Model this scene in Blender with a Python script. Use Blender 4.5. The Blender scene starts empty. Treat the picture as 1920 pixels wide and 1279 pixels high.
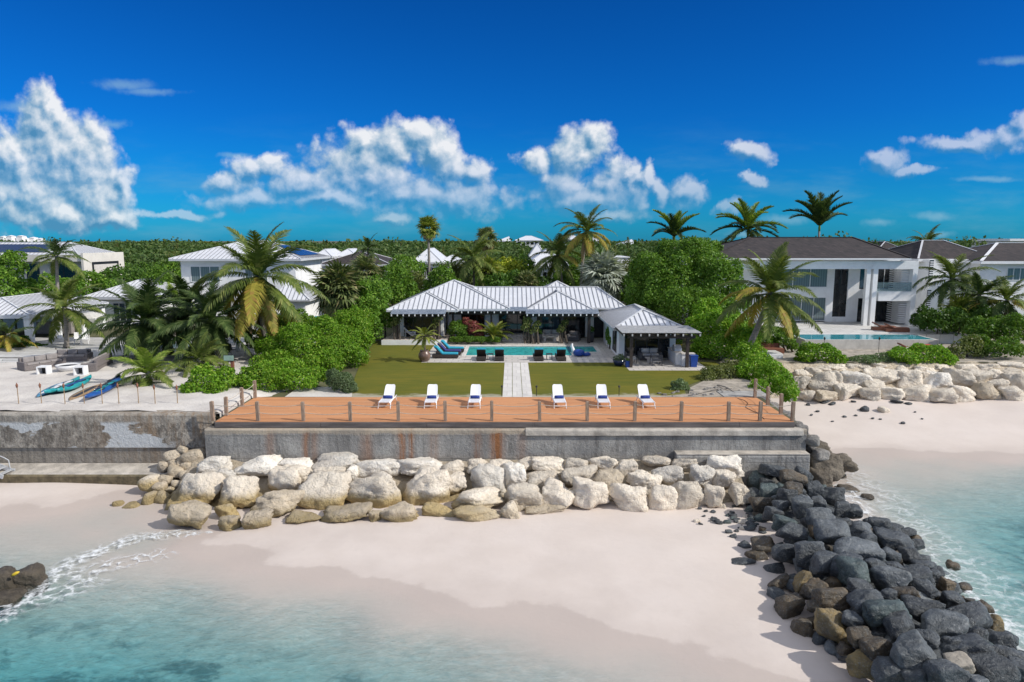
import bpy, math, random
import numpy as np
from mathutils import Vector, Matrix, Euler
R = math.radians
rnd = random.Random(7)
scene = bpy.context.scene
COL = scene.collection

# ------------------------------------------------------------------ camera
FPX, CXP, CYP, HROW = 1280.0, 960.0, 639.5, 451.0
PITCH = math.atan((CYP - HROW) / FPX)
CAMZ = 9.0
cam_d = bpy.data.cameras.new('camera')
cam = bpy.data.objects.new('camera', cam_d)
COL.objects.link(cam)
cam.location = (0, 0, CAMZ)
cam.rotation_euler = (math.pi / 2 - PITCH, 0, 0)
cam_d.sensor_width = 36
cam_d.lens = 36 * FPX / 1920
cam_d.clip_start = 0.2
cam_d.clip_end = 20000
scene.camera = cam

def ray(px, py):
    a = (px - CXP) / FPX
    b = (py - CYP) / FPX
    c, s = math.cos(PITCH), math.sin(PITCH)
    return Vector((a, c - b * s, -s - b * c))
def G(px, py, z=0.0):                       # point of the level z seen at a photo pixel
    d = ray(px, py)
    t = (z - CAMZ) / d.z
    return Vector((d.x * t, d.y * t, z))
def D(px, py, Y):                           # point at distance Y seen at a photo pixel
    d = ray(px, py)
    t = Y / d.y
    return Vector((d.x * t, Y, CAMZ + d.z * t))

# ------------------------------------------------------------------ view, sun, sky
scene.view_settings.view_transform = 'Standard'
scene.view_settings.look = 'None'
scene.view_settings.exposure = 0.13
scene.view_settings.gamma = 1.0
scene.cycles.max_bounces = 8
scene.cycles.transparent_max_bounces = 16
scene.cycles.caustics_reflective = False
scene.cycles.caustics_refractive = False

SUN_EL = R(37)
SUN_H = Vector((0.945, -0.33, 0)).normalized()
sun_dir = Vector((SUN_H.x * math.cos(SUN_EL), SUN_H.y * math.cos(SUN_EL), math.sin(SUN_EL)))
sl = bpy.data.lights.new('sun', 'SUN')
sun = bpy.data.objects.new('sun', sl)
COL.objects.link(sun)
sl.energy = 3.75
sl.angle = R(0.55)
sl.color = (1.0, 0.955, 0.88)
sun.location = (60, -30, 60)
sun.rotation_euler = (-sun_dir).to_track_quat('-Z', 'Y').to_euler()

world = bpy.data.worlds.new('World')
scene.world = world
world.use_nodes = True

class NT:
    """short hand for building node trees"""
    def __init__(s, tree): s.t = tree; s.n = tree.nodes; s.l = tree.links
    def new(s, typ, **kw):
        n = s.n.new(typ)
        for k, v in kw.items(): setattr(n, k, v)
        return n
    def put(s, sock, v):
        if hasattr(v, 'is_output') or isinstance(v, bpy.types.NodeSocket): s.l.new(v, sock)
        elif isinstance(v, (tuple, list, Vector)):
            v = tuple(v)
            if sock.type == 'RGBA' and len(v) == 3: v = v + (1.0,)
            sock.default_value = v
        else: sock.default_value = v
    def m(s, op, a, b=None, c=None, clamp=False):
        n = s.new('ShaderNodeMath', operation=op, use_clamp=clamp)
        s.put(n.inputs[0], a)
        if b is not None: s.put(n.inputs[1], b)
        if c is not None: s.put(n.inputs[2], c)
        return n.outputs[0]
    def vm(s, op, a, b=None, out=0):
        n = s.new('ShaderNodeVectorMath', operation=op)
        s.put(n.inputs[0], a)
        if b is not None: s.put(n.inputs[1], b)
        return n.outputs['Value'] if op in ('LENGTH', 'DOT_PRODUCT', 'DISTANCE') else n.outputs[0]
    def ss(s, x, lo, hi):                   # smoothstep
        n = s.new('ShaderNodeMapRange', interpolation_type='SMOOTHSTEP')
        s.put(n.inputs[0], x); s.put(n.inputs[1], lo); s.put(n.inputs[2], hi)
        n.inputs[3].default_value = 0; n.inputs[4].default_value = 1
        return n.outputs[0]
    def noise(s, vec, scale, detail=4, rough=.55, dist=0.0, color=False):
        n = s.new('ShaderNodeTexNoise')
        if vec is not None: s.put(n.inputs['Vector'], vec)
        n.inputs['Scale'].default_value = scale
        n.inputs['Detail'].default_value = detail
        n.inputs['Roughness'].default_value = rough
        n.inputs['Distortion'].default_value = dist
        return n.outputs['Color' if color else 'Fac']
    def voro(s, vec, scale, feature='F1', out='Distance', rand=1.0):
        n = s.new('ShaderNodeTexVoronoi', feature=feature)
        if vec is not None: s.put(n.inputs['Vector'], vec)
        n.inputs['Scale'].default_value = scale
        n.inputs['Randomness'].default_value = rand
        return n.outputs[out]
    def mix(s, f, a, b, blend='MIX'):
        n = s.new('ShaderNodeMix', data_type='RGBA', blend_type=blend)
        s.put(n.inputs[0], f); s.put(n.inputs[6], a); s.put(n.inputs[7], b)
        return n.outputs[2]
    def ramp(s, f, stops):
        n = s.new('ShaderNodeValToRGB')
        e = n.color_ramp.elements
        while len(e) < len(stops): e.new(0.5)
        for el, (p, c) in zip(e, stops):
            el.position = p; el.color = tuple(c) + (1.0,)
        s.put(n.inputs[0], f)
        return n.outputs[0]
    def xyz(s, x=0, y=0, z=0):
        n = s.new('ShaderNodeCombineXYZ')
        s.put(n.inputs[0], x); s.put(n.inputs[1], y); s.put(n.inputs[2], z)
        return n.outputs[0]
    def sep(s, v):
        n = s.new('ShaderNodeSeparateXYZ'); s.put(n.inputs[0], v)
        return n.outputs
    def bump(s, h, strength, dist=0.05, normal=None):
        n = s.new('ShaderNodeBump')
        n.inputs['Strength'].default_value = strength
        n.inputs['Distance'].default_value = dist
        s.put(n.inputs['Height'], h)
        if normal is not None: s.put(n.inputs['Normal'], normal)
        return n.outputs[0]

SKY_STRENGTH = 0.15
w = NT(world.node_tree)
w.n.clear()
tc = w.new('ShaderNodeTexCoord')
dirv = tc.outputs['Generated']
dx, dy, dz = w.sep(dirv)
sky = w.new('ShaderNodeTexSky', sky_type='NISHITA')
sky.sun_disc = False
sky.sun_elevation = SUN_EL
sky.sun_rotation = math.atan2(SUN_H.x, SUN_H.y)
sky.altitude = 0
sky.air_density = 1.0
sky.dust_density = 0.6
sky.ozone_density = 2.5
# deep, polarised looking blue low in the sky, whitened above the view to fill the shade
ay = w.m('MAXIMUM', w.m('ABSOLUTE', dy), 0.12)
u = w.m('DIVIDE', dx, ay)
v = w.m('DIVIDE', dz, ay)
el = dz
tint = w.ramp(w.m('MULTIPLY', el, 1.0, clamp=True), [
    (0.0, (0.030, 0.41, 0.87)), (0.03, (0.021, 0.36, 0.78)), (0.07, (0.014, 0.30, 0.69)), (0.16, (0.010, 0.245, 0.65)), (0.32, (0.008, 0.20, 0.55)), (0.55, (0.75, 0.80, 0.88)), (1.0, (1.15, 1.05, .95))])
base = base0 = w.mix(1.0, sky.outputs[0], tint, 'MULTIPLY')
def sk(px, py):
    d = ray(px, py)
    return d.x / d.y, d.z / d.y
# cumulus masses: photo centre and half size of each puff
CL = [(75, 225, 48, 55), (95, 205, 30, 34), (40, 300, 70, 70), (110, 290, 85, 65), (165, 320, 70, 70), (60, 370, 110, 60), (190, 370, 60, 55),
      (235, 340, 24, 24), (215, 408, 55, 22), (130, 400, 90, 35), (20, 290, 40, 50),
      (430, 345, 45, 20), (490, 312, 48, 26), (560, 345, 90, 34), (640, 320, 80, 52), (690, 272, 46, 38), (745, 285, 60, 48), (790, 262, 52, 34), (815, 290, 50, 48),
      (855, 325, 55, 40), (895, 325, 34, 26), (700, 330, 90, 60), (760, 370, 130, 34), (880, 375, 90, 36), (620, 375, 150, 26), (480, 375, 130, 22), (700, 360, 40, 24),
      (1005, 305, 34, 28), (1065, 290, 44, 44), (1105, 262, 38, 34), (1095, 290, 42, 36), (1060, 335, 70, 45), (1150, 340, 46, 34), (1180, 330, 22, 22), (1110, 370, 120, 34),
      (1213, 335, 18, 24), (1235, 365, 22, 30), (1287, 360, 36, 28), (1407, 290, 34, 24), (1412, 340, 20, 11), (1365, 388, 22, 16),
      (1660, 305, 42, 22), (1705, 318, 52, 10), (1810, 268, 100, 15), (1890, 262, 70, 24), (1915, 235, 26, 26),
      (330, 400, 80, 10), (740, 405, 50, 12), (1140, 405, 70, 14)]
WISP = [(235, 160, 60, 12), (280, 172, 60, 8), (215, 233, 22, 10), (1850, 336, 60, 6), (440, 292, 34, 6), (1895, 114, 50, 9), (1750, 406, 40, 9), (1650, 418, 34, 8), (1470, 412, 50, 11), (1400, 440, 40, 8), (1760, 440, 30, 6), (30, 200, 40, 14)]
def vor2(p, sc):
    n = w.new('ShaderNodeTexVoronoi', feature='F1', voronoi_dimensions='2D')
    w.put(n.inputs['Vector'], p); n.inputs['Scale'].default_value = sc
    return w.m('SUBTRACT', .48, n.outputs['Distance'])
def noise2(p, sc, det, ro, color=False):
    n = w.new('ShaderNodeTexNoise', noise_dimensions='2D')
    w.put(n.inputs['Vector'], p); n.inputs['Scale'].default_value = sc; n.inputs['Detail'].default_value = det; n.inputs['Roughness'].default_value = ro
    return n.outputs['Color' if color else 'Fac']
def cloud(p):
    wa = noise2(p, 9.0, 6, .62, True)
    q = w.vm('ADD', p, w.vm('MULTIPLY', w.vm('SUBTRACT', wa, (.5, .5, .5)), (.058, .044, 0)))
    F = None
    for (px, py, rx, ry, dm) in [c + (1.0,) for c in CL]:
        cu, cv = sk(px, py)
        l = w.vm('LENGTH', w.vm('MULTIPLY', w.vm('SUBTRACT', q, (cu, cv, 0)), (FPX / rx / 1.12, FPX / ry / 1.12, 0)))
        f = w.m('SUBTRACT', dm, l)
        F = f if F is None else w.m('SMOOTH_MAX', F, f, 0.2)
    wb = noise2(p, 40.0, 5, .6, True)
    q2 = w.vm('ADD', p, w.vm('MULTIPLY', w.vm('SUBTRACT', wb, (.5, .5, .5)), (.022, .018, 0)))
    bil = w.m('ADD', w.m('MULTIPLY', vor2(q2, 20.0), .95), w.m('ADD', w.m('MULTIPLY', vor2(q2, 48.0), .46), w.m('MULTIPLY', vor2(q2, 105.0), .22)))
    fine = w.m('MULTIPLY', w.m('SUBTRACT', noise2(p, 26.0, 7, .60), .5), .50)
    return w.m('ADD', w.m('ADD', F, w.m('MULTIPLY', bil, .62)), fine)
P0 = w.xyz(u, v, 0)
leftness = w.ss(u, -0.50, -0.58)
doff = w.m('MULTIPLY', leftness, .16)
d0 = w.m('ADD', cloud(P0), doff)
d1 = w.m('ADD', cloud(w.vm('ADD', P0, (0.008, 0.010, 0))), doff)
lit = w.m('ADD', 0.46, w.m('MULTIPLY', w.m('SUBTRACT', d0, d1), 1.15), clamp=True)
mask = w.ss(d0, -.03, 0.56)
# distant low parts of the clouds sink into the blue
low = w.ss(v, 0.035, 0.135)
low = w.m('MAXIMUM', low, w.m('MULTIPLY', leftness, .85))
ccol = w.ramp(lit, [(0.0, (.50, 1.6, 2.8)), (0.28, (1.3, 2.4, 3.5)), (0.6, (3.1, 3.8, 4.4)), (1.0, (5.6, 5.65, 5.7))])
rightfade = w.m('SUBTRACT', 1.0, w.m('MULTIPLY', w.ss(u, 0.1, .5), .48))
opac = w.m('MULTIPLY', w.m('MULTIPLY', mask, w.m('ADD', .34, w.m('MULTIPLY', low, .58))), rightfade)
# thin veil near the horizon
veil = w.m('MULTIPLY', w.ss(w.noise(w.vm('MULTIPLY', P0, (1.0, 4.2, 0)), 5.0, 6, .6), .46, .74), w.m('MULTIPLY', w.ss(v, .19, .04), .30))
base = w.mix(veil, base, (1.2, 2.6, 3.5))
WF = None
wq = w.vm('ADD', P0, w.vm('MULTIPLY', w.vm('SUBTRACT', w.noise(P0, 22.0, 4, .6, color=True), (.5, .5, .5)), (.05, .014, 0)))
for (px, py, rx, ry) in WISP:
    cu, cv = sk(px, py)
    f = w.m('SUBTRACT', 1.0, w.vm('LENGTH', w.vm('MULTIPLY', w.vm('SUBTRACT', wq, (cu, cv, 0)), (FPX / rx / 1.3, FPX / ry / 1.3, 0))))
    WF = f if WF is None else w.m('MAXIMUM', WF, f)
wmask = w.m('MULTIPLY', w.ss(w.m('ADD', WF, w.m('MULTIPLY', w.m('SUBTRACT', w.noise(P0, 40.0, 5, .65), .5), 1.0)), .05, 1.0), .42)
base = w.mix(wmask, base, (2.0, 3.4, 4.2))
out = w.mix(opac, base, ccol)
bg = w.new('ShaderNodeBackground')
w.put(bg.inputs[0], out)
bg.inputs[1].default_value = SKY_STRENGTH
# all other directions: sky with unseen white cloud added to fill the shade
bg2 = w.new('ShaderNodeBackground')
fill_cloud = w.ss(w.noise(w.vm('MULTIPLY', dirv, (1, 1, 2.2)), 3.2, 4, .6), .42, .60)
w.put(bg2.inputs[0], w.mix(w.m('MULTIPLY', fill_cloud, w.m('MULTIPLY', w.ss(dz, .02, .2), .85)), base0, (6.6, 6.5, 6.4)))
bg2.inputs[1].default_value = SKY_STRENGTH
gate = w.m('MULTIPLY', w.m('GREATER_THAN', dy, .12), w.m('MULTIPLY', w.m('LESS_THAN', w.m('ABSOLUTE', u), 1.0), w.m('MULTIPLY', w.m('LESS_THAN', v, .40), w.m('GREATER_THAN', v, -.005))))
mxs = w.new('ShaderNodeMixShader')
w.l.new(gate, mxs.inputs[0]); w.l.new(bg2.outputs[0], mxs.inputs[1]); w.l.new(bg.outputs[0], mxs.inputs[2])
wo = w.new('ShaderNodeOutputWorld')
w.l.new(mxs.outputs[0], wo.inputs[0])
world.cycles.sampling_method = 'MANUAL'
world.cycles.sample_map_resolution = 512

# ------------------------------------------------------------------ mesh helpers
ORG = {}
class MB:
    def __init__(s): s.v = []; s.f = []; s.m = []
    def add(s, vs, fs, m=0):
        o = len(s.v)
        s.v += [tuple(p) for p in vs]
        s.f += [tuple(i + o for i in f) for f in fs]
        s.m += [m] * len(fs)
        return s
    def poly(s, pts, m=0): return s.add(pts, [tuple(range(len(pts)))], m)
    def box(s, x0, x1, y0, y1, z0, z1, m=0):
        return s.add([(x0, y0, z0), (x1, y0, z0), (x1, y1, z0), (x0, y1, z0), (x0, y0, z1), (x1, y0, z1), (x1, y1, z1), (x0, y1, z1)],
                     [(0, 3, 2, 1), (4, 5, 6, 7), (0, 1, 5, 4), (1, 2, 6, 5), (2, 3, 7, 6), (3, 0, 4, 7)], m)
    def bar(s, p, q, wd, ht, m=0, up=(0, 0, 1)):
        p = Vector(p); q = Vector(q); d = (q - p).normalized(); up = Vector(up)
        sd = d.cross(up)
        if sd.length < 1e-4: sd = Vector((1, 0, 0))
        sd.normalize(); un = sd.cross(d)
        a, b = sd * wd / 2, un * ht / 2
        return s.add([p - a - b, p + a - b, p + a + b, p - a + b, q - a - b, q + a - b, q + a + b, q - a + b],
                     [(0, 1, 2, 3), (7, 6, 5, 4), (0, 4, 5, 1), (1, 5, 6, 2), (2, 6, 7, 3), (3, 7, 4, 0)], m)
    def tube(s, pts, rad, n=8, m=0):
        pts = [Vector(p) for p in pts]
        if not isinstance(rad, (list, tuple)): rad = [rad] * len(pts)
        o = len(s.v); ref = Vector((0.31, 0.2, 0.93))
        for i, p in enumerate(pts):
            d = (pts[min(i + 1, len(pts) - 1)] - pts[max(i - 1, 0)]).normalized()
            a = d.cross(ref)
            if a.length < .05: a = d.cross(Vector((1, 0, 0)))
            a.normalize(); b = d.cross(a)
            for k in range(n):
                t = 2 * math.pi * k / n
                s.v.append(tuple(p + (a * math.cos(t) + b * math.sin(t)) * rad[i]))
        for i in range(len(pts) - 1):
            for k in range(n):
                k2 = (k + 1) % n
                s.f.append((o + i * n + k, o + (i + 1) * n + k, o + (i + 1) * n + k2, o + i * n + k2)); s.m.append(m)
        s.f.append(tuple(o + k for k in range(n))); s.m.append(m)
        s.f.append(tuple(o + (len(pts) - 1) * n + k for k in reversed(range(n)))); s.m.append(m)
        return s
    def lathe(s, prof, n=16, c=(0, 0, 0), m=0):
        o = len(s.v)
        for r, z in prof:
            for k in range(n):
                t = 2 * math.pi * k / n
                s.v.append((c[0] + r * math.cos(t), c[1] + r * math.sin(t), c[2] + z))
        for i in range(len(prof) - 1):
            for k in range(n):
                k2 = (k + 1) % n
                s.f.append((o + i * n + k, o + i * n + k2, o + (i + 1) * n + k2, o + (i + 1) * n + k)); s.m.append(m)
        s.f.append(tuple(o + k for k in reversed(range(n)))); s.m.append(m)
        e = o + (len(prof) - 1) * n
        s.f.append(tuple(e + k for k in range(n))); s.m.append(m)
        return s
    def prism(s, pts, z0, z1, m=0):
        n = len(pts)
        vs = [(x, y, z0) for x, y in pts] + [(x, y, z1) for x, y in pts]
        fs = [tuple(reversed(range(n))), tuple(range(n, 2 * n))] + [(i, (i + 1) % n, n + (i + 1) % n, n + i) for i in range(n)]
        return s.add(vs, fs, m)
    def profile(s, pts, x0, x1, m=0):       # outline in the yz plane swept along x
        n = len(pts)
        vs = [(x0, y, z) for y, z in pts] + [(x1, y, z) for y, z in pts]
        fs = [tuple(range(n)), tuple(reversed(range(n, 2 * n)))] + [(i, n + i, n + (i + 1) % n, (i + 1) % n) for i in range(n)]
        return s.add(vs, fs, m)
    def xf(s, M):
        s.v = [tuple(M @ Vector(p)) for p in s.v]; return s

def link(name, me, parent=None):
    o = bpy.data.objects.new(name, me); COL.objects.link(o)
    if parent is not None: o.parent = parent
    return o
def obj(name, mb, mats, parent=None, smooth=False, local=False, bevel=0):
    if not isinstance(mats, (list, tuple)): mats = [mats]
    vs = mb.v
    if parent is not None and not local:
        off = parent.location
        pp = parent.parent
        if parent.type == 'MESH': off = ORG[parent.name]
        vs = [(p[0] - off[0], p[1] - off[1], p[2] - off[2]) for p in vs]
    me = bpy.data.meshes.new(name)
    me.from_pydata(vs, [], mb.f)
    for mt in mats: me.materials.append(mt)
    if len(mats) > 1: me.polygons.foreach_set('material_index', mb.m)
    if smooth: me.polygons.foreach_set('use_smooth', [True] * len(me.polygons))
    me.update()
    o = link(name, me, parent)
    if parent is not None and not local:
        ORG[o.name] = Vector(off)
    else:
        ORG[o.name] = Vector((0, 0, 0))
    if bevel:
        b = o.modifiers.new('bevel', 'BEVEL'); b.width = bevel; b.segments = 2; b.limit_method = 'ANGLE'
    return o
def tag(o, label=None, cat=None, group=None, kind=None):
    if label: o['label'] = label
    if cat: o['category'] = cat
    if group: o['group'] = group
    if kind: o['kind'] = kind
    return o
def thing(name, label, cat, loc=(0, 0, 0), rz=0.0, group=None):
    o = bpy.data.objects.new(name, None); COL.objects.link(o)
    o.empty_display_size = .2
    o.location = loc; o.rotation_euler = (0, 0, rz)
    return tag(o, label, cat, group)
def dup(root, loc, rz=None, label=None, group=None, scale=None):
    def cp(o, par):
        c = o.copy(); COL.objects.link(c)
        if par is not None: c.parent = par
        for ch in [k for k in o.children]: cp(ch, c)
        return c
    r = cp(root, None)
    r.location = loc
    if rz is not None: r.rotation_euler = (0, 0, rz)
    if scale is not None: r.scale = scale if isinstance(scale, (tuple, list)) else (scale,) * 3
    if label: r['label'] = label
    if group: r['group'] = group
    return r
def np_mesh(name, V, faces_per, idx, mats, attrs=None):
    """V (n,3) float array, idx flat loop indices, faces_per array of loop totals"""
    me = bpy.data.meshes.new(name)
    me.vertices.add(len(V)); me.vertices.foreach_set('co', np.ascontiguousarray(V, dtype=np.float32).ravel())
    idx = np.asarray(idx, dtype=np.int32).ravel(); fp = np.asarray(faces_per, dtype=np.int32)
    me.loops.add(len(idx)); me.loops.foreach_set('vertex_index', idx)
    me.polygons.add(len(fp))
    st = np.concatenate(([0], np.cumsum(fp)[:-1])).astype(np.int32)
    me.polygons.foreach_set('loop_start', st)
    try: me.polygons.foreach_set('loop_total', fp)
    except Exception: pass
    for mt in (mats if isinstance(mats, (list, tuple)) else [mats]): me.materials.append(mt)
    me.update(calc_edges=True); me.validate()
    return me
ORD = ['first', 'second', 'third', 'fourth', 'fifth', 'sixth', 'seventh', 'eighth', 'ninth', 'tenth', 'eleventh', 'twelfth', 'thirteenth', 'fourteenth',
       'fifteenth', 'sixteenth', 'seventeenth', 'eighteenth', 'nineteenth', 'twentieth', 'twenty-first', 'twenty-second', 'twenty-third', 'twenty-fourth',
       'twenty-fifth', 'twenty-sixth', 'twenty-seventh', 'twenty-eighth', 'twenty-ninth', 'thirtieth', 'thirty-first', 'thirty-second']
# ------------------------------------------------------------------ materials
def newmat(name):
    m = bpy.data.materials.new(name); m.use_nodes = True
    nt = NT(m.node_tree)
    b = nt.n.get('Principled BSDF')
    return m, nt, b
def wpos(nt): return nt.new('ShaderNodeNewGeometry').outputs['Position']
def opos(nt): return nt.new('ShaderNodeTexCoord').outputs['Object']
def plain(name, c, rough=.6, var=.15, scale=3.0, bump=0.0, bscale=20.0, metallic=0.0, spec=.5, dirt=None, world_space=True, stretch=(1, 1, 1)):
    m, nt, b = newmat(name)
    p = wpos(nt) if world_space else opos(nt)
    p = nt.vm('MULTIPLY', p, stretch)
    n = nt.noise(p, scale, 5, .6)
    c0 = tuple(x * (1 - var) for x in c); c1 = tuple(min(1, x * (1 + var)) for x in c)
    col = nt.mix(nt.ss(n, .3, .7), c0, c1)
    if dirt:
        dc, amt, ds = dirt
        col = nt.mix(nt.m('MULTIPLY', nt.ss(nt.noise(p, ds, 6, .65), .5, .75), amt), col, dc)
    nt.put(b.inputs['Base Color'], col)
    b.inputs['Roughness'].default_value = rough
    b.inputs['Metallic'].default_value = metallic
    b.inputs['Specular IOR Level'].default_value = spec
    if bump: nt.put(b.inputs['Normal'], nt.bump(nt.noise(p, bscale, 4, .6), bump, .05))
    return m
def leafmat(name, c0, c1, c2=None, trans=.3, rough=.45, clump=.35):
    m, nt, b = newmat(name)
    g = nt.new('ShaderNodeNewGeometry')
    oi = nt.new('ShaderNodeObjectInfo')
    isl = g.outputs['Random Per Island']
    col = nt.mix(isl, c0, c1)
    if c2: col = nt.mix(nt.ss(nt.m('FRACT', nt.m('MULTIPLY', isl, 7.31)), .80, .97), col, c2)
    clp = nt.noise(g.outputs['Position'], .9, 3, .6)
    vv = nt.m('ADD', 1 - clump, nt.m('MULTIPLY', clp, 2 * clump))
    vv = nt.m('MULTIPLY', vv, nt.m('ADD', .84, nt.m('MULTIPLY', oi.outputs['Random'], .32)))
    col = nt.vm('SCALE', col); col.node.inputs['Scale'].default_value = 1
    nt.put(col.node.inputs['Scale'], vv)
    nt.put(b.inputs['Base Color'], col)
    b.inputs['Roughness'].default_value = rough
    b.inputs['Specular IOR Level'].default_value = .22
    tr = nt.new('ShaderNodeBsdfTranslucent')
    tcol = nt.vm('MULTIPLY', col, (1.25, 1.3, .6))
    nt.put(tr.inputs[0], tcol)
    mx = nt.new('ShaderNodeMixShader'); mx.inputs[0].default_value = trans
    nt.l.new(b.outputs[0], mx.inputs[1]); nt.l.new(tr.outputs[0], mx.inputs[2])
    nt.l.new(mx.outputs[0], nt.n.get('Material Output').inputs[0])
    return m
M = {}
M['white'] = plain('white_render', (.85, .85, .84), .7, .05, .7, .05, 30, dirt=((.5, .5, .49), .35, .9))
M['cream'] = plain('cream_render', (.68, .64, .57), .75, .06, .6, .05, 30, dirt=((.45, .42, .37), .4, .8))
M['white_paint'] = plain('white_paint', (.8, .8, .8), .45, .04, 2)
M['white_plastic'] = plain('white_plastic', (.82, .82, .83), .35, .03, 2)
M['roof'] = plain('painted_metal_roof', (.66, .67, .70), .38, .05, 1.3, .02, 6, dirt=((.55, .56, .58), .4, 1.1))
M['seam'] = plain('shadow_grey_seam', (.24, .245, .26), .45, .1, 2)  # ribs coloured darker so their shadow lines are painted in
M['ridge'] = plain('roof_ridge_cap', (.58, .59, .61), .4, .06, 2)
M['gutter'] = plain('gutter', (.55, .56, .58), .4, .06, 2)
M['darkwood'] = plain('dark_stained_wood', (.045, .032, .026), .55, .3, 6, .2, 40)
M['wicker'] = plain('brown_wicker', (.035, .026, .022), .6, .3, 30, .4, 90)
M['greywicker'] = plain('grey_wicker', (.08, .08, .085), .6, .3, 30, .4, 90)
M['teal_cloth'] = plain('teal_cushion', (.02, .30, .42), .8, .1, 5, .15, 25)
M['navy_cloth'] = plain('navy_towel', (.022, .045, .22), .85, .15, 9, .2, 40)
M['purple_cloth'] = plain('navy_purple_cushion', (.035, .035, .16), .85, .12, 6, .15, 30)
M['pale_cloth'] = plain('pale_cushion', (.55, .53, .50), .85, .08, 5, .15, 25)
M['grey_cloth'] = plain('taupe_cushion', (.27, .245, .235), .9, .1, 4, .2, 25)
M['taupe'] = plain('taupe_weave', (.17, .15, .145), .85, .15, 14, .25, 60)
M['navy_glaze'] = plain('navy_glazed_pot', (.012, .022, .06), .15, .2, 5)
M['blue_plastic'] = plain('blue_plastic', (.012, .06, .30), .4, .1, 4)
M['brown_glaze'] = plain('brown_glazed_urn', (.16, .10, .075), .3, .25, 5, .1, 18)
M['stone_pale'] = plain('pale_stone', (.60, .56, .51), .8, .1, 3, .1, 20)
M['concrete'] = plain('concrete', (.33, .32, .30), .9, .2, 2.2, .4, 14, dirt=((.15, .145, .14), .8, 1.4))
M['steel'] = plain('galvanised_steel', (.55, .56, .57), .4, .1, 4, metallic=.3)
M['solar'] = plain('solar_panel', (.012, .022, .06), .12, .15, 2)
M['black'] = plain('black_frame', (.018, .018, .02), .45, .2, 6)
M['trunk'] = plain('palm_trunk', (.24, .215, .185), .9, .3, 3, .6, 12, stretch=(1, 1, 7))
M['trunk_dark'] = plain('bark', (.10, .08, .062), .9, .3, 3, .6, 12, stretch=(1, 1, 4))
M['shingle_edge'] = plain('grey_fascia', (.6, .6, .62), .6, .05, 2)
M['ipe'] = plain('red_brown_timber', (.20, .075, .042), .6, .25, 1.2, .1, 30, stretch=(1, 9, 1))
M['yellow'] = plain('yellow_plastic', (.6, .42, .03), .5, .1, 4)
M['red_cloth'] = plain('red_canvas', (.35, .05, .035), .8, .15, 4)
M['turq_plastic'] = plain('turquoise_plastic', (.02, .27, .29), .4, .25, 3)
M['lightblue_plastic'] = plain('light_blue_plastic', (.07, .24, .38), .4, .25, 3)
M['deepblue_plastic'] = plain('deep_blue_plastic', (.01, .07, .26), .4, .3, 3)
M['rope'] = plain('pale_rope', (.45, .40, .33), .9, .2, 20)
M['postwood'] = plain('grey_brown_post', (.30, .215, .155), .85, .3, 4, .5, 20, stretch=(3, 3, .6))
M['bamboo'] = plain('torch_bamboo', (.30, .20, .11), .7, .3, 9)
M['torchhead'] = plain('torch_head', (.22, .09, .05), .7, .3, 18)
M['wax'] = plain('white_glazed_bowl', (.66, .66, .66), .45, .06, 3)

def glass(name, tint, rough=.04, curtain=None):
    m, nt, b = newmat(name)
    p = wpos(nt)
    col = nt.mix(nt.ss(nt.noise(p, .8, 3, .6), .4, .65), tuple(x * .6 for x in tint), tuple(x * 1.3 for x in tint))
    if curtain:
        x, y, z = nt.sep(p)
        wv = nt.m('SINE', nt.m('MULTIPLY', nt.m('ADD', x, nt.m('MULTIPLY', y, .8)), 26.0))
        col = nt.mix(nt.m('ADD', .5, nt.m('MULTIPLY', wv, .5)), tuple(c * .7 for c in curtain), curtain)
    nt.put(b.inputs['Base Color'], col)
    b.inputs['Roughness'].default_value = rough
    b.inputs['Specular IOR Level'].default_value = .6
    return m
M['glass'] = glass('dark_window_glass', (.022, .025, .028))
M['glass_curtain'] = glass('curtained_glass', (.1, .12, .13), .05, (.17, .225, .235))
M['glass_blue'] = glass('blue_grey_glass', (.05, .08, .11))

def polycarb():
    m, nt, b = newmat('translucent_awning_sheet')
    p = wpos(nt)
    n = nt.noise(nt.vm('MULTIPLY', p, (1, 4, 1)), 3, 5, .65)
    nt.put(b.inputs['Base Color'], nt.mix(nt.ss(n, .35, .7), (.15, .19, .24), (.42, .46, .52)))
    b.inputs['Roughness'].default_value = .22
    b.inputs['Specular IOR Level'].default_value = .8
    tr = nt.new('ShaderNodeBsdfTransparent'); tr.inputs[0].default_value = (.75, .8, .86, 1)
    mx = nt.new('ShaderNodeMixShader'); mx.inputs[0].default_value = .35
    nt.l.new(b.outputs[0], mx.inputs[1]); nt.l.new(tr.outputs[0], mx.inputs[2])
    nt.l.new(mx.outputs[0], nt.n.get('Material Output').inputs[0])
    return m
M['polycarb'] = polycarb()

def shingles():
    m, nt, b = newmat('weathered_shingles')
    p = wpos(nt)
    x, y, z = nt.sep(p)
    br = nt.new('ShaderNodeTexBrick')
    nt.put(br.inputs['Vector'], nt.xyz(nt.m('ADD', x, nt.m('MULTIPLY', y, .37)), nt.m('MULTIPLY', z, 2.4), 0))
    br.inputs['Color1'].default_value = (.014, .011, .011, 1); br.inputs['Color2'].default_value = (.060, .044, .042, 1); br.inputs['Mortar'].default_value = (.012, .011, .011, 1)
    br.inputs['Scale'].default_value = 1.0; br.inputs['Mortar Size'].default_value = .035
    br.inputs['Brick Width'].default_value = .42; br.inputs['Row Height'].default_value = .40
    n = nt.noise(p, 2.4, 5, .7)
    nt.put(b.inputs['Base Color'], nt.mix(nt.ss(n, .35, .72), br.outputs[0], (.036, .028, .028)))
    b.inputs['Roughness'].default_value = .85
    nt.put(b.inputs['Normal'], nt.bump(br.outputs[0], .6, .06))
    return m
M['shingles'] = shingles()

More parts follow.
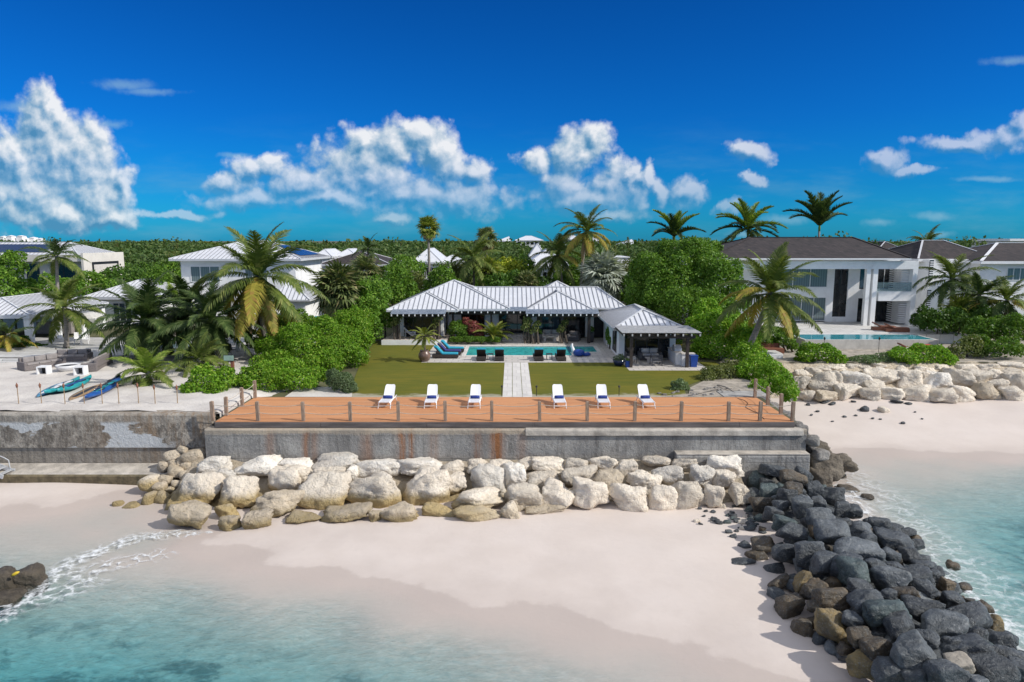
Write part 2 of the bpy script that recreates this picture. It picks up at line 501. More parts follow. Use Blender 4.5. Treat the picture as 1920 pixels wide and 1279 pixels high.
def pavers(name, c, sx, sy, rot=0.0, mort=(.25, .235, .215), var=.1):
    m, nt, b = newmat(name)
    p = wpos(nt)
    br = nt.new('ShaderNodeTexBrick'); br.offset = .5
    nt.put(br.inputs['Vector'], p)
    br.inputs['Color1'].default_value = tuple(x * (1 - var) for x in c) + (1,); br.inputs['Color2'].default_value = tuple(x * (1 + var) for x in c) + (1,)
    br.inputs['Mortar'].default_value = mort + (1,)
    br.inputs['Scale'].default_value = 1; br.inputs['Mortar Size'].default_value = .022
    br.inputs['Brick Width'].default_value = sx; br.inputs['Row Height'].default_value = sy
    n = nt.noise(p, 1.1, 6, .65)
    col = nt.mix(nt.m('MULTIPLY', nt.ss(n, .42, .75), .5), br.outputs[0], tuple(x * .72 for x in c))
    nt.put(b.inputs['Base Color'], col)
    b.inputs['Roughness'].default_value = .8
    return m
M['pavers'] = pavers('coral_stone_pavers', (.55, .51, .465), .9, .6)
M['path_slabs'] = pavers('path_slabs', (.64, .61, .57), .59, 1.15, mort=(.50, .47, .43), var=.07)
M['terrace_tiles'] = pavers('terrace_tiles', (.54, .46, .39), .7, .7)
M['grey_tiles'] = pavers('grey_terrace_tiles', (.50, .49, .47), 1.0, 1.0)
M['white_tiles'] = pavers('white_terrace_tiles', (.58, .57, .55), 1.2, .8)

def deckmat():
    m, nt, b = newmat('orange_hardwood_boards')
    p = wpos(nt)
    x, y, z = nt.sep(p)
    row = nt.m('DIVIDE', y, .14)
    fr = nt.m('FRACT', row); idx = nt.m('FLOOR', row)
    seg = nt.m('FLOOR', nt.m('ADD', nt.m('DIVIDE', x, 3.1), nt.m('MULTIPLY', idx, .377)))
    wn = nt.new('ShaderNodeTexWhiteNoise', noise_dimensions='2D')
    nt.put(wn.inputs['Vector'], nt.xyz(idx, seg, 0))
    col = nt.ramp(wn.outputs['Value'], [(0, (.48, .215, .10)), (.35, (.57, .27, .125)), (.7, (.63, .30, .142)), (1, (.53, .255, .125))])
    grain = nt.noise(nt.vm('MULTIPLY', p, (1.0, 14, 1)), 2.0, 5, .65)
    col = nt.mix(nt.m('MULTIPLY', nt.ss(grain, .4, .75), .38), col, (.50, .24, .10))
    worn = nt.noise(nt.vm('MULTIPLY', p, (.5, 2.0, 1)), .9, 5, .6)
    col = nt.mix(nt.m('MULTIPLY', nt.ss(worn, .52, .78), .45), col, (.50, .32, .20))
    gap = nt.m('LESS_THAN', fr, .07)
    col = nt.mix(gap, col, (.07, .03, .018))
    nt.put(b.inputs['Base Color'], col)
    b.inputs['Roughness'].default_value = .75
    b.inputs['Specular IOR Level'].default_value = .25
    nt.put(b.inputs['Normal'], nt.bump(nt.m('SUBTRACT', 1.0, gap), .5, .02))
    return m
M['deck'] = deckmat()

def lawnmat():
    m, nt, b = newmat('olive_lawn')
    p = wpos(nt)
    fine = nt.noise(p, 16.0, 4, .7)
    big = nt.noise(p, .22, 4, .55)
    mid = nt.noise(nt.vm('MULTIPLY', p, (.35, 1.6, 1)), 1.3, 4, .6)
    col = nt.mix(nt.ss(big, .35, .65), (.115, .122, .014), (.160, .142, .016))
    col = nt.mix(nt.m('MULTIPLY', nt.ss(mid, .35, .7), .7), col, (.075, .098, .012))
    col = nt.mix(nt.m('MULTIPLY', nt.ss(fine, .3, .75), .45), col, (.16, .15, .03))
    # bare sandy strip where the lawn meets the deck
    x, y, z = nt.sep(p)
    edge = nt.m('ADD', nt.m('MULTIPLY', nt.m('SUBTRACT', y, 38.75), -.75), nt.m('MULTIPLY', nt.noise(nt.vm('MULTIPLY', p, (.55, 1.1, 1)), .9, 5, .65), 2.6))
    col = nt.mix(nt.m('MULTIPLY', nt.ss(edge, .62, 1.15), .9), col, (.40, .37, .29))
    nt.put(b.inputs['Base Color'], col)
    b.inputs['Roughness'].default_value = .9
    b.inputs['Specular IOR Level'].default_value = .15
    nt.put(b.inputs['Normal'], nt.bump(fine, .6, .05))
    return m
M['lawn'] = lawnmat()

def sandmat():
    m, nt, b = newmat('beach_sand')
    p = wpos(nt)
    x, y, z = nt.sep(p)
    n1 = nt.noise(p, .35, 5, .6); n2 = nt.noise(p, 3.0, 5, .6); n3 = nt.noise(p, 45.0, 3, .6)
    col = nt.mix(nt.ss(n1, .3, .7), (.59, .515, .46), (.64, .565, .51))
    col = nt.mix(nt.m('MULTIPLY', nt.ss(n2, .5, .8), .25), col, (.53, .46, .415))
    # damp sand close to the water line
    zz = nt.m('ADD', z, nt.m('MULTIPLY', nt.m('SUBTRACT', n1, .5), .16))
    wet = nt.m('ADD', nt.m('MULTIPLY', nt.ss(zz, -3.02, -3.17), .5), nt.m('MULTIPLY', nt.ss(nt.m('ADD', zz, nt.m('MULTIPLY', nt.m('SUBTRACT', n2, .5), .012)), -3.135, -3.15), .5))
    col = nt.mix(nt.m('MULTIPLY', wet, .85), col, (.46, .39, .345))
    # sea grass patches on the sea bed
    gx = nt.noise(nt.vm('MULTIPLY', p, (.30, .55, 1)), 1.0, 6, .68, .4)
    deep = nt.ss(z, -3.68, -4.05)
    patch = nt.m('MULTIPLY', nt.ss(gx, .47, .60), deep)
    col = nt.mix(nt.m('MULTIPLY', patch, .8), col, (.09, .13, .13))
    # ripples of light and dark sand under water
    rp = nt.noise(nt.vm('MULTIPLY', p, (1.2, 4.0, 1)), 1.6, 4, .65, .8)
    under = nt.ss(z, -3.2, -3.45)
    col = nt.mix(nt.m('MULTIPLY', nt.m('MULTIPLY', nt.ss(rp, .42, .7), under), .22), col, (.80, .77, .73))
    nt.put(b.inputs['Base Color'], col)
    swash = nt.m('SINE', nt.m('MULTIPLY', nt.m('ADD', zz, nt.m('MULTIPLY', nt.noise(p, .22, 3, .5), .25)), 95.0))
    smk = nt.m('MULTIPLY', nt.ss(swash, .55, 1.0), nt.m('MULTIPLY', nt.ss(z, -3.17, -3.13), nt.ss(n1, .35, .6)))
    col = nt.mix(nt.m('MULTIPLY', smk, .16), col, (.40, .33, .28))
    spk = nt.m('LESS_THAN', nt.voro(nt.vm('MULTIPLY', p, (1.0, 1.7, 1)), 1.3), .065)
    col = nt.mix(nt.m('MULTIPLY', nt.m('MULTIPLY', spk, nt.ss(n2, .52, .60)), nt.m('MULTIPLY', nt.ss(z, -3.2, -3.15), .6)), col, (.16, .13, .10))
    nt.put(b.inputs['Roughness'], nt.m('SUBTRACT', .9, nt.m('MULTIPLY', wet, .35)))
    b.inputs['Specular IOR Level'].default_value = .25
    hh = nt.m('ADD', nt.m('MULTIPLY', n2, 1.0), nt.m('MULTIPLY', n3, .12))
    nt.put(b.inputs['Normal'], nt.bump(hh, .22, .06))
    return m
M['sand'] = sandmat()
def sandpatio():
    m, nt, b = newmat('raked_patio_sand')
    p = wpos(nt)
    n1 = nt.noise(p, .5, 5, .6); n3 = nt.noise(p, 6.0, 4, .7)
    col = nt.mix(nt.ss(n1, .35, .65), (.52, .48, .44), (.64, .60, .55))
    col = nt.mix(nt.m('MULTIPLY', nt.ss(n3, .45, .75), .3), col, (.45, .42, .39))
    nt.put(b.inputs['Base Color'], col); b.inputs['Roughness'].default_value = .95
    nt.put(b.inputs['Normal'], nt.bump(n3, .6, .08))
    return m
M['patio_sand'] = sandpatio()
M['soil'] = plain('leaf_litter_ground', (.085, .085, .035), .95, .4, .3, .5, 4, dirt=((.16, .13, .08), .7, .8))
M['sandy_soil'] = plain('sandy_soil', (.34, .30, .25), .95, .3, 1.6, .7, 6, dirt=((.17, .15, .10), .8, 1.5))

def watermat():
    m, nt, b = newmat('clear_shallow_sea')
    nt.n.remove(b)
    p = wpos(nt)
    att = nt.new('ShaderNodeAttribute'); att.attribute_name = 'foam'
    rip = nt.noise(nt.vm('MULTIPLY', p, (1.0, 2.0, 1)), 1.5, 4, .6, .7)
    rip2 = nt.noise(nt.vm('MULTIPLY', nt.vm('ADD', p, nt.vm('MULTIPLY', nt.noise(p, .6, 2, .5, color=True), (1.5, 1.5, 0))), (1.3, 3.4, 1)), 3.2, 3, .6, .6)
    nrm = nt.bump(nt.m('ADD', rip, nt.m('MULTIPLY', rip2, .28)), .75, .13)
    gl = nt.new('ShaderNodeBsdfGlossy'); gl.inputs['Roughness'].default_value = .12
    nt.l.new(nrm, gl.inputs['Normal'])
    g_ = nt.new('ShaderNodeNewGeometry')
    cosn = nt.m('ABSOLUTE', nt.vm('DOT_PRODUCT', nrm, g_.outputs['Incoming']))
    fres = nt.m('ADD', .02, nt.m('MULTIPLY', .68, nt.m('POWER', nt.m('SUBTRACT', 1.0, cosn, clamp=True), 5.0)), clamp=True)
    tr = nt.new('ShaderNodeBsdfTransparent')
    # light and dark of the chop painted in as a tint, nothing is refracted
    ch = nt.ss(nt.m('ADD', nt.m('MULTIPLY', rip, .45), nt.m('MULTIPLY', rip2, .55)), .38, .60)
    sh_ = nt.new('ShaderNodeAttribute'); sh_.attribute_name = 'shore'
    nt.put(tr.inputs[0], nt.mix(nt.m('MULTIPLY', nt.m('SUBTRACT', 1.0, ch), sh_.outputs['Fac']), (1.0, 1.0, 1.0), (.80, .87, .885)))
    mx = nt.new('ShaderNodeMixShader')
    nt.put(mx.inputs[0], nt.m('MULTIPLY', fres, nt.m('ADD', .10, nt.m('MULTIPLY', sh_.outputs['Fac'], .9)))); nt.l.new(tr.outputs[0], mx.inputs[1]); nt.l.new(gl.outputs[0], mx.inputs[2])
    # foam
    warp = nt.vm('ADD', p, nt.vm('MULTIPLY', nt.noise(p, 1.1, 3, .6, color=True), (1.2, 1.2, 0)))
    cell = nt.voro(warp, 1.9, 'DISTANCE_TO_EDGE')
    lace = nt.ss(cell, .16, .0)
    fn = nt.noise(p, 3.2, 6, .72)
    fa = att.outputs['Fac']
    lacem = nt.m('MULTIPLY', nt.m('MULTIPLY', lace, nt.ss(fn, .36, .62)), nt.ss(fa, .05, .6))
    solid = nt.ss(nt.m('ADD', fa, nt.m('MULTIPLY', nt.m('SUBTRACT', fn, .5), 1.7)), .60, 1.0)
    fm = nt.m('MULTIPLY', nt.m('MAXIMUM', lacem, solid), .85, clamp=True)
    df = nt.new('ShaderNodeBsdfDiffuse'); df.inputs[0].default_value = (.80, .82, .83, 1)
    mf = nt.new('ShaderNodeMixShader')
    nt.l.new(fm, mf.inputs[0]); nt.l.new(mx.outputs[0], mf.inputs[1]); nt.l.new(df.outputs[0], mf.inputs[2])
    mo = nt.n.get('Material Output')
    nt.l.new(mf.outputs[0], mo.inputs[0])
    va = nt.new('ShaderNodeVolumeAbsorption')
    va.inputs['Color'].default_value = (.19, .83, .90, 1); va.inputs['Density'].default_value = .37
    nt.l.new(va.outputs[0], mo.inputs['Volume'])
    return m
M['sea'] = watermat()
def poolwater(name, c):
    m, nt, b = newmat(name)
    p = wpos(nt)
    rip = nt.noise(p, 2.2, 3, .6, .6)
    col = nt.mix(nt.ss(rip, .35, .65), tuple(x * .8 for x in c), tuple(x * 1.15 for x in c))
    nt.put(b.inputs['Base Color'], col)
    b.inputs['Roughness'].default_value = .06
    nt.put(b.inputs['Normal'], nt.bump(rip, .12, .05))
    return m
M['pool_water'] = poolwater('pool_water', (.05, .43, .42))
M['pool_blue'] = poolwater('blue_pool_water', (.06, .32, .38))

def seawallmat(name, c0, c1, rust=True, patch=False):
    m, nt, b = newmat(name)
    p = wpos(nt); x, y, z = nt.sep(p)
    n1 = nt.noise(p, 1.1, 6, .68); n2 = nt.noise(p, 7.0, 5, .7)
    streak = nt.noise(nt.vm('MULTIPLY', p, (1.6, 1.6, .16)), 1.6, 5, .7)
    col = nt.mix(nt.ss(n1, .3, .7), c0, c1)
    col = nt.mix(nt.m('MULTIPLY', nt.ss(n2, .5, .72), .55), col, tuple(v * .45 for v in c0))
    col = nt.mix(nt.m('MULTIPLY', nt.ss(streak, .46, .70), .62), col, (.085, .078, .072))
    # board marks
    bd = nt.m('LESS_THAN', nt.m('FRACT', nt.m('DIVIDE', nt.m('ADD', z, 10.02), 1.17)), .03)
    col = nt.mix(nt.m('MULTIPLY', bd, .45), col, (.08, .075, .07))
    if rust:
        xw = nt.m('ADD', x, nt.m('MULTIPLY', nt.m('SUBTRACT', nt.noise(nt.vm('MULTIPLY', p, (.7, 1, .5)), 1.2, 3, .6), .5), .35))
        rm = None
        for xi, wi, ai in ((-12.1, .25, .5), (-10.3, .16, .75), (-9.9, .2, .45), (-7.3, .30, .7), (-5.55, .20, 1.1), (-5.05, .14, 1.0), (-3.9, .25, .45), (-1.75, .22, .8), (-.75, .30, 1.25), (.5, .3, .35)):
            dq = nt.m('DIVIDE', nt.m('SUBTRACT', xw, xi), wi)
            g_ = nt.m('MULTIPLY', nt.m('POWER', 2.718, nt.m('MULTIPLY', nt.m('MULTIPLY', dq, dq), -1.0)), ai)
            rm = g_ if rm is None else nt.m('MAXIMUM', rm, g_)
        fib = nt.noise(nt.vm('MULTIPLY', p, (5.0, 1, .22)), 1.6, 5, .7)
        rmask = nt.m('MULTIPLY', rm, nt.ss(fib, .28, .60), clamp=True)
        col = nt.mix(nt.m('MULTIPLY', rmask, .9), col, nt.mix(fib, (.40, .15, .035), (.20, .085, .035)))
        topl = nt.ss(nt.m('ADD', z, nt.m('MULTIPLY', nt.m('SUBTRACT', n1, .5), .5)), -.62, -.50)
        col = nt.mix(nt.m('MULTIPLY', topl, .75), col, (.46, .38, .28))
        pan = nt.noise(nt.vm('MULTIPLY', p, (.22, 1, .05)), 1.0, 2, .5)
        col = nt.mix(nt.m('MULTIPLY', nt.ss(pan, .48, .56), .35), col, (.15, .145, .14))
    if patch:
        pn = nt.noise(nt.vm('MULTIPLY', p, (.24, 1, .50)), 1.0, 5, .6)
        zin = nt.m('MULTIPLY', nt.ss(z, -1.55, -1.45), nt.ss(z, -.10, -.30))
        pm = nt.m('MULTIPLY', nt.ss(pn, .475, .495), zin)
        brn = nt.ss(x, -24, -17)
        rgh = nt.noise(nt.vm('MULTIPLY', p, (1.4, 1, .9)), 3.0, 6, .75)
        col = nt.mix(nt.m('MULTIPLY', nt.ss(rgh, .42, .62), nt.m('MULTIPLY', zin, .75)), col, (.075, .062, .05))
        col = nt.mix(nt.m('MULTIPLY', nt.m('MULTIPLY', brn, nt.ss(streak, .42, .62)), .6), col, (.30, .20, .115))
        col = nt.mix(nt.m('MULTIPLY', pm, nt.m('MULTIPLY', nt.ss(x, -16.5, -18.5), .92)), col, nt.mix(n2, (.40, .42, .43), (.60, .61, .61)))
        low_ = nt.ss(z, -1.55, -1.75)
        col = nt.mix(nt.m('MULTIPLY', low_, nt.m('ADD', .25, nt.m('MULTIPLY', nt.ss(n1, .45, .65), .5))), col, (.17, .15, .125))
    nt.put(b.inputs['Base Color'], col)
    b.inputs['Roughness'].default_value = .92
    nt.put(b.inputs['Normal'], nt.bump(nt.m('ADD', n1, nt.m('MULTIPLY', n2, .6)), .8, .12))
    return m
M['seawall'] = seawallmat('stained_concrete', (.245, .235, .22), (.385, .375, .35))
M['oldwall'] = seawallmat('patched_old_concrete', (.22, .195, .165), (.46, .42, .36), False, True)
M['capstone'] = plain('pale_worn_concrete', (.44, .40, .345), .9, .25, 1.8, .5, 12, dirt=((.20, .18, .155), .7, 1.2))
M['algae'] = plain('algae_brown_concrete', (.15, .12, .07), .9, .4, 2.2, .7, 9, dirt=((.05, .05, .03), .8, 2.0))

def rockmat(name, c0, c1, c2, stain=None, bump=1.1, rough=.85, white=0.0, crack=.08):
    m, nt, b = newmat(name)
    tc = nt.new('ShaderNodeTexCoord'); oi = nt.new('ShaderNodeObjectInfo')
    p = nt.vm('ADD', wpos(nt), nt.xyz(nt.m('MULTIPLY', oi.outputs['Random'], 37.0), 0, 0))
    n1 = nt.noise(p, 1.4, 6, .65); n2 = nt.noise(p, 6.0, 6, .7); vr = nt.voro(p, 9.0)
    col = nt.mix(nt.ss(n1, .32, .68), c0, c1)
    col = nt.mix(nt.m('MULTIPLY', nt.ss(n2, .5, .75), .7), col, c2)
    vv = nt.m('ADD', .80, nt.m('MULTIPLY', oi.outputs['Random'], .4))
    sc = nt.vm('SCALE', col); nt.put(sc.node.inputs['Scale'], vv); col = sc
    if stain:
        sc_col, z0, z1 = stain
        x, y, z = nt.sep(wpos(nt))
        zz = nt.m('ADD', z, nt.m('MULTIPLY', nt.m('SUBTRACT', n2, .5), .5))
        zn = nt.ss(x, 2.5, -3.5)
        col = nt.mix(nt.m('MULTIPLY', nt.m('MULTIPLY', nt.ss(zz, z1, z0), .85), zn), col, sc_col)
    if white:
        col = nt.mix(nt.m('MULTIPLY', nt.ss(nt.noise(p, 14.0, 4, .7), .52, .68), .45), col, (.24, .25, .245))
        col = nt.mix(nt.m('MULTIPLY', nt.ss(nt.noise(p, 2.2, 5, .7), .52, .70), .55), col, (.022, .023, .025))
        col = nt.mix(nt.m('MULTIPLY', nt.ss(nt.noise(p, 3.1, 7, .75, 1.0), .60, .70), white), col, (.42, .44, .45))
    nt.put(b.inputs['Base Color'], col)
    b.inputs['Roughness'].default_value = rough
    crk = nt.ss(nt.voro(nt.vm('ADD', p, nt.vm('MULTIPLY', nt.noise(p, 2.5, 3, .6, color=True), (.5, .5, .5))), 1.5, 'DISTANCE_TO_EDGE'), .0, .05)
    h = nt.m('ADD', nt.m('ADD', n1, nt.m('MULTIPLY', n2, .9)), nt.m('ADD', nt.m('MULTIPLY', nt.ss(vr, .0, .25), .22), nt.m('MULTIPLY', crk, crack)))
    nt.put(b.inputs['Normal'], nt.bump(h, bump, .16))
    return m
M['limestone'] = rockmat('cream_limestone', (.72, .63, .51), (.82, .735, .61), (.46, .385, .29), ((.42, .30, .10), -2.68, -2.22))
M['limestone_white'] = rockmat('white_limestone', (.79, .72, .62), (.86, .81, .72), (.55, .475, .38), ((.48, .37, .18), -3.0, -2.5))
M['limestone_brown'] = rockmat('brown_limestone', (.48, .40, .29), (.60, .51, .39), (.32, .25, .16), ((.32, .24, .10), -2.95, -2.5))
M['basalt'] = rockmat('dark_grey_boulder', (.030, .036, .041), (.082, .092, .100), (.19, .20, .20), None, .85, .5, .45)
M['basalt_teal'] = rockmat('greenish_grey_boulder', (.034, .052, .053), (.085, .118, .115), (.17, .20, .19), None, .7, .5, .4)
M['basalt_light'] = rockmat('light_grey_boulder', (.06, .07, .076), (.15, .165, .172), (.29, .30, .30), None, .7, .5, .5)
M['basalt_brown'] = rockmat('brown_boulder', (.040, .037, .032), (.13, .092, .05), (.10, .095, .085), None, .7, .6, .1)
M['basalt_ochre'] = rockmat('ochre_boulder', (.085, .068, .036), (.27, .19, .075), (.07, .065, .055), None, .7, .6, .1)
M['beige_block'] = rockmat('beige_block', (.33, .29, .235), (.40, .36, .30), (.24, .21, .17), None, .4, .8)
M['rubble'] = rockmat('grey_rubble', (.20, .185, .165), (.33, .31, .285), (.13, .115, .10))
M['reefrock'] = rockmat('brown_reef_rock', (.12, .10, .075), (.22, .185, .14), (.05, .043, .035))
M['reefdark'] = rockmat('dark_wet_reef_rock', (.045, .036, .026), (.10, .08, .055), (.16, .135, .10), None, .9, .6)

M['leaf_hedge'] = leafmat('bright_hedge_leaf', (.085, .205, .012), (.205, .375, .026), (.36, .46, .07))
M['leaf_dark'] = leafmat('dark_tree_leaf', (.040, .098, .012), (.090, .178, .024), (.14, .23, .04))
M['leaf_mid'] = leafmat('mid_tree_leaf', (.065, .150, .015), (.145, .265, .030), (.23, .34, .05))
M['leaf_olive'] = leafmat('olive_leaf', (.10, .13, .035), (.18, .21, .065), (.26, .27, .10))
M['leaf_yellow'] = leafmat('yellow_green_leaf', (.20, .27, .018), (.36, .40, .03), (.46, .46, .05))
M['leaf_grey'] = leafmat('grey_green_leaf', (.10, .155, .07), (.19, .26, .12))
M['leaf_red'] = leafmat('red_croton_leaf', (.20, .045, .05), (.38, .12, .10), (.16, .18, .05))
M['frond'] = leafmat('palm_frond', (.080, .125, .024), (.160, .205, .042), (.25, .27, .08), .28, .5, .2)
M['frond_dark'] = leafmat('dark_palm_frond', (.036, .070, .018), (.078, .120, .032), (.13, .17, .055), .22, .5, .2)
M['frond_yellow'] = leafmat('yellowing_palm_frond', (.27, .255, .040), (.44, .37, .07), (.40, .25, .07), .3, .55, .2)
M['frond_dead'] = leafmat('dry_palm_frond', (.32, .22, .11), (.46, .35, .18), None, .15, .7, .2)
M['frond_fresh'] = leafmat('fresh_palm_frond', (.14, .22, .028), (.25, .34, .05), (.33, .38, .09), .3, .5, .2)
M['fan'] = leafmat('fan_palm_leaf', (.090, .125, .040), (.185, .215, .08), (.30, .26, .13), .2, .5, .2)
M['fan_fresh'] = leafmat('bright_fan_leaf', (.15, .20, .025), (.28, .32, .06), (.38, .34, .09), .25, .5, .2)
M['fan_silver'] = leafmat('silver_fan_leaf', (.32, .36, .29), (.50, .53, .45), (.22, .25, .17), .15, .5, .2)
M['coconut'] = plain('coconut_husk', (.20, .15, .04), .6, .3, 5)
M['beam'] = plain('weathered_dark_beam', (.13, .112, .105), .85, .3, 1.5, .4, 18, stretch=(.5, 4, 4))

def balus():
    m, nt, b = newmat('clear_balustrade_glass')
    b.inputs['Base Color'].default_value = (.30, .40, .42, 1); b.inputs['Roughness'].default_value = .05
    tr = nt.new('ShaderNodeBsdfTransparent'); tr.inputs[0].default_value = (.82, .90, .92, 1)
    mx = nt.new('ShaderNodeMixShader'); mx.inputs[0].default_value = .78
    nt.l.new(b.outputs[0], mx.inputs[1]); nt.l.new(tr.outputs[0], mx.inputs[2]); nt.l.new(mx.outputs[0], nt.n.get('Material Output').inputs[0])
    return m
M['balustrade'] = balus()
# ------------------------------------------------------------------ terrain
SEA = -3.2
cp = [(0, 915, -3.0), (120, 918, -3.02), (240, 925, -3.16), (0, 985, -3.23), (120, 985, -3.25), (230, 965, -3.24), (0, 1060, -3.40), (120, 1080, -3.36), (240, 1030, -3.29), (330, 1010, -3.23), (300, 975, -3.22), (60, 945, -3.13),
      (420, 1010, -3.13), (560, 1000, -3.08), (720, 990, -3.04), (1000, 965, -3.01), (1240, 985, -3.0), (1350, 1030, -2.98),
      (700, 1050, -3.09), (1000, 1080, -3.07), (1250, 1110, -3.03), (1450, 1180, -3.02), (1500, 1250, -3.08),
      (420, 1055, -3.21), (560, 1085, -3.20), (760, 1120, -3.20), (1000, 1175, -3.20), (1250, 1225, -3.20), (1450, 1279, -3.18),
      (0, 1279, -4.75), (0, 1200, -4.15), (200, 1279, -4.6), (400, 1279, -4.35), (600, 1279, -4.1), (800, 1279, -3.75), (1000, 1279, -3.45), (1200, 1279, -3.30), (300, 1200, -4.0),
      (500, 1190, -3.62), (700, 1200, -3.44), (900, 1220, -3.36), (450, 1120, -3.32), (250, 1120, -3.48), (100, 1140, -3.65), (620, 1140, -3.36),
      (1570, 845, -3.17), (1640, 852, -3.2), (1760, 858, -3.2), (1920, 862, -3.2), (1540, 760, -2.2), (1700, 762, -2.15), (1920, 762, -2.1), (1600, 800, -2.75), (1760, 800, -2.7), (1920, 800, -2.7),
      (1650, 910, -3.30), (1800, 915, -3.38), (1920, 910, -3.45), (1700, 970, -3.42), (1850, 970, -3.75), (1920, 1010, -4.05), (1750, 1020, -3.45), (1900, 1100, -3.9),
      (1550, 900, -3.2), (1600, 1100, -3.15), (1750, 1200, -3.2)]
pts = [G(a, b, c) for a, b, c in cp]
PX = np.array([[p.x, p.y] for p in pts]); PZ = np.array([p.z for p in pts])
# anchor far field
extra = np.array([[-60, 30, -3.6], [-60, 5, -5.5], [0, 0, -5.5], [50, 0, -5.5], [60, 44, -2.1], [60, 38, -3.2], [70, 25, -5], [-60, 33, -3.1], [15, 10, -4.2], [25, 12, -4.8], [-20, 10, -5.3], [45, 46, -2.0], [30, 48, -2.0], [-40, 32, -3.1]])
PX = np.vstack((PX, extra[:, :2])); PZ = np.concatenate((PZ, extra[:, 2]))
def tps(r2): return np.where(r2 > 1e-9, r2 * np.log(np.maximum(r2, 1e-9)), 0)
nP = len(PX)
A = np.zeros((nP + 3, nP + 3))
A[:nP, :nP] = tps(((PX[:, None] - PX[None]) ** 2).sum(-1)) + np.eye(nP) * .25
A[:nP, nP] = 1; A[:nP, nP + 1:] = PX; A[nP, :nP] = 1; A[nP + 1:, :nP] = PX.T
WT = np.linalg.solve(A, np.concatenate((PZ, [0, 0, 0])))
def beach_z(x, y):
    q = np.stack((np.asarray(x, float).ravel(), np.asarray(y, float).ravel()), 1)
    z = tps(((q[:, None] - PX[None]) ** 2).sum(-1)) @ WT[:nP] + WT[nP] + q @ WT[nP + 1:]
    z = np.clip(z, -6.5, -1.6)
    z = z + .02 * np.sin(q[:, 0] * 1.3 + .7 * np.sin(q[:, 1] * .9)) * np.sin(q[:, 1] * 1.7 + q[:, 0] * .4)
    return z
def bz(x, y): return float(beach_z([x], [y])[0])
gx = np.concatenate((np.linspace(-90, -27, 14)[:-1], np.linspace(-27, 45, 181), np.linspace(45, 90, 12)[1:]))
gy = np.concatenate((np.linspace(-60, 14, 20)[:-1], np.linspace(14, 51.5, 124)))
XX, YY = np.meshgrid(gx, gy)
ZZ = beach_z(XX, YY).reshape(XX.shape)
def grid_mesh(name, XX, YY, ZZ, mat):
    ny, nx = XX.shape
    V = np.stack((XX.ravel(), YY.ravel(), ZZ.ravel()), 1)
    i = np.arange(ny * nx).reshape(ny, nx)
    q = np.stack((i[:-1, :-1], i[:-1, 1:], i[1:, 1:], i[1:, :-1]), -1).reshape(-1, 4)
    me = np_mesh(name, V, np.full(len(q), 4), q, mat)
    me.polygons.foreach_set('use_smooth', [True] * len(me.polygons))
    return me
tag(link('beach', grid_mesh('beach', XX, YY, ZZ, M['sand'])), kind='structure')

# land behind the sea walls, one sheet to the horizon
ZL = -0.03
land = MB().poly([(-4000, 34.3, ZL), (-15.05, 34.3, ZL), (-15.0, 33.35, ZL), (14.3, 33.35, ZL), (14.6, 40, ZL), (16.2, 46, ZL), (17.6, 50.2, ZL), (4000, 50.2, ZL), (4000, 9000, ZL), (-4000, 9000, ZL)])
tag(obj('ground', land, M['soil']), kind='structure')
# lawn
YT0 = G(790, 680, 0).y + .3
lw = [(642, 744), (660, 700), (697, 645), (722, 640), (790, 640), (790, 679), (1172, 679), (1190, 688), (1330, 690), (1400, 700), (1420, 744)]
lp = [G(a, b, 0) for a, b in lw]
lawn = MB().poly([(-9.6, 38.72, .004), (10.2, 38.72, .004), (10.6, 41.5, .004), (15.2, 47.0, .004), (15.2, YT0, .004), (-11.3, YT0, .004), (-10.3, 43.5, .004)])
lawn.poly([(-11.3, YT0, .004), (-6.0, YT0, .004), (-6.0, 61.0, .004), (-12.4, 61.0, .004)])
tag(obj('lawn', lawn, M['lawn']), kind='structure')
# pool terrace of pale stone, path and terrace under the pool house
def at(px, py, z): return tuple(G(px, py, z))
TZ = .012
T0 = G(790, 680, 0); T1 = G(1176, 680, 0)
YT = T0.y
PX0, PX1, PX2 = -3.65, 4.75, 6.95
PY0, PYS, PY1 = 53.1, 54.8, 57.8
terr = MB()
def trect(x0, x1, y0, y1): terr.poly([(x0, y0, TZ), (x1, y0, TZ), (x1, y1, TZ), (x0, y1, TZ)])
trect(T0.x, 8.2, YT, PY0)
trect(T0.x, PX0, PY0, PY1)
trect(PX1, 8.2, PY0, PYS)
trect(PX2, 8.2, PYS, PY1)
trect(T0.x, 8.2, PY1, 63.0)
trect(8.2, 13.9, 46.9, 63.0)
tag(obj('pool_terrace', terr, M['pavers']), kind='structure')
path = MB()
for k in range(3):
    x0 = -.55 + k * .59
    path.poly([(x0, 38.75, .010), (x0 + .56, 38.75, .010), (x0 + .56, YT - .02, .010), (x0, YT - .02, .010)])
tag(obj('path', path, M['path_slabs']), kind='structure')
# sandy soil strip right of the lawn
ss_ = MB().poly([(8.2, 38.7, .016), (10.5, 39.6, .016), (11.0, 41.3, .016), (13.2, 44.5, .016), (15.0, 45.5, .016), (15.6, 42, .016), (14.5, 38.7, .016)])
tag(obj('sandy_border', ss_, M['sandy_soil']), kind='structure')
tag(obj('sandy_border', MB().poly([(-13.2, 38.74, .018), (-9.3, 38.74, .018), (-9.7, 40.6, .018), (-11.0, 41.6, .018), (-13.2, 41.2, .018)]), M['patio_sand']), kind='structure')
cs_ = MB().box(12.3, 15.0, 38.72, 40.2, -.3, .05)
tag(obj('concrete_landing', cs_, M['concrete']), kind='structure')
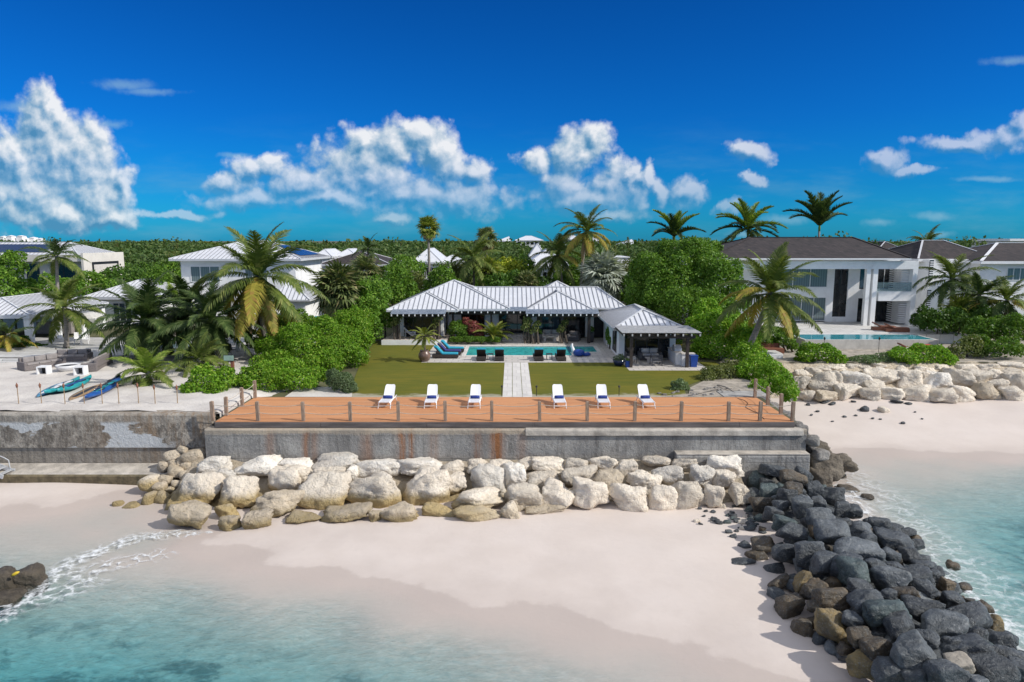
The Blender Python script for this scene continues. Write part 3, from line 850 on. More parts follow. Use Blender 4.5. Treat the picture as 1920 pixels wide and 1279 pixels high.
# raised sand patio of the neighbour on the left
PZ0 = .3
sp = MB()
gxs = np.linspace(-60, -13.2, 70); gys = np.linspace(34.3, 50, 40)
SX, SY = np.meshgrid(gxs, gys)
SZ = PZ0 + .05 * np.sin(SX * 1.1 + SY * .6) * np.sin(SY * 1.4) + .03 * np.sin(SX * 2.7 - SY * 2.1)
SZ = SZ - .38 * np.clip((SX + 15.5) / 2.0, 0, 1)
SX = np.where(SY < 38.95, np.minimum(SX, -15.08), SX)
tag(link('patio_sand', grid_mesh('patio_sand', SX, SY, SZ, M['patio_sand'])), kind='structure')
tag(obj('left_terrace', MB().poly([(-60, 50, .2), (-13.4, 50, .2), (-13.4, 62, .2), (-60, 62, .2)]), M['grey_tiles']), kind='structure')

# sea: one closed body of clear water
def seg_d(X, Y, pl):
    best = np.full(X.shape, 1e9)
    for (ax, ay), (bx, by) in zip(pl[:-1], pl[1:]):
        vx, vy = bx - ax, by - ay
        t = np.clip(((X - ax) * vx + (Y - ay) * vy) / (vx * vx + vy * vy + 1e-9), 0, 1)
        best = np.minimum(best, np.hypot(X - ax - t * vx, Y - ay - t * vy))
    return best
wx = np.concatenate((np.linspace(-90, -21, 10)[:-1], np.linspace(-21, 34, 240), np.linspace(34, 90, 10)[1:]))
wy = np.concatenate((np.linspace(-60, 15, 10)[:-1], np.linspace(15, 44, 150), [48.0]))
WX, WY = np.meshgrid(wx, wy)
def pl(l): return [tuple(G(a, b, SEA))[:2] for a, b in l]
wave1 = pl([(-60, 1185), (0, 1160), (60, 1120), (120, 1060), (180, 1035), (250, 1010), (330, 1000), (400, 1000)])
wave2 = pl([(90, 1085), (150, 1075), (210, 1058), (300, 1040)])
wave3 = pl([(-40, 1150), (40, 1130), (120, 1110), (170, 1090)])
jet = pl([(1570, 860), (1560, 890), (1590, 930), (1640, 985), (1720, 1030), (1760, 1070), (1830, 1120), (1880, 1170), (1960, 1230)])
jet2 = pl([(1580, 880), (1650, 925), (1740, 1000), (1830, 1070), (1920, 1130)])
foam = np.exp(-(seg_d(WX, WY, wave1) / .45) ** 2) * .80
foam = np.maximum(foam, np.exp(-(seg_d(WX, WY, wave2) / .6) ** 2) * .62)
foam = np.maximum(foam, np.exp(-(seg_d(WX, WY, wave3) / .8) ** 2) * .50)
foam = np.maximum(foam, np.exp(-(seg_d(WX, WY, jet) / .7) ** 2) * .70)
foam = np.maximum(foam, np.exp(-(seg_d(WX, WY, jet2) / 1.5) ** 2) * .34)
lz = beach_z(WX, WY).reshape(WX.shape)
WZ = SEA + .012 * np.sin(WX * 2.1 + WY * 1.3) * np.sin(WY * 2.9 - WX * .6) + .05 * np.exp(-(seg_d(WX, WY, wave1) / .3) ** 2)
ny, nx = WX.shape
V = np.stack((WX.ravel(), WY.ravel(), WZ.ravel()), 1)
ii = np.arange(ny * nx).reshape(ny, nx)
q = np.stack((ii[:-1, :-1], ii[:-1, 1:], ii[1:, 1:], ii[1:, :-1]), -1).reshape(-1, 4)
ring = list(ii[0, :]) + list(ii[1:, -1]) + list(ii[-1, -2::-1]) + list(ii[-2:0:-1, 0])
nb = len(ring); bo = len(V)
VB = V[ring].copy(); VB[:, 2] = -11
V2 = np.vstack((V, VB))
side = [(ring[k], bo + k, bo + (k + 1) % nb, ring[(k + 1) % nb]) for k in range(nb)]
faces = np.concatenate((q.ravel(), np.array(side).ravel(), bo + np.arange(nb)[::-1]))
tot = np.concatenate((np.full(len(q) + nb, 4), [nb]))
sea_me = np_mesh('sea', V2, tot, faces, M['sea'])
att = sea_me.attributes.new('foam', 'FLOAT', 'POINT')
att.data.foreach_set('value', np.concatenate((foam.ravel(), np.zeros(nb))).astype(np.float32))
sh = np.clip((SEA - lz) / .30, 0, 1); sh = sh * sh * (3 - 2 * sh)
att = sea_me.attributes.new('shore', 'FLOAT', 'POINT')
att.data.foreach_set('value', np.concatenate((sh.ravel(), np.ones(nb))).astype(np.float32))
tag(link('sea_water', sea_me), kind='structure')

# ------------------------------------------------------------------ sea walls
XL = D(384, 830, 33).x; XR = D(1512, 830, 33).x
sw = thing('seawall', 'long grey concrete seawall with rust streaks under the orange deck', 'wall', ((XL + XR) / 2, 33.4, -3.3))
bm_ = MB()
prof = [(33.0, -3.6), (33.0, -.36), (33.06, -.31), (33.7, -.31), (33.7, -3.6)]
bm_.profile(prof, XL, XR)
obj('wall_body', bm_, M['seawall'], sw, bevel=.03)
cap = MB(); xa = D(985, 805, 33).x
cap.profile([(32.88, -.62), (32.90, -.36), (32.96, -.29), (33.45, -.285), (33.45, -.62)], xa, XR - .2)
obj('coping', cap, M['capstone'], sw, bevel=.03)
lg = MB(); xb = D(1268, 850, 32.5).x; xc = D(1518, 850, 32.5).x
lg.profile([(32.35, -3.6), (32.38, -1.52), (32.45, -1.44), (33.02, -1.42), (33.02, -3.6)], xb, xc)
obj('ledge', lg, M['seawall'], sw, bevel=.04)
lt = MB(); lt.box(xb + .01, xc - .01, 32.40, 33.0, -1.438, -1.395)
obj('ledge_top', lt, M['capstone'], sw)

lw_ = thing('seawall', 'older patched concrete seawall below the sand patio with the torches', 'wall', (-24, 34, -3.3))
b1 = MB(); b1.profile([(33.92, -3.3), (33.90, -1.55), (33.80, -1.50), (33.92, .16), (34.0, .25), (34.6, .28), (34.6, -3.3)], -60, XL + .01)
obj('wall_body', b1, M['oldwall'], lw_)
b2 = MB(); b2.profile([(32.72, -3.3), (32.62, -2.62), (32.80, -2.50), (33.9, -2.36), (33.9, -3.3)], -60, D(335, 880, 33).x)
obj('footing', b2, M['algae'], lw_)
b3 = MB(); b3.profile([(32.66, -2.60), (32.80, -2.492), (33.89, -2.352), (33.89, -2.42)], -60, D(330, 880, 33).x)
obj('footing_top', b3, M['capstone'], lw_)

# ------------------------------------------------------------------ deck
dk = thing('wooden_deck', 'long orange timber deck on the seawall with six white loungers', 'deck', (0, 36, 0))
DX0, DX1, DY0, DY1 = -14.9, 14.15, 33.3, 38.72
obj('deck_boards', MB().box(DX0, DX1, DY0, DY1, -.05, .006), M['deck'], dk)
fa = MB()
xs = [DX0, -9.6, -4.3, 1.1, 6.6, 11.4, DX1]
for a, b in zip(xs[:-1], xs[1:]):
    fa.box(a + .006, b - .006, DY0 - .07, DY0 - .004, -.29, -.012)
fa.box(DX1 + .004, DX1 + .06, DY0, DY1, -.29, -.012)
fa.box(DX0 - .06, DX0 - .004, DY0, DY1, -.29, -.012)
obj('fascia', fa, M['beam'], dk, bevel=.01)

def rope_fence(label, bases, name='rope_fence', H=1.03, wdt=.155):
    t = thing(name, label, 'rope fence', bases[0])
    for p in bases:
        p = Vector(p)
        mb = MB(); s = wdt / 2
        jx, jy = rnd.uniform(-.02, .02), rnd.uniform(-.02, .02)
        h = H + rnd.uniform(-.02, .03)
        mb.add([(p.x - s, p.y - s, p.z), (p.x + s, p.y - s, p.z), (p.x + s, p.y + s, p.z), (p.x - s, p.y + s, p.z),
                (p.x - s + jx, p.y - s + jy, p.z + h - .04), (p.x + s + jx, p.y - s + jy, p.z + h - .04), (p.x + s + jx, p.y + s + jy, p.z + h - .04), (p.x - s + jx, p.y + s + jy, p.z + h - .04),
                (p.x + jx, p.y + jy, p.z + h)],
               [(0, 1, 5, 4), (1, 2, 6, 5), (2, 3, 7, 6), (3, 0, 4, 7), (4, 5, 8), (5, 6, 8), (6, 7, 8), (7, 4, 8), (3, 2, 1, 0)])
        obj('post', mb, M['postwood'], t)
    for f in (.82, .42):
        mb = MB()
        for a, b in zip(bases[:-1], bases[1:]):
            a = Vector(a) + Vector((0, 0, H * f)); b = Vector(b) + Vector((0, 0, H * f))
            pp = [a.lerp(b, k / 8) - Vector((0, 0, .10 * (1 - (2 * k / 8 - 1) ** 2))) for k in range(9)]
            mb.tube(pp, .016, 5)
        obj('rope', mb, M['rope'], t)
    return t
front = [D(px, 790, 33.42).x for px in (399, 484, 569, 657, 747, 835, 922, 1012, 1101, 1190, 1277, 1366, 1425, 1486)]
rope_fence('long row of wooden posts with rope along the front edge of the orange deck', [(x, 33.45, .006) for x in front])
rope_fence('short rope fence climbing along the left end of the orange deck', [(-14.82, y, .006) for y in (34.5, 36.6, 38.5)])
rope_fence('short rope fence along the right end of the orange deck', [(14.05, y, .006) for y in (34.75, 36.6, 38.6)], H=1.12)
# thin path lights on the lawn edge
lampm = MB().tube([(0, 0, 0), (0, 0, .52)], .02, 6); lamph = MB().lathe([(.02, .5), (.07, .52), (.05, .6), (.015, .64)], 8)
def lawn_light(px, lab):
    t = thing('path_light', lab, 'garden light', tuple(G(px, 743, .01) + Vector((0, .08, 0))))
    obj('stake', lampm, M['black'], t, local=True); obj('lamp_head', lamph, M['black'], t, local=True)
lawn_light(941, 'small black garden light left of the stone path at the deck edge')
lawn_light(1006, 'small black garden light right of the stone path at the deck edge')
lawn_light(1161, 'small black garden light at the lawn edge, far right of the stone path')

# white steel stairs at the far left
st = thing('beach_stairs', 'white metal stairs leading down from the old seawall at the left edge', 'stairs', (-25.5, 33.2, -2.6))
sa, sb = Vector((-28.3, 33.2, -1.2)), Vector((-25.0, 33.0, -2.5))
for dy in (0, -.8):
    o_ = Vector((0, dy, 0))
    obj('stringer', MB().bar(sa + o_, sb + o_, .06, .2), M['steel'], st)
    rl = MB().tube([sa + o_ + Vector((0, 0, .62)), sb + o_ + Vector((-.45, 0, .72)), sb + o_ + Vector((-.25, 0, .6)), sb + o_ + Vector((-.2, 0, .05))], .026, 6)
    for k in (.35, .7): 
        c_ = sa.lerp(sb, k) + o_
        rl.tube([c_, c_ + Vector((0, 0, .64))], .02, 6)
    obj('handrail', rl, M['steel'], st)
tr_ = MB()
for k in range(9):
    c_ = sa.lerp(sb, (k + .5) / 9)
    tr_.box(c_.x - .12, c_.x + .12, 32.3, 33.15, c_.z + .02, c_.z + .06)
obj('treads', tr_, M['steel'], st)
# ------------------------------------------------------------------ roofs
def face_seams(mb, pts, spacing, mi, wd=.05, ht=.055, lift=.02):
    P = [Vector(p) for p in pts]
    e = (P[1] - P[0]); L = e.length; e.normalize()
    n = e.cross(P[-1] - P[0]).normalized()
    s = n.cross(e)
    Q = [((p - P[0]).dot(e), (p - P[0]).dot(s)) for p in P]
    k = int(L / spacing); off = (L - (k - 1) * spacing) / 2
    for j in range(k):
        t = off + j * spacing
        ys = []
        for (x1, y1), (x2, y2) in zip(Q, Q[1:] + Q[:1]):
            if (x1 - t) * (x2 - t) <= 0 and abs(x1 - x2) > 1e-6:
                ys.append(y1 + (t - x1) / (x2 - x1) * (y2 - y1))
        if len(ys) < 2: continue
        a, b = min(ys), max(ys)
        if b - a < .25: continue
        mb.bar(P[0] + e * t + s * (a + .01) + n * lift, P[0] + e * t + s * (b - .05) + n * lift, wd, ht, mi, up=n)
def hip_roof(parent, x0, x1, y0, y1, ze, zr, A, B, spacing=.42, mats=None, axis='x', fascia=.16, seams=True, capw=.15, name='roof', shade=True):
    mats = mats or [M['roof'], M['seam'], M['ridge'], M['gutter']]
    a = Vector((A[0], A[1], zr)); b = Vector((B[0], B[1], zr))
    c00, c10, c11, c01 = Vector((x0, y0, ze)), Vector((x1, y0, ze)), Vector((x1, y1, ze)), Vector((x0, y1, ze))
    same = (a - b).length < .01
    if axis == 'x':
        F = [[c00, c10, b, a] if not same else [c00, c10, a], [c10, c11, b], [c11, c01, a, b] if not same else [c11, c01, a], [c01, c00, a]]
        hips = [(c00, a), (c01, a), (c10, b), (c11, b)]
    else:
        F = [[c00, c10, a], [c10, c11, b, a] if not same else [c10, c11, a], [c11, c01, b], [c01, c00, a, b] if not same else [c01, c00, a]]
        hips = [(c00, a), (c10, a), (c11, b), (c01, b)]
    if not same: hips.append((a, b))
    mb = MB()
    for f in F:
        mb.poly(f, 0)
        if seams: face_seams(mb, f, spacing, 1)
    for p, q in hips: mb.bar(p + Vector((0, 0, .04)), q + Vector((0, 0, .04)), capw, .07, 2)
    d = fascia
    for p, q in ((c00, c10), (c10, c11), (c11, c01), (c01, c00)):
        mb.poly([p - Vector((0, 0, d)), q - Vector((0, 0, d)), q, p], 3)
    mb.poly([c01 - Vector((0, 0, d)), c11 - Vector((0, 0, d)), c10 - Vector((0, 0, d)), c00 - Vector((0, 0, d))], 3)
    return obj(name, mb, mats, parent)
def window(parent, x0, x1, y, z0, z1, nx=2, mat=None, name='window', fm=None, fw=.06, face=-1, nz=1, axis='x'):
    """framed glazing on a wall plane; axis x: spans x at y; axis y: spans y (given as x0..x1) at x=y"""
    mat = mat or M['glass']; fm = fm or M['black']
    g = MB(); f = MB(); d = face
    def bx(mb, a0, a1, zz0, zz1, o0, o1):
        lo, hi = sorted((y + d * o0, y + d * o1))
        if axis == 'x': mb.box(a0, a1, lo, hi, zz0, zz1)
        else: mb.box(lo, hi, a0, a1, zz0, zz1)
    bx(g, x0 + fw * .5, x1 - fw * .5, z0 + fw * .5, z1 - fw * .5, .005, .035)
    bx(f, x0, x0 + fw, z0, z1, .003, .07); bx(f, x1 - fw, x1, z0, z1, .003, .07)
    bx(f, x0 + fw, x1 - fw, z1 - fw, z1, .003, .068); bx(f, x0 + fw, x1 - fw, z0, z0 + fw, .003, .068)
    for k in range(1, nx):
        c = x0 + (x1 - x0) * k / nx
        bx(f, c - fw / 2, c + fw / 2, z0 + fw, z1 - fw, .003, .064)
    for k in range(1, nz):
        c = z0 + (z1 - z0) * k / nz
        bx(f, x0 + fw, x1 - fw, c - fw / 2, c + fw / 2, .002, .060)
    o = obj(name, f, fm, parent)
    obj('pane', g, mat, o)
    return o
def awning(parent, x0, x1, yb, yf, z, ztop, nraf, posts=(), zfloor=0.0, postw=.2, sheet='polycarb', yp=None):
    yp = yp if yp is not None else yf + .35
    obj('pergola_beam', MB().box(x0 + .1, x1 - .1, yp - .1, yp + .1, z - .14, z + .14), M['darkwood'], parent)
    for k in range(nraf):
        x = x0 + .12 + (x1 - x0 - .24) * k / (nraf - 1)
        mb = MB().bar((x, yb, ztop - .10), (x, yf - .12, z + .14), .09, .15, 0)
        mb.box(x - .048, x + .048, yf - .155, yf - .118, z + .06, z + .22, 1)
        obj('rafter', mb, [M['darkwood'], M['white_paint']], parent)
    sh = MB()
    nn = max(2, int((x1 - x0) / 2.0))
    for k in range(nn):
        a = x0 + (x1 - x0) * k / nn; b = x0 + (x1 - x0) * (k + 1) / nn - .02
        sh.add([(a, yf - .05, z + .23), (b, yf - .05, z + .23), (b, yb, ztop), (a, yb, ztop), (a, yf - .05, z + .255), (b, yf - .05, z + .255), (b, yb, ztop + .025), (a, yb, ztop + .025)],
               [(0, 3, 2, 1), (4, 5, 6, 7), (0, 1, 5, 4), (1, 2, 6, 5), (2, 3, 7, 6), (3, 0, 4, 7)])
    obj('awning_sheet', sh, M[sheet], parent)
    for x in posts:
        obj('post', MB().box(x - postw / 2, x + postw / 2, yp - postw / 2, yp + postw / 2, zfloor, z - .14), M['darkwood'], parent)

# ------------------------------------------------------------------ the villa
vl = thing('beach_villa', 'long low villa with white standing-seam hip roofs behind the swimming pool', 'house', (-.5, 62, 0))
def X3(cx, Y): return (700 + cx / 4 - 960) / 1280 * (Y * math.cos(PITCH) + 6.5 * math.sin(PITCH))
hip_roof(vl, -11.05, -4.75, 59.7, 68, 2.95, 4.26, (-7.9, 62.85), (-7.9, 66.5), axis='y')
hip_roof(vl, -11.0, -.2, 61.1, 71.5, 2.93, 5.2, (-5.6, 66.0), (-5.6, 66.0))
hip_roof(vl, -6.0, 10.45, 62.0, 70.4, 2.94, 4.52, (-3.5, 66.2), (8.25, 66.2))
hip_roof(vl, 1.35, 7.25, 60.1, 66.0, 2.92, 4.30, (4.3, 63.1), (4.3, 66.0), axis='y')
hip_roof(vl, 1.4, 8.2, 69.0, 76.0, 3.0, 4.72, (4.8, 72.5), (4.8, 72.5))
wl = MB()
wl.box(-10.4, -9.75, 61.3, 61.5, 0, 2.9); wl.box(-9.75, -6.45, 61.3, 61.5, 2.45, 2.9)
wl.box(-10.4, -10.2, 61.5, 70, 0, 2.9)
wl.box(-6.45, -6.2, 61.3, 63.6, 0, 2.9)
fy = 63.6
for a, b in ((X3(560, fy), X3(660, fy)), (X3(835, fy), X3(940, fy)), (X3(1150, fy), X3(1228, fy)), (X3(1590, fy), X3(1655, fy))): wl.box(a, b, fy, fy + .2, .0, 2.9)
wl.box(-6.2, 9.6, fy + .003, fy + .197, 2.42, 2.9)
wl.box(9.4, 9.6, fy + .2, 70, 0, 2.9); wl.box(-10.2, 9.4, 69.8, 70, 0, 2.9)
wl.box(-6.2, 9.4, 64.3, 64.45, 0, 2.9)
obj('wall', wl, M['white'], vl)
fl = MB(); fl.box(-11.3, -5.7, 58.75, 61.3, -.02, .42); fl.box(-11.2, -5.6, 61.3, 63.6, -.02, .40)
obj('raised_terrace', fl, M['terrace_tiles'], vl)
obj('terrace_edge', MB().box(-11.35, -5.68, 58.70, 58.748, -.02, .44), M['white'], vl)
stp = MB()
for k in range(3): stp.box(X3(965, 61), X3(1145, 61), 61.0 + .36 * k, 63.0, .14 * k + .013 if k else .0, .14 * (k + 1))
obj('steps', stp, M['pavers'], vl)
window(vl, -9.75, -6.45, 61.3, .42, 2.45, 4, name='sliding_door')
window(vl, X3(660, fy), X3(835, fy), fy, .02, 2.42, 3, name='sliding_door')
window(vl, X3(940, fy), X3(1150, fy), fy, .44, 2.42, 3, name='sliding_door')
window(vl, X3(1228, fy), X3(1400, fy), fy, .02, 2.42, 3, name='sliding_door', mat=M['glass_blue'])
window(vl, X3(1405, fy), X3(1590, fy), fy, .02, 2.42, 3, name='sliding_door')
obj('passage_shade_panel', MB().box(X3(1655, fy), 9.4, fy + .05, fy + .12, 0, 2.42), M['black'], vl)  # black panel stands in for the shade of an open passage
awning(vl, X3(140, 59.3), X3(550, 59.3), 59.72, 58.5, 2.50, 3.0, 10, (X3(175, 59.4), X3(492, 59.4)), .42, yp=59.4)
awning(vl, X3(560, 61.5), X3(1160, 61.5), 62.02, 61.0, 2.50, 2.99, 13, (X3(597, 61.7), X3(885, 61.7), X3(1152, 61.7)), .0, .18, yp=61.7)
awning(vl, X3(1142, 59.6), X3(1690, 59.6), 60.12, 58.9, 2.48, 2.97, 13, (X3(1175, 60.0), X3(1415, 60.0), X3(1617, 60.0)), .0, .26, yp=59.8)
# interior glow items: a picture on the back wall seen through the glass is left to the glazing

# pool
pool = thing('swimming_pool', 'long turquoise swimming pool in the pale terrace in front of the villa', 'pool', (0, 55.4, 0))
bs = MB()
zb = -1.4
for x0, x1, y0, y1 in ((PX0, PX1, PY0, PY1), (PX1, PX2, PYS, PY1)):
    bs.poly([(x0, y0, zb), (x1, y0, zb), (x1, y1, zb), (x0, y1, zb)])
bs.poly([(PX0, PY1, zb), (PX2, PY1, zb), (PX2, PY1, .0), (PX0, PY1, .0)]); bs.poly([(PX0, PY0, zb), (PX0, PY1, zb), (PX0, PY1, 0), (PX0, PY0, 0)])
bs.poly([(PX2, PYS, zb), (PX2, PY1, zb), (PX2, PY1, 0), (PX2, PYS, 0)]); bs.poly([(PX0, PY0, zb), (PX1, PY0, zb), (PX1, PY0, 0), (PX0, PY0, 0)])
bs.poly([(PX1, PY0, zb), (PX1, PYS, zb), (PX1, PYS, 0), (PX1, PY0, 0)]); bs.poly([(PX1, PYS, zb), (PX2, PYS, zb), (PX2, PYS, 0), (PX1, PYS, 0)])
M['pool_tile'] = plain('blue_pool_tile', (.03, .16, .24), .3, .3, 6)
obj('basin', bs, M['pool_tile'], pool)
wt = MB()
wt.poly([(PX0, PY0, -.012), (PX1, PY0, -.012), (PX1, PYS, -.012), (PX2, PYS, -.012), (PX2, PY1, -.012), (PX0, PY1, -.012)])
obj('water', wt, M['pool_water'], pool)
co = MB(); cw = .32; z0, z1 = .013, .045
co.box(PX0 - cw, PX0, PY0 - cw, PY1 + cw, z0, z1); co.box(PX0 + .002, PX1 - .002, PY0 - cw, PY0, z0, z1); co.box(PX1, PX1 + cw, PY0 - cw, PYS - .33, z0, z1)
co.box(PX1 + .002, PX2 + cw, PYS - cw, PYS, z0, z1); co.box(PX2, PX2 + cw, PYS + .002, PY1 + cw, z0, z1); co.box(PX0 + .002, PX2 - .002, PY1, PY1 + cw, z0, z1)
obj('coping', co, M['path_slabs'], pool)
obj('spa_edge', MB().box(PX1 - .12, PX1 + .12, PYS + .002, PY1 - .002, -.9, .02), M['pool_tile'], pool)

# ------------------------------------------------------------------ pool house
ph = thing('pool_house', 'small pool house with metal hip roof and slatted pergola on the right of the pool', 'house', (10.4, 52, 0))
hip_roof(ph, 7.65, 13.2, 51.0, 62.0, 2.42, 3.52, (10.45, 54.4), (10.6, 58.8), axis='y')
pw = MB()
XA, XB = 8.25, 12.6
pw.box(XA, XA + .42, 52.0, 52.3, 0, 2.4); pw.box(XB - .45, XB, 52.0, 52.3, 0, 2.4); pw.box(XA + .42, XB - .45, 52.003, 52.297, 2.15, 2.4)
pw.box(XA, XA + .2, 52.3, 53.2, 0, 2.4); pw.box(XA, XA + .2, 55.6, 61, 0, 2.4); pw.box(XA + .003, XA + .197, 53.2, 55.6, 2.05, 2.4); pw.box(XA + .003, XA + .197, 53.2, 55.6, 0, .15)
pw.box(XB - .2, XB, 52.3, 61, 0, 2.4); pw.box(XA + .2, XB - .2, 60.8, 61, 0, 2.4)
obj('wall', pw, M['white'], ph)
window(ph, XA + .42, XB - .45, 52.12, .02, 2.15, 4, name='sliding_door', fw=.08)
window(ph, 53.2, 55.6, XA + .1, .15, 2.05, 2, name='window', axis='y')
X4 = lambda cx, Y: (1080 + cx / 4 - 960) / 1280 * (Y * math.cos(PITCH) + 6.5 * math.sin(PITCH))
M['oldslat'] = plain('weathered_grey_slats', (.42, .42, .42), .55, .3, 3, .3, 20, stretch=(1, 6, 1))
pxa, pxb = 7.75, 13.35
ypo = 48.1
pga = (X4(418, ypo), X4(840, ypo))
for x in pga: obj('post', MB().box(x - .1, x + .1, ypo - .1, ypo + .1, .0, 2.12), M['darkwood'], ph)
for yy in (ypo, 50.6): obj('pergola_beam', MB().box(pxa + .5, pxb - .3, yy - .09, yy + .09, 2.12, 2.34), M['darkwood'], ph)
for k in range(10):
    x = pxa + .12 + (pxb - pxa - .24) * k / 9
    mb = MB().bar((x, 51.6, 2.47), (x, 47.55, 2.42), .1, .16, 0)
    mb.box(x - .052, x + .052, 47.51, 47.548, 2.34, 2.50, 1)
    obj('rafter', mb, [M['darkwood'], M['oldslat']], ph)
sl_ = MB()
for k in range(34):
    y = 47.6 + k * .112
    sl_.box(pxa, pxb, y, y + .078, 2.555 + .0012 * k, 2.585 + .0012 * k)
obj('pergola_slats', sl_, M['oldslat'], ph)

# ------------------------------------------------------------------ loungers
def white_lounger():
    t = thing('sun_lounger', 'x', 'sun lounger', (0, 0, 0), 0, 'white loungers on the orange deck')
    # local: feet towards -y, head +y (rises)
    for s in (-1, 1):
        f = MB()
        f.tube([(s * .31, -.95, .30), (s * .31, -.3, .34), (s * .31, .30, .34), (s * .31, .78, .36)], [.026, .03, .03, .026], 7)
        obj('side_rail', f, M['white_plastic'], t, local=True, smooth=True)
    for s in (-1, 1):
        obj('leg', MB().tube([(s * .31, -.72, .33), (s * .325, -.86, .16), (s * .335, -.98, 0)], [.028, .024, .022], 7), M['white_plastic'], t, local=True, smooth=True)
        obj('leg', MB().tube([(s * .31, .46, .34), (s * .325, .60, .17), (s * .335, .74, 0)], [.028, .024, .022], 7), M['white_plastic'], t, local=True, smooth=True)
    obj('stretcher', MB().tube([(-.325, -.88, .14), (.325, -.88, .14)], .016, 6), M['white_plastic'], t, local=True)
    sb = MB()
    for k in range(11):
        y = -.97 + k * .105
        sb.box(-.285, .285, y, y + .075, .335 + .012 * math.sin(k * .3), .36 + .012 * math.sin(k * .3))
    sb.box(-.30, -.262, -.99, .20, .33, .375); sb.box(.262, .30, -.99, .20, .33, .375)
    obj('seat', sb, M['white_plastic'], t, local=True)
    bk = MB(); an = R(45)
    ca, sa_ = math.cos(an), math.sin(an)
    def bp(x, l, th): return (x, .20 + l * ca - th * sa_, .35 + l * sa_ + th * ca)
    rows = [(0, .285), (.15, .29), (.55, .285), (.74, .275), (.82, .25), (.86, .19)]
    vs = []
    for th in (0, .035):
        for l, hw in rows:
            for x in (-hw, -hw * .5, 0, hw * .5, hw): vs.append(bp(x, l, th - .02 * (1 - (x / max(hw, .01)) ** 2)))
    n = len(rows); fs = []
    for layer in (0, 1):
        o_ = layer * n * 5
        for r in range(n - 1):
            for c in range(4):
                q_ = (o_ + r * 5 + c, o_ + r * 5 + c + 1, o_ + (r + 1) * 5 + c + 1, o_ + (r + 1) * 5 + c)
                fs.append(q_ if layer else q_[::-1])
    edge = [r * 5 for r in range(n)] + [(n - 1) * 5 + c for c in range(1, 5)] + [r * 5 + 4 for r in range(n - 2, -1, -1)] + [3, 2, 1]
    for a, b in zip(edge, edge[1:] + edge[:1]): fs.append((a, b, b + n * 5, a + n * 5))
    bk.add(vs, fs)
    obj('backrest', bk, M['white_plastic'], t, local=True)
    for s in (-.2, .2): obj('back_strut', MB().tube([(s, .62, .74), (s, .72, .36)], .015, 6), M['white_plastic'], t, local=True)
    return t
def rolled_towel():
    mb = MB()
    mb.tube([(-.25, 0, .095), (-.08, 0, .098), (.10, 0, .098), (.25, 0, .095)], [.088, .094, .094, .088], 14)
    return mb
LN = ['leftmost', 'second', 'third', 'fourth', 'fifth', 'rightmost']
wl0 = white_lounger()
tm = None
wx_ = [728, 810, 891, 1047, 1129, 1209]
dsc = ['leftmost lounger', 'second lounger from the left', 'lounger just left of the stone path', 'lounger just right of the stone path', 'second lounger from the right', 'rightmost lounger']
desc = ['leftmost white sun lounger on the orange deck', 'second white sun lounger from the left on the orange deck', 'white sun lounger just left of where the stone path meets the deck',
        'white sun lounger just right of where the stone path meets the deck', 'white sun lounger second from the right end of the deck row', 'rightmost white sun lounger on the orange deck']
tw_mesh = None
for i, px in enumerate(wx_):
    p = G(px, 758, .006)
    rz = R([-2.5, 1.5, -1, 2, -1.5, 2.5][i])
    loc = (p.x, p.y - .05, .006)
    if i == 0:
        o = wl0; o.location = loc; o.rotation_euler = (0, 0, rz); o['label'] = desc[0]
    else: o = dup(wl0, loc, rz, desc[i])
    tl = obj('rolled_towel', rolled_towel(), M['navy_cloth'], None, smooth=True)
    tl.location = Vector(loc) + Matrix.Rotation(rz, 3, 'Z') @ Vector((rnd.uniform(-.03, .03), -.12, .355)); tl.rotation_euler = (0, 0, rz + R(rnd.uniform(-4, 4)))
    tag(tl, 'rolled navy towel on the white ' + dsc[i] + ' on the deck' , 'towel', 'navy towels on the white loungers')

def wicker_lounger(cush, name='pool_lounger'):
    t = thing(name, 'x', 'sun lounger', (0, 0, 0), 0)
    obj('base', MB().box(-.35, .35, -1.0, 1.0, .06, .30), M['wicker'], t, local=True, bevel=.02)
    for sx in (-1, 1):
        for y in (-.9, .9): obj('foot', MB().box(sx * .30 - .04, sx * .30 + .04, y - .04, y + .04, 0, .06), M['wicker'], t, local=True)
    an = R(48); ca, sa_ = math.cos(an), math.sin(an)
    hb = MB().add([(-.34, .25, .30), (.34, .25, .30), (.34, .25 + .78 * ca, .30 + .78 * sa_), (-.34, .25 + .78 * ca, .30 + .78 * sa_),
                   (-.34, .25 + .05 * sa_, .26), (.34, .25 + .05 * sa_, .26), (.34, .25 + .78 * ca + .06 * sa_, .30 + .78 * sa_ - .06 * ca), (-.34, .25 + .78 * ca + .06 * sa_, .30 + .78 * sa_ - .06 * ca)],
                  [(0, 1, 2, 3), (7, 6, 5, 4), (0, 4, 5, 1), (1, 5, 6, 2), (2, 6, 7, 3), (3, 7, 4, 0)])
    obj('backrest', hb, M['wicker'], t, local=True)
    cu = MB(); th = .10
    pr = [(-.98, .305), (.22, .305), (.25 + .74 * ca, .30 + .74 * sa_), (.25 + .80 * ca - .02, .30 + .86 * sa_), (.25 + .74 * ca - th * sa_, .32 + .78 * sa_ + th * ca), (.22 - .04, .305 + th + .02), (-.96, .305 + th)]
    cu.profile(pr, -.32, .32)
    obj('cushion', cu, cush, t, local=True, bevel=.03)
    # towel flap over the head of the backrest
    obj('headrest', MB().box(-.325, .325, .25 + .70 * ca, .25 + .82 * ca + .06, .30 + .74 * sa_, .30 + .90 * sa_), cush, t, local=True, bevel=.03)
    return t
k1 = wicker_lounger(M['teal_cloth'])
pl_px = [902, 936, 1010, 1052.5]
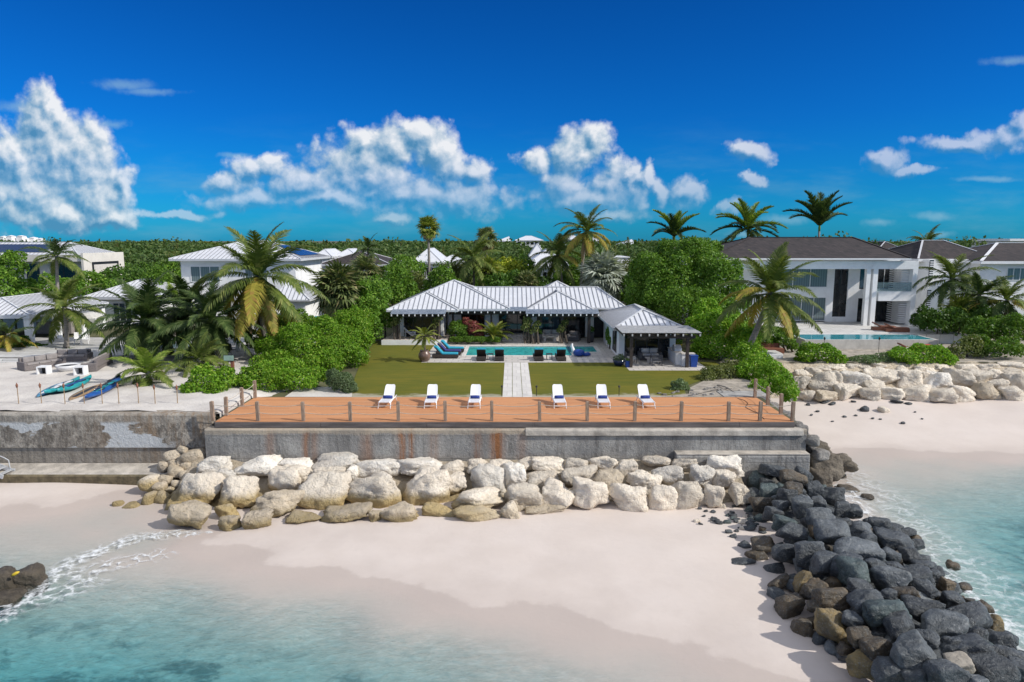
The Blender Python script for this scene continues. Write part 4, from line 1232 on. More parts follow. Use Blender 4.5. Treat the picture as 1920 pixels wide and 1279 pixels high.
pl_lab = ['dark wicker pool lounger with teal cushion, far left of the four facing the pool', 'dark wicker pool lounger with teal cushion, left of the path and right of a table',
          'dark wicker pool lounger with teal cushion, just right of the path end', 'dark wicker pool lounger with teal cushion, far right of the four facing the pool']
for i, px in enumerate(pl_px):
    p = G(px, 677.5, TZ)
    # heads towards the camera, feet to the pool
    loc = (p.x, p.y + .98, TZ)
    if i == 0: k1.location = loc; k1.rotation_euler = (0, 0, math.pi); k1['label'] = pl_lab[0]; k1['group'] = 'loungers facing the pool'
    else: dup(k1, loc, math.pi + R(rnd.uniform(-2, 2)), pl_lab[i], 'loungers facing the pool')
for i, (mt, Y, lab) in enumerate(((M['teal_cloth'], 52.1, 'teal cushioned lounger at the left pool end, nearest of three'), (M['purple_cloth'], 53.5, 'navy cushioned lounger between two teal ones at the left pool end'), (M['teal_cloth'], 54.9, 'teal cushioned lounger at the left pool end, farthest of three'))):
    t = wicker_lounger(mt)
    t.location = (-5.15 + .12 * i, Y, TZ); t.rotation_euler = (0, 0, R(90)); tag(t, lab, None, 'loungers at the left end of the pool')
def side_table(px, lab):
    p = G(px, 674.5, TZ)
    t = thing('side_table', lab, 'table', (p.x, p.y + .1, TZ), 0, 'side tables by the pool')
    obj('table_top', MB().box(-.24, .24, -.24, .24, .42, .45), M['black'], t, local=True)
    for sx in (-1, 1):
        for sy in (-1, 1): obj('leg', MB().box(sx * .2 - .02, sx * .2 + .02, sy * .2 - .02, sy * .2 + .02, 0, .42), M['black'], t, local=True)
side_table(919.5, 'small black side table between the two left pool loungers')
side_table(1030, 'small black side table between the two right pool loungers')
# ------------------------------------------------------------------ modern white house on the right
hr = thing('modern_house', 'white two-storey modern house with dark shingle roof behind the infinity pool', 'house', (31, 68, 0))
SH = [M['shingles'], M['seam'], M['shingle_edge'], M['white']]
HZ = .8
def XR_(px, Y): return (px - 960) / 1280 * (Y * math.cos(PITCH) + 3.5 * math.sin(PITCH))
def XC(cx, Y): return XR_(1440 + cx / 4, Y)
YF, YB = 66.0, 69.2
xl, xr = 21.0, 39.1
hip_roof(hr, 18.6, 38.0, 65.4, 79.5, 7.32, 9.3, (25.0, 72.5), (35.8, 72.5), mats=[M['shingles'], M['seam'], M['shingles'], M['white_paint']], seams=False, capw=.22, fascia=.13)
fr = MB()
fr.box(xl, xr, YF, YF + .7, 6.28, 7.04)                       # front beam
fr.box(XC(1085, YF), xr - .003, YF + .003, YF + 3.2, HZ, 6.28)      # right cheek wall
fr.box(XC(820, YF + .5), XC(1088, YF), YF + .01, YF + 3.2, 3.2, 4.12)   # balcony slab
obj('frame', fr, M['white'], hr)
for a, b in ((740, 770), (790, 825)): obj('column', MB().box(XC(a, YF), XC(b, YF), YF + .004, YF + .45, HZ - .1, 6.28), M['white'], hr)
wb = MB()
G1, G2 = XC(240, YB), XC(450, YB)
T1, T2 = XC(497, YB), XC(608, YB)
wb.box(xl, XC(60, YB), YB, YB + .3, HZ, 7.3)
wb.box(XC(60, YB), G2 + .1, YB + .003, YB + .3, 3.3, 4.3); wb.box(XC(60, YB), G2 + .1, YB + .003, YB + .3, 6.45, 7.3); wb.box(G2, T1, YB, YB + .3, HZ, 7.3)
wb.box(T1, T2, YB + .003, YB + .3, HZ, 1.25); wb.box(T1, T2, YB + .003, YB + .3, 6.45, 7.3); wb.box(T2, XC(690, YB), YB, YB + .3, HZ, 7.3)
wb.box(XC(690, YB), XC(1100, YB), YB + .003, YB + .3, 3.2, 4.12); wb.box(XC(690, YB), xr, YB + .003, YB + .3, 6.4, 7.3); wb.box(XC(740, YB), XC(800, YB), YB, YB + .3, HZ, 6.4)
wb.box(XC(1100, YB), xr, YB, YB + .3, HZ, 6.4)
wb.box(19.4, 19.7, 66.4, 79, HZ, 7.3); wb.box(xr - .3, xr - .004, YB + .3, 79, HZ, 7.3); wb.box(19.4, xr, 78.7, 79, HZ, 7.3); wb.box(19.4, xl, 66.4, YB + .3, HZ, 7.3)
obj('wall', wb, M['white'], hr)
obj('floor_slab', MB().box(19.0, 40.2, 59.7, 79, -.1, HZ - .01), M['white_tiles'], hr)
window(hr, XC(60, YB), G2, YB + .1, 4.3, 6.45, 3, M['glass_curtain'], fm=M['white_paint'])
window(hr, XC(80, YB), G2, YB + .1, HZ + .1, 3.3, 4, M['glass_curtain'], name='sliding_door', fm=M['white_paint'])
window(hr, T1, T2, YB + .1, 1.25, 6.45, 1, M['glass'], name='stair_window', fm=M['white_paint'])
window(hr, XC(690, YB), XC(740, YB), YB + .1, 4.12, 6.4, 1, M['glass_blue'], fm=M['black'])
window(hr, XC(800, YB), XC(1098, YB), YB + .1, 4.12, 6.4, 4, M['glass'], name='balcony_door', fm=M['white_paint'])
window(hr, XC(690, YB), XC(740, YB), YB + .1, HZ, 3.2, 1, M['glass'], fm=M['black'])
window(hr, XC(800, YB), XC(1098, YB), YB + .1, HZ, 3.2, 4, M['glass'], name='sliding_door', fm=M['black'])
gb, gbm = MB(), None
gb.box(XC(830, YF), XC(1085, YF), YF + .06, YF + .08, 4.12, 5.0)
obj('balcony_glass', gb, M['balustrade'], hr)
for z0, z1 in ((4.2, 6.25), (1.0, 3.18)):
    mb = MB(); n = int((z1 - z0) / .2)
    for k in range(n):
        z = z0 + (z1 - z0) * k / n
        mb.box(XC(1000, YF + .7), XC(1084, YF + .7), YF + .6, YF + .66, z, z + .11)
        mb.box(XC(998, YF + .7), XC(998, YF + .7) + .06, YF + .72, YF + 2.8, z, z + .11)
    obj('slat_screen', mb, M['white_paint'], hr)
# infinity pool
ip = thing('infinity_pool', 'raised infinity pool with pale wall in front of the modern white house', 'pool', (30, 58, 0))
ia, ib = XR_(1516, 56.4), XR_(1770, 56.4)
M['pool_wall'] = plain('pale_pool_wall', (.52, .50, .46), .7, .12, 2, .2, 14, dirt=((.30, .28, .25), .5, 1.2))
obj('pool_wall', MB().box(ia, ib, 56.4, 56.6, -.3, .80).box(ia, ia + .2, 56.6, 61.2, -.3, .80).box(ib - .2, ib, 56.6, 59.2, -.3, .80), M['pool_wall'], ip)
obj('water', MB().poly([(ia + .2, 56.6, .79), (ib - .2, 56.6, .79), (ib - .2, 59.68, .79), (ia + .2, 59.68, .79)]), M['pool_blue'], ip)
wd = thing('timber_terrace', 'red-brown timber terrace below the infinity pool wall', 'deck', (30, 54.5, 0))
obj('boards', MB().box(XR_(1530, 54), XR_(1800, 54), 54.0, 56.3, -.3, -.06), M['ipe'], wd)
tag(obj('right_garden_ground', MB().poly([(15.8, 50.4, -.012), (60, 50.4, -.012), (60, 66, -.012), (18, 66, -.012)]), M['sandy_soil']), kind='structure')
# box steps and white table left of the infinity pool
bx_ = thing('timber_steps', 'red-brown timber box steps beside the white plunge tub', 'steps', (22.2, 55.2, 0))
obj('step', MB().box(XR_(1432, 54), XR_(1480, 54), 54.2, 55.0, -.1, .38), M['ipe'], bx_); obj('step', MB().box(XR_(1432, 54), XR_(1478, 54), 55.0, 55.6, -.1, .72), M['ipe'], bx_)
pt = thing('plunge_tub', 'low white square tub on the sandy slope behind the leaning palm', 'tub', (20.5, 52.6, 0))
obj('tub_wall', MB().box(XR_(1435, 52), XR_(1475, 52), 51.9, 53.4, -.2, .36), M['white_paint'], pt, bevel=.05)
obj('tub_cover', MB().box(XR_(1437, 52), XR_(1473, 52), 52.0, 53.3, .36, .42), M['pale_cloth'], pt, bevel=.02)
def low_lounger(loc, rz, lab, mt):
    t = thing('low_lounger', lab, 'sun lounger', loc, rz)
    obj('base', MB().box(-.4, .4, -1, 1, 0, .28), M['ipe'], t, local=True, bevel=.02)
    obj('mattress', MB().profile([(-.96, .283), (.3, .283), (.98, .62), (.94, .74), (.28, .40), (-.96, .40)], -.37, .37), mt, t, local=True, bevel=.02)
low_lounger((XC(925, 62), 62.6, HZ), R(75), 'brown daybed on the terrace under the balcony of the modern house', M['ipe'])
low_lounger((XC(985, 61.8), 61.6, HZ), R(80), 'brown daybed nearest the slat screens beside the infinity pool', M['ipe'])
low_lounger((XC(1120, 55.2), 55.3, -.06), R(82), 'brown daybed beside the folded red parasol below the infinity pool', M['ipe'])
rp_ = thing('folded_parasol', 'folded red parasol lying on the timber terrace below the infinity pool', 'parasol', (XC(1200, 55), 55.0, -.06), R(8))
obj('canopy', MB().tube([(-1.1, 0, .42), (-.5, 0, .45), (.5, 0, .45), (1.2, .05, .43)], [.1, .22, .26, .12], 10), M['red_cloth'], rp_, local=True, smooth=True)
obj('pole', MB().tube([(-1.5, 0, .42), (1.5, .06, .43)], .03, 6), M['white_paint'], rp_, local=True)
def ground_spot(cx, Y, lab):
    t = thing('garden_torch', lab, 'garden torch', (XC(cx, Y), Y, -.06))
    obj('stake', MB().tube([(0, 0, 0), (0, 0, 1.15)], .018, 6), M['black'], t, local=True); obj('torch_head', MB().lathe([(.02, 1.1), (.07, 1.14), (.07, 1.3), (.02, 1.36)], 8), M['black'], t, local=True)
ground_spot(452, 54.6, 'black garden torch in front of the left end of the infinity pool wall')
ground_spot(868, 54.6, 'black garden torch in front of the middle of the infinity pool wall')

# ------------------------------------------------------------------ far right white house
fh = thing('white_house', 'white house with brown shingle roof behind palms at the right edge', 'house', (54, 80, 0))
hip_roof(fh, 51.5, 70, 75.4, 88, 6.75, 8.7, (57.5, 81.7), (66, 81.7), mats=[M['shingles'], M['seam'], M['white_paint'], M['white_paint']], seams=False, capw=.3, fascia=.3)
hip_roof(fh, 46.7, 56, 79, 92, 6.9, 9.0, (50, 84), (52.5, 84), mats=[M['shingles'], M['seam'], M['shingle_edge'], M['white_paint']], seams=False, capw=.2, fascia=.3)
obj('wall', MB().box(47.4, 52.0, 78.0, 91, 0, 6.88).box(52.0, 69, 76.2, 87.5, 0, 6.6), M['white'], fh)
window(fh, XC(1275, 78), XC(1325, 78), 78.0, 2.9, 3.9, 2, M['glass_curtain'], fm=M['white_paint'])
window(fh, XC(1790, 76.2), XC(1990, 76.2), 76.2, 4.6, 6.0, 4, M['glass_curtain'], fm=M['white_paint'])
window(fh, XC(1470, 78), XC(1545, 78), 78.0, .8, 2.2, 2, M['glass_curtain'], fm=M['white_paint'])
for z0 in (4.6, 1.2):
    mb = MB()
    for k in range(9): mb.box(47.45, XC(1238, 77.9), 77.86, 77.92, z0 + .24 * k, z0 + .24 * k + .13)
    obj('louvre', mb, M['white_paint'], fh)
    obj('louvre_recess', MB().box(47.42, XC(1240, 77.9), 77.94, 77.97, z0 - .05, z0 + 2.2), M['glass'], fh)

# ------------------------------------------------------------------ left neighbours
def XL_(px, Y): return (px - 960) / 1280 * (Y * math.cos(PITCH) + 2.2 * math.sin(PITCH))
h2 = thing('white_house', 'white two-storey house with pale metal roof and solar panels behind the big coconut palm', 'house', (-29, 80, 0))
hx0, hx1 = XL_(316, 77.4), XL_(564, 77.4)
hip_roof(h2, hx0, hx1, 77.4, 90, 6.95, 8.95, (hx0 + 6.2, 83.7), (hx1 - 6.0, 83.7), spacing=.5, fascia=.24)
wx0, wx1 = XL_(338, 78.2), XL_(553, 78.2)
obj('wall', MB().box(wx0, wx1, 78.2, 89.2, 0, 6.72), M['white'], h2)
window(h2, XL_(356, 78.2), XL_(411, 78.2), 78.2, 4.3, 6.1, 3, M['glass_curtain'], fm=M['white_paint'])
window(h2, XL_(458, 78.2), XL_(500, 78.2), 78.2, 4.1, 6.1, 3, M['glass_curtain'], fm=M['white_paint'])
obj('downpipe', MB().tube([(wx1 + .06, 88.8, 0), (wx1 + .06, 88.8, 6.7)], .06, 6), M['gutter'], h2)
def rp(fx, y): return Vector((hx1 - 6.0 * fx, y, 6.95 + 2.0 * fx + .10))
obj('solar_panel', MB().add([rp(.12, 79.7), rp(.12, 87.6), rp(.42, 86.9), rp(.42, 80.4)], [(0, 1, 2, 3)]), M['solar'], h2)
obj('solar_panel', MB().add([rp(.45, 81.6), rp(.45, 86.4), rp(.70, 85.4), rp(.70, 82.4)], [(0, 1, 2, 3)]), M['solar'], h2)
# lower wing of the same house, to the right
h2b = thing('garden_pavilion', 'low white pavilion with metal hip roof between the fan palm and coconut palm', 'house', (-21, 70, 0))
hip_roof(h2b, XL_(500, 68), XL_(575, 68), 68.5, 77, 3.1, 4.9, (XL_(534, 70), 71.2), (XL_(534, 70), 73.5), spacing=.45, axis='y')
obj('wall', MB().box(XL_(508, 69), XL_(568, 69), 69.2, 76.4, 0, 2.9), M['white'], h2b)
window(h2b, XL_(520, 69), XL_(550, 69), 69.2, .9, 2.3, 2, M['glass_blue'], fm=M['white_paint'])
h3 = thing('beige_house', 'beige flat-fronted house with dark solar panels on its pale roof at the left edge', 'house', (-52, 85, 0))
hx0, hx1 = XL_(-160, 82), XL_(147, 82.3)
hip_roof(h3, hx0, hx1, 82.3, 90.6, 7.35, 8.75, (hx0 + 4, 86.5), (hx1 - 3.6, 86.5), spacing=.5, fascia=.1)
obj('solar_panel', MB().add([(XL_(-40, 83), 82.9, 7.62), (XL_(84, 83), 82.9, 7.62), (XL_(84, 83), 85.6, 8.54), (XL_(-40, 83), 85.6, 8.54)], [(0, 1, 2, 3)]), M['solar'], h3)
bwx = XL_(156, 82)
obj('wall', MB().box(XL_(-180, 84), bwx - .3, 83.4, 90.5, 0, 7.2).box(bwx - .28, bwx, 82, 90.6, 0, 7.5).box(XL_(-180, 82.4), bwx - .285, 82.2, 83.4, 6.5, 7.3), M['cream'], h3)
window(h3, 83.6, 89.2, bwx, 3.7, 6.4, 1, M['stone_pale'], fm=M['black'], fw=.30, name='shuttered_window', axis='y', face=1)
window(h3, XL_(48, 83.4), XL_(72, 83.4), 83.4, 3.4, 6.2, 1)
window(h3, XL_(95, 83.4), XL_(140, 83.4), 83.4, 3.4, 6.2, 2)
# open pavilion on the left with metal roof on white columns
pv = thing('open_pavilion', 'open white pavilion on square columns with metal hip roof at the left edge', 'pavilion', (-46, 62, 0))
pvx = XL_(46, 57.5)
hip_roof(pv, pvx - 14, pvx, 57.5, 69, 2.75, 3.95, (pvx - 4.5, 60.6), (pvx - 4.5, 66), spacing=.45, fascia=.3, axis='y')
for Y in (58.0, 61.6, 65.2, 68.4): obj('column', MB().box(pvx - .75, pvx - .25, Y - .25, Y + .25, .2, 2.45), M['white'], pv)
for x in (pvx - 5.5, pvx - 10): obj('column', MB().box(x - .25, x + .25, 57.75, 58.25, .2, 2.45), M['white'], pv)
obj('fascia_beam', MB().box(pvx - .8, pvx - .2, 58.3, 68.4, 2.42, 2.6).box(pvx - 13.5, pvx - .2, 57.72, 58.28, 2.42, 2.6), M['white'], pv)
obj('wall', MB().box(pvx - 13.5, pvx - .9, 68.0, 68.3, .2, 2.5), M['white'], pv)
gw = thing('garden_wing', 'low white wing with metal hip roof behind the dark palms on the left', 'house', (-38, 75, 0))
hip_roof(gw, XL_(150, 71), XL_(300, 71), 71, 80, 3.2, 4.75, (XL_(150, 71) + 3.8, 75.3), (XL_(300, 71) - 3.4, 75.3), spacing=.45, fascia=.3)
obj('wall', MB().box(XL_(160, 71.8), XL_(294, 71.8), 71.8, 79.5, .2, 2.95), M['white'], gw)
window(gw, XL_(205, 71.8), XL_(240, 71.8), 71.8, .5, 2.5, 3, M['glass_blue'], fm=M['white_paint'])
window(gw, XL_(262, 71.8), XL_(282, 71.8), 71.8, .9, 2.4, 2, M['glass_blue'], fm=M['white_paint'])
obj('bar_counter', MB().box(pvx - 4.5, pvx - 1.2, 64.6, 65.4, .2, 1.3), M['grey_cloth'], pv)
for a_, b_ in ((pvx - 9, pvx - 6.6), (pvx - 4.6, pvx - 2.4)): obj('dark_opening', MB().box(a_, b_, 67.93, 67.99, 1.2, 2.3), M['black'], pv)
lpz = thing('swimming_pool', 'small pale blue pool glimpsed behind the dark palms on the left', 'pool', (-33, 56.5, .2))
obj('water', MB().poly([(XL_(292, 56), 55.5, .212), (XL_(372, 56), 55.5, .212), (XL_(366, 58), 58.5, .212), (XL_(292, 58), 58.5, .212)]), M['pool_blue'], lpz)
obj('coping', MB().box(XL_(290, 56), XL_(374, 56), 55.2, 55.49, .19, .26), M['white_tiles'], lpz)
# right-hand white posts and low wall near the dining set
gz = thing('white_pergola', 'white posts of a small pergola beside the dining chairs on the left terrace', 'pergola', (-25, 56, .2))
for px, Y in ((465, 57), (478, 59)): obj('post', MB().box(XL_(px, Y) - .2, XL_(px, Y) + .2, Y - .2, Y + .2, .2, 2.7), M['white'], gz)
obj('roof', MB().box(XL_(425, 57), XL_(500, 57), 56.5, 60.5, 2.7, 2.95), M['white'], gz)
# low steps in front of the terrace
for k in range(3):
    tag(obj('terrace_steps', MB().box(-60, XL_(232, 50) - .4 * k, 48.6 + .5 * k, 50.6, .18 + .10 * k if k else .2, .30 + .10 * k), M['white_tiles']), kind='structure')

# ------------------------------------------------------------------ houses far behind
def far_house(label, px0, px1, Y, ze, zr, roofm, wallm, depth=10, name='distant_house', cols=False, zb=0):
    x0, x1 = (px0 - 960) / 1280 * Y, (px1 - 960) / 1280 * Y
    t = thing(name, label, 'house', ((x0 + x1) / 2, Y + depth / 2, 0))
    w_ = min(depth, x1 - x0) / 2
    dd = depth
    if x1 - x0 >= depth: A, B, ax = (x0 + w_, Y + dd / 2), (x1 - w_, Y + dd / 2), 'x'
    else: A, B, ax = ((x0 + x1) / 2, Y + w_), ((x0 + x1) / 2, Y + dd - w_), 'y'
    hip_roof(t, x0, x1, Y, Y + dd, ze, zr, A, B, mats=[roofm, M['seam'], M['ridge'] if roofm is not M['shingles'] else M['shingle_edge'], M['gutter']], seams=False, capw=.15, fascia=.3, axis=ax)
    if cols:
        nC = 4
        for k in range(nC):
            x = x0 + .7 + (x1 - x0 - 1.4) * k / (nC - 1)
            obj('column', MB().box(x - .22, x + .22, Y + .5, Y + .9, zb, ze - .3), M['white'], t)
        obj('wall', MB().box(x0 + .8, x1 - 5, Y + 4, Y + dd - .6, zb, ze - .3), wallm, t)
        obj('balcony', MB().box(x0 + .5, x1 - .5, Y + .6, Y + 3.9, 2.8, 3.2), M['white'], t)
    else:
        obj('wall', MB().box(x0 + .6, x1 - .6, Y + .6, Y + dd - .6, zb, ze - .3), wallm, t)
        for k in range(3):
            x = x0 + 1.2 + (x1 - x0 - 2.4) * k / 3
            window(t, x, x + 1.3, Y + .6, ze - 2.4, ze - .9, 2, fm=M['white_paint'])
    return t
far_house('brown-roofed house with open white columned porch behind the fan palm', 598, 732, 97, 5.7, 7.45, M['shingles'], M['ipe'], 12, 'porch_house', True)
far_house('small white roof peeking above the brown-roofed porch house, left end', 590, 625, 118, 6.3, 7.5, M['roof'], M['white'])
far_house('small white roof peeking above the brown-roofed porch house, right end', 630, 672, 122, 6.3, 7.5, M['roof'], M['white'])
far_house('white hip-roofed house behind the tall thin fan palm', 772, 830, 118, 5.3, 7.6, M['roof'], M['white'], 14)
far_house('low long white-roofed wing right of the tall thin fan palm', 822, 866, 121, 5.2, 6.3, M['roof'], M['cream'], 9)
far_house('broad pale-roofed house behind the middle coconut palms', 984, 1070, 104, 5.2, 7.6, M['roof'], M['white'], 12)
far_house('tall narrow pale roof rising behind the broad pale-roofed house', 992, 1024, 124, 6.2, 8.4, M['roof'], M['cream'], 9)
fb = thing('white_block_house', 'plain white flat-topped block among trees right of the silver palm', 'house', (20, 104, 0))
obj('wall', MB().box(XL_(1146, 100), XL_(1180, 100), 100, 108, 0, 6.5), M['white'], fb); obj('parapet', MB().box(XL_(1145, 100), XL_(1181, 100), 99.9, 108.1, 6.5, 6.65), M['white_paint'], fb)
far_house('brown-roofed house partly hidden left of the modern white house', 1296, 1370, 84, 6.3, 9.0, M['shingles'], M['white'], 14)
far_house('pale roofed house seen over the roof of the modern white house', 1640, 1692, 118, 7.4, 8.8, M['shingles'], M['white'], 10)
fu = thing('far_white_building', 'cream upper storey above the brown roofs at the far right', 'house', (90, 122, 0))
obj('wall', MB().box(XL_(1892, 120), XL_(1990, 120), 120, 130, 0, 8.9), M['cream'], fu); obj('roof', MB().box(XL_(1888, 120), XL_(1995, 120), 119.6, 130.4, 8.9, 9.3), M['white'], fu)
window(fu, XL_(1902, 120), XL_(1912, 120), 120, 7.4, 8.5, 1)
# white buildings on the skyline
def sky_building(label, px0, px1, Y, z1, nb_=5, wm='white'):
    x0, x1 = (px0 - 960) / 1280 * Y, (px1 - 960) / 1280 * Y
    t = thing('skyline_building', label, 'building', ((x0 + x1) / 2, Y, 0))
    obj('wall', MB().box(x0, x1, Y, Y + 14, 0, z1 - 2.2), M[wm], t)
    hip_roof(t, x0 - .8, x1 + .8, Y - .8, Y + 14.8, z1 - 2.2, z1, (x0 + 5, Y + 7), (x1 - 5, Y + 7) if x1 - x0 > 12 else (x0 + 5.01, Y + 7), seams=False, mats=[M['roof'], M['seam'], M['roof'], M['gutter']], capw=.1)
    for k in range(nb_):
        a = x0 + (x1 - x0) * (k + .3) / nb_; window(t, a, a + 1.6, Y, z1 - 4.4, z1 - 2.8, 1, fm=M['white_paint'])
sky_building('long white building on the skyline left of the middle coconut palms', 935, 955, 330, 10.9, 3)
sky_building('white building on the skyline between the two middle coconut palms', 968, 1016, 340, 11.3, 6)
sky_building('white building on the skyline just left of the tall coconut palm', 1056, 1085, 320, 11.7, 4)
sky_building('white building on the skyline just right of the tall coconut palm', 1100, 1118, 330, 11.1, 3)
sky_building('small white roof on the skyline left of the royal palm', 1166, 1186, 300, 9.5, 2)
# built-up hill on the far left skyline
hx = np.linspace(-640, -470, 30); hy = np.linspace(700, 800, 8)
HX, HY = np.meshgrid(hx, hy)
HZZ = 13.0 * np.exp(-((HX + 610) / 85) ** 2) * np.exp(-((HY - 750) / 45) ** 2) + 1.5
tag(link('far_hill', grid_mesh('far_hill', HX, HY, HZZ, plain('dry_hillside', (.16, .13, .09), .95, .3, .05))), kind='structure')
HB = [(3, 443), (17, 442), (36, 442), (47, 447), (59, 445), (72, 447), (10, 448), (27, 447)]
for i, (px, py) in enumerate(HB):
    Y = 715 + 4 * i; p = D(px, py, Y); s = 1.7 + .5 * (i % 3)
    t = thing('hillside_house', 'tiny white house on the far left hill', 'house', (p.x, Y, 3), 0, 'houses on the far left hill')
    obj('wall', MB().box(p.x - s, p.x + s, Y, Y + 7, 2, p.z - .6), M['white'], t)
    obj('roof', MB().add([(p.x - s - .4, Y - .4, p.z - .6), (p.x + s + .4, Y - .4, p.z - .6), (p.x + s + .4, Y + 7.4, p.z - .6), (p.x - s - .4, Y + 7.4, p.z - .6), (p.x, Y + 3.5, p.z + .5)], [(0, 1, 4), (1, 2, 4), (2, 3, 4), (3, 0, 4), (3, 2, 1, 0)]), M['white_paint'], t)
# ------------------------------------------------------------------ boulders
import bmesh
def ico(sub):
    bm = bmesh.new(); bmesh.ops.create_icosphere(bm, subdivisions=sub, radius=1)
    bm.verts.ensure_lookup_table()
    V = np.array([v.co[:] for v in bm.verts]); F = np.array([[v.index for v in f.verts] for f in bm.faces]); bm.free()
    return V / np.linalg.norm(V, axis=1, keepdims=True), F
ICO3, ICO4 = ico(3), ico(4)
def rock_geom(seed, size, planes=13, p=9, rough=.05, sub=3, dmin=.70):
    rg = np.random.default_rng(seed)
    U, F = (ICO4 if sub == 4 else ICO3)
    n = rg.normal(size=(planes, 3)); n /= np.linalg.norm(n, axis=1, keepdims=True)
    n = np.vstack((n, np.array([[1, 0, .1], [-1, .1, 0], [0, 1, -.1], [.1, -1, 0], [0, .1, 1], [0, 0, -1]])))
    d = rg.uniform(dmin, 1.02, len(n))
    q = np.maximum(U @ n.T / d, 0)
    r = (q ** p).sum(1) ** (-1 / p)
    nz = 0
    for f, a in ((2.2, 1.0), (4.3, .65), (8.5, .48), (16, .34)):
        k = rg.normal(size=(5, 3)) * f; ph = rg.uniform(0, 6.28, 5)
        nz = nz + a * (np.sin(U @ k.T + ph).mean(1) if f < 4 else (.5 - np.abs(np.sin(U @ k.T + ph)).mean(1)) * 1.3)
    r = r * (1 + rough * nz * 2.4)
    P = U * r[:, None]
    P = P / np.abs(P).max(0) * np.array(size)
    return P, F
RID = [0]
def rock(name, pos, size, mat, label, cat='boulder', group=None, rz=None, tilt=.25, rough=.05, p=9, sub=3, planes=13, dmin=.70):
    RID[0] += 1
    P, F = rock_geom(RID[0] * 17 + 3, size, planes, p, rough, sub, dmin)
    e = Euler((rnd.uniform(-tilt, tilt), rnd.uniform(-tilt, tilt), rnd.uniform(-.35, .35) if rz is None else rz))
    Rm = np.array(e.to_matrix())
    me = np_mesh(name, P @ Rm.T, np.full(len(F), 3), F, mat)
    me.polygons.foreach_set('use_smooth', [True] * len(me.polygons))
    o = link(name, me); o.location = pos
    return tag(o, label, cat, group)
def shape_word(w, h):
    return 'flat' if w > 2.5 * h else 'wide' if w > 1.7 * h else 'upright' if h > 1.15 * w else 'chunky'
def article_join(*a): return ' '.join(x for x in a if x)

# --- cream boulders stacked below the central seawall (photo x, y, width, height)
CT = [(400, 875, 64, 33, 'w'), (420, 896, 46, 27, 'w'), (483, 882, 87, 40, 'w'), (553, 873, 62, 22, 'w'), (572, 896, 25, 33, ''), (628, 870, 83, 24, 'w'), (617, 892, 58, 27, ''), (659, 888, 29, 30, 'w'),
      (712, 880, 84, 29, 'w'), (782, 880, 93, 30, 'w'), (848, 882, 44, 30, ''), (895, 877, 48, 27, ''), (942, 877, 46, 20, ''), (990, 873, 52, 19, ''), (1030, 877, 65, 26, ''), (1083, 875, 44, 26, ''), (1133, 872, 50, 25, ''),
      (1177, 877, 47, 28, ''), (1235, 868, 54, 20, ''), (1287, 873, 48, 24, ''), (1357, 878, 74, 40, 'w')]
CM = [(375, 918, 77, 52, ''), (445, 927, 70, 52, ''), (530, 903, 74, 54, ''), (608, 930, 90, 68, ''), (702, 927, 95, 72, ''), (795, 923, 92, 66, ''), (827, 896, 21, 26, 'w'), (856, 908, 39, 38, ''), (912, 903, 70, 57, 'w'), (967, 898, 43, 46, 'w'),
      (1020, 902, 63, 30, ''), (1087, 895, 74, 37, ''), (1147, 907, 64, 46, 'b'), (1212, 906, 64, 42, ''), (1253, 892, 62, 36, 'w'), (1318, 898, 53, 45, 'w'), (1363, 903, 42, 32, '')]
CB = [(513, 948, 94, 40, 'm'), (893, 942, 100, 32, ''), (978, 937, 74, 46, ''), (1045, 933, 66, 50, ''), (1108, 932, 72, 54, ''), (1182, 937, 72, 41, ''), (1242, 935, 54, 42, ''), (1295, 932, 70, 48, ''), (1345, 933, 41, 32, ''), (1385, 925, 43, 38, '')]
CF = [(353, 973, 80, 43, 'b'), (345, 951, 64, 19, ''), (423, 963, 50, 24, ''), (477, 980, 58, 33, 'b'), (425, 984, 44, 26, 'b'), (563, 975, 70, 18, 'b'), (647, 970, 93, 24, 'b'), (703, 972, 24, 21, 'b'), (753, 967, 74, 33, 'b'), (825, 965, 66, 20, ''),
      (893, 970, 84, 26, ''), (957, 963, 35, 32, ''), (1020, 960, 80, 17, 'b')]
def revet(rows, Yf, wallname, grp, grow=1.17, zmin=None):
    for rowname, L in rows:
        L = sorted(L)
        for i, (px, py, w_, h_, f) in enumerate(L):
            Y = Yf(py)
            if 'foot' in rowname: Y = G(px, py + h_ * .35, -3.04).y + .15
            c = D(px, py, Y); k = Y / FPX * 1.01
            sx, sz = w_ * k / 2 * grow, h_ * k / 2 * grow * 1.06
            sy = max(sz, .62 * sx)
            mt = {'w': M['limestone_white'], 'b': M['limestone_brown'], 'm': M['limestone_brown']}.get(f, M['limestone'])
            colr = {'w': 'white', 'b': 'brownish', 'm': 'mossy brown'}.get(f, 'cream')
            lab = f'{colr} {shape_word(w_, h_)} boulder, {ORD[i]} from the left in the {rowname}'
            rock('boulder', (c.x, Y + sy * .45, c.z), (sx, sy, sz), mt, lab, group=grp, tilt=.12, rough=.115, p=22, planes=12, sub=4 if w_ > 22 else 3, dmin=.66)
revet([('top course under the seawall', CT), ('middle course under the seawall', CM), ('lower course under the seawall', CB), ('foot course on the sand', CF)],
      lambda py: 32.35 - (py - 866) * .042, 'seawall', 'cream boulders stacked under the seawall')
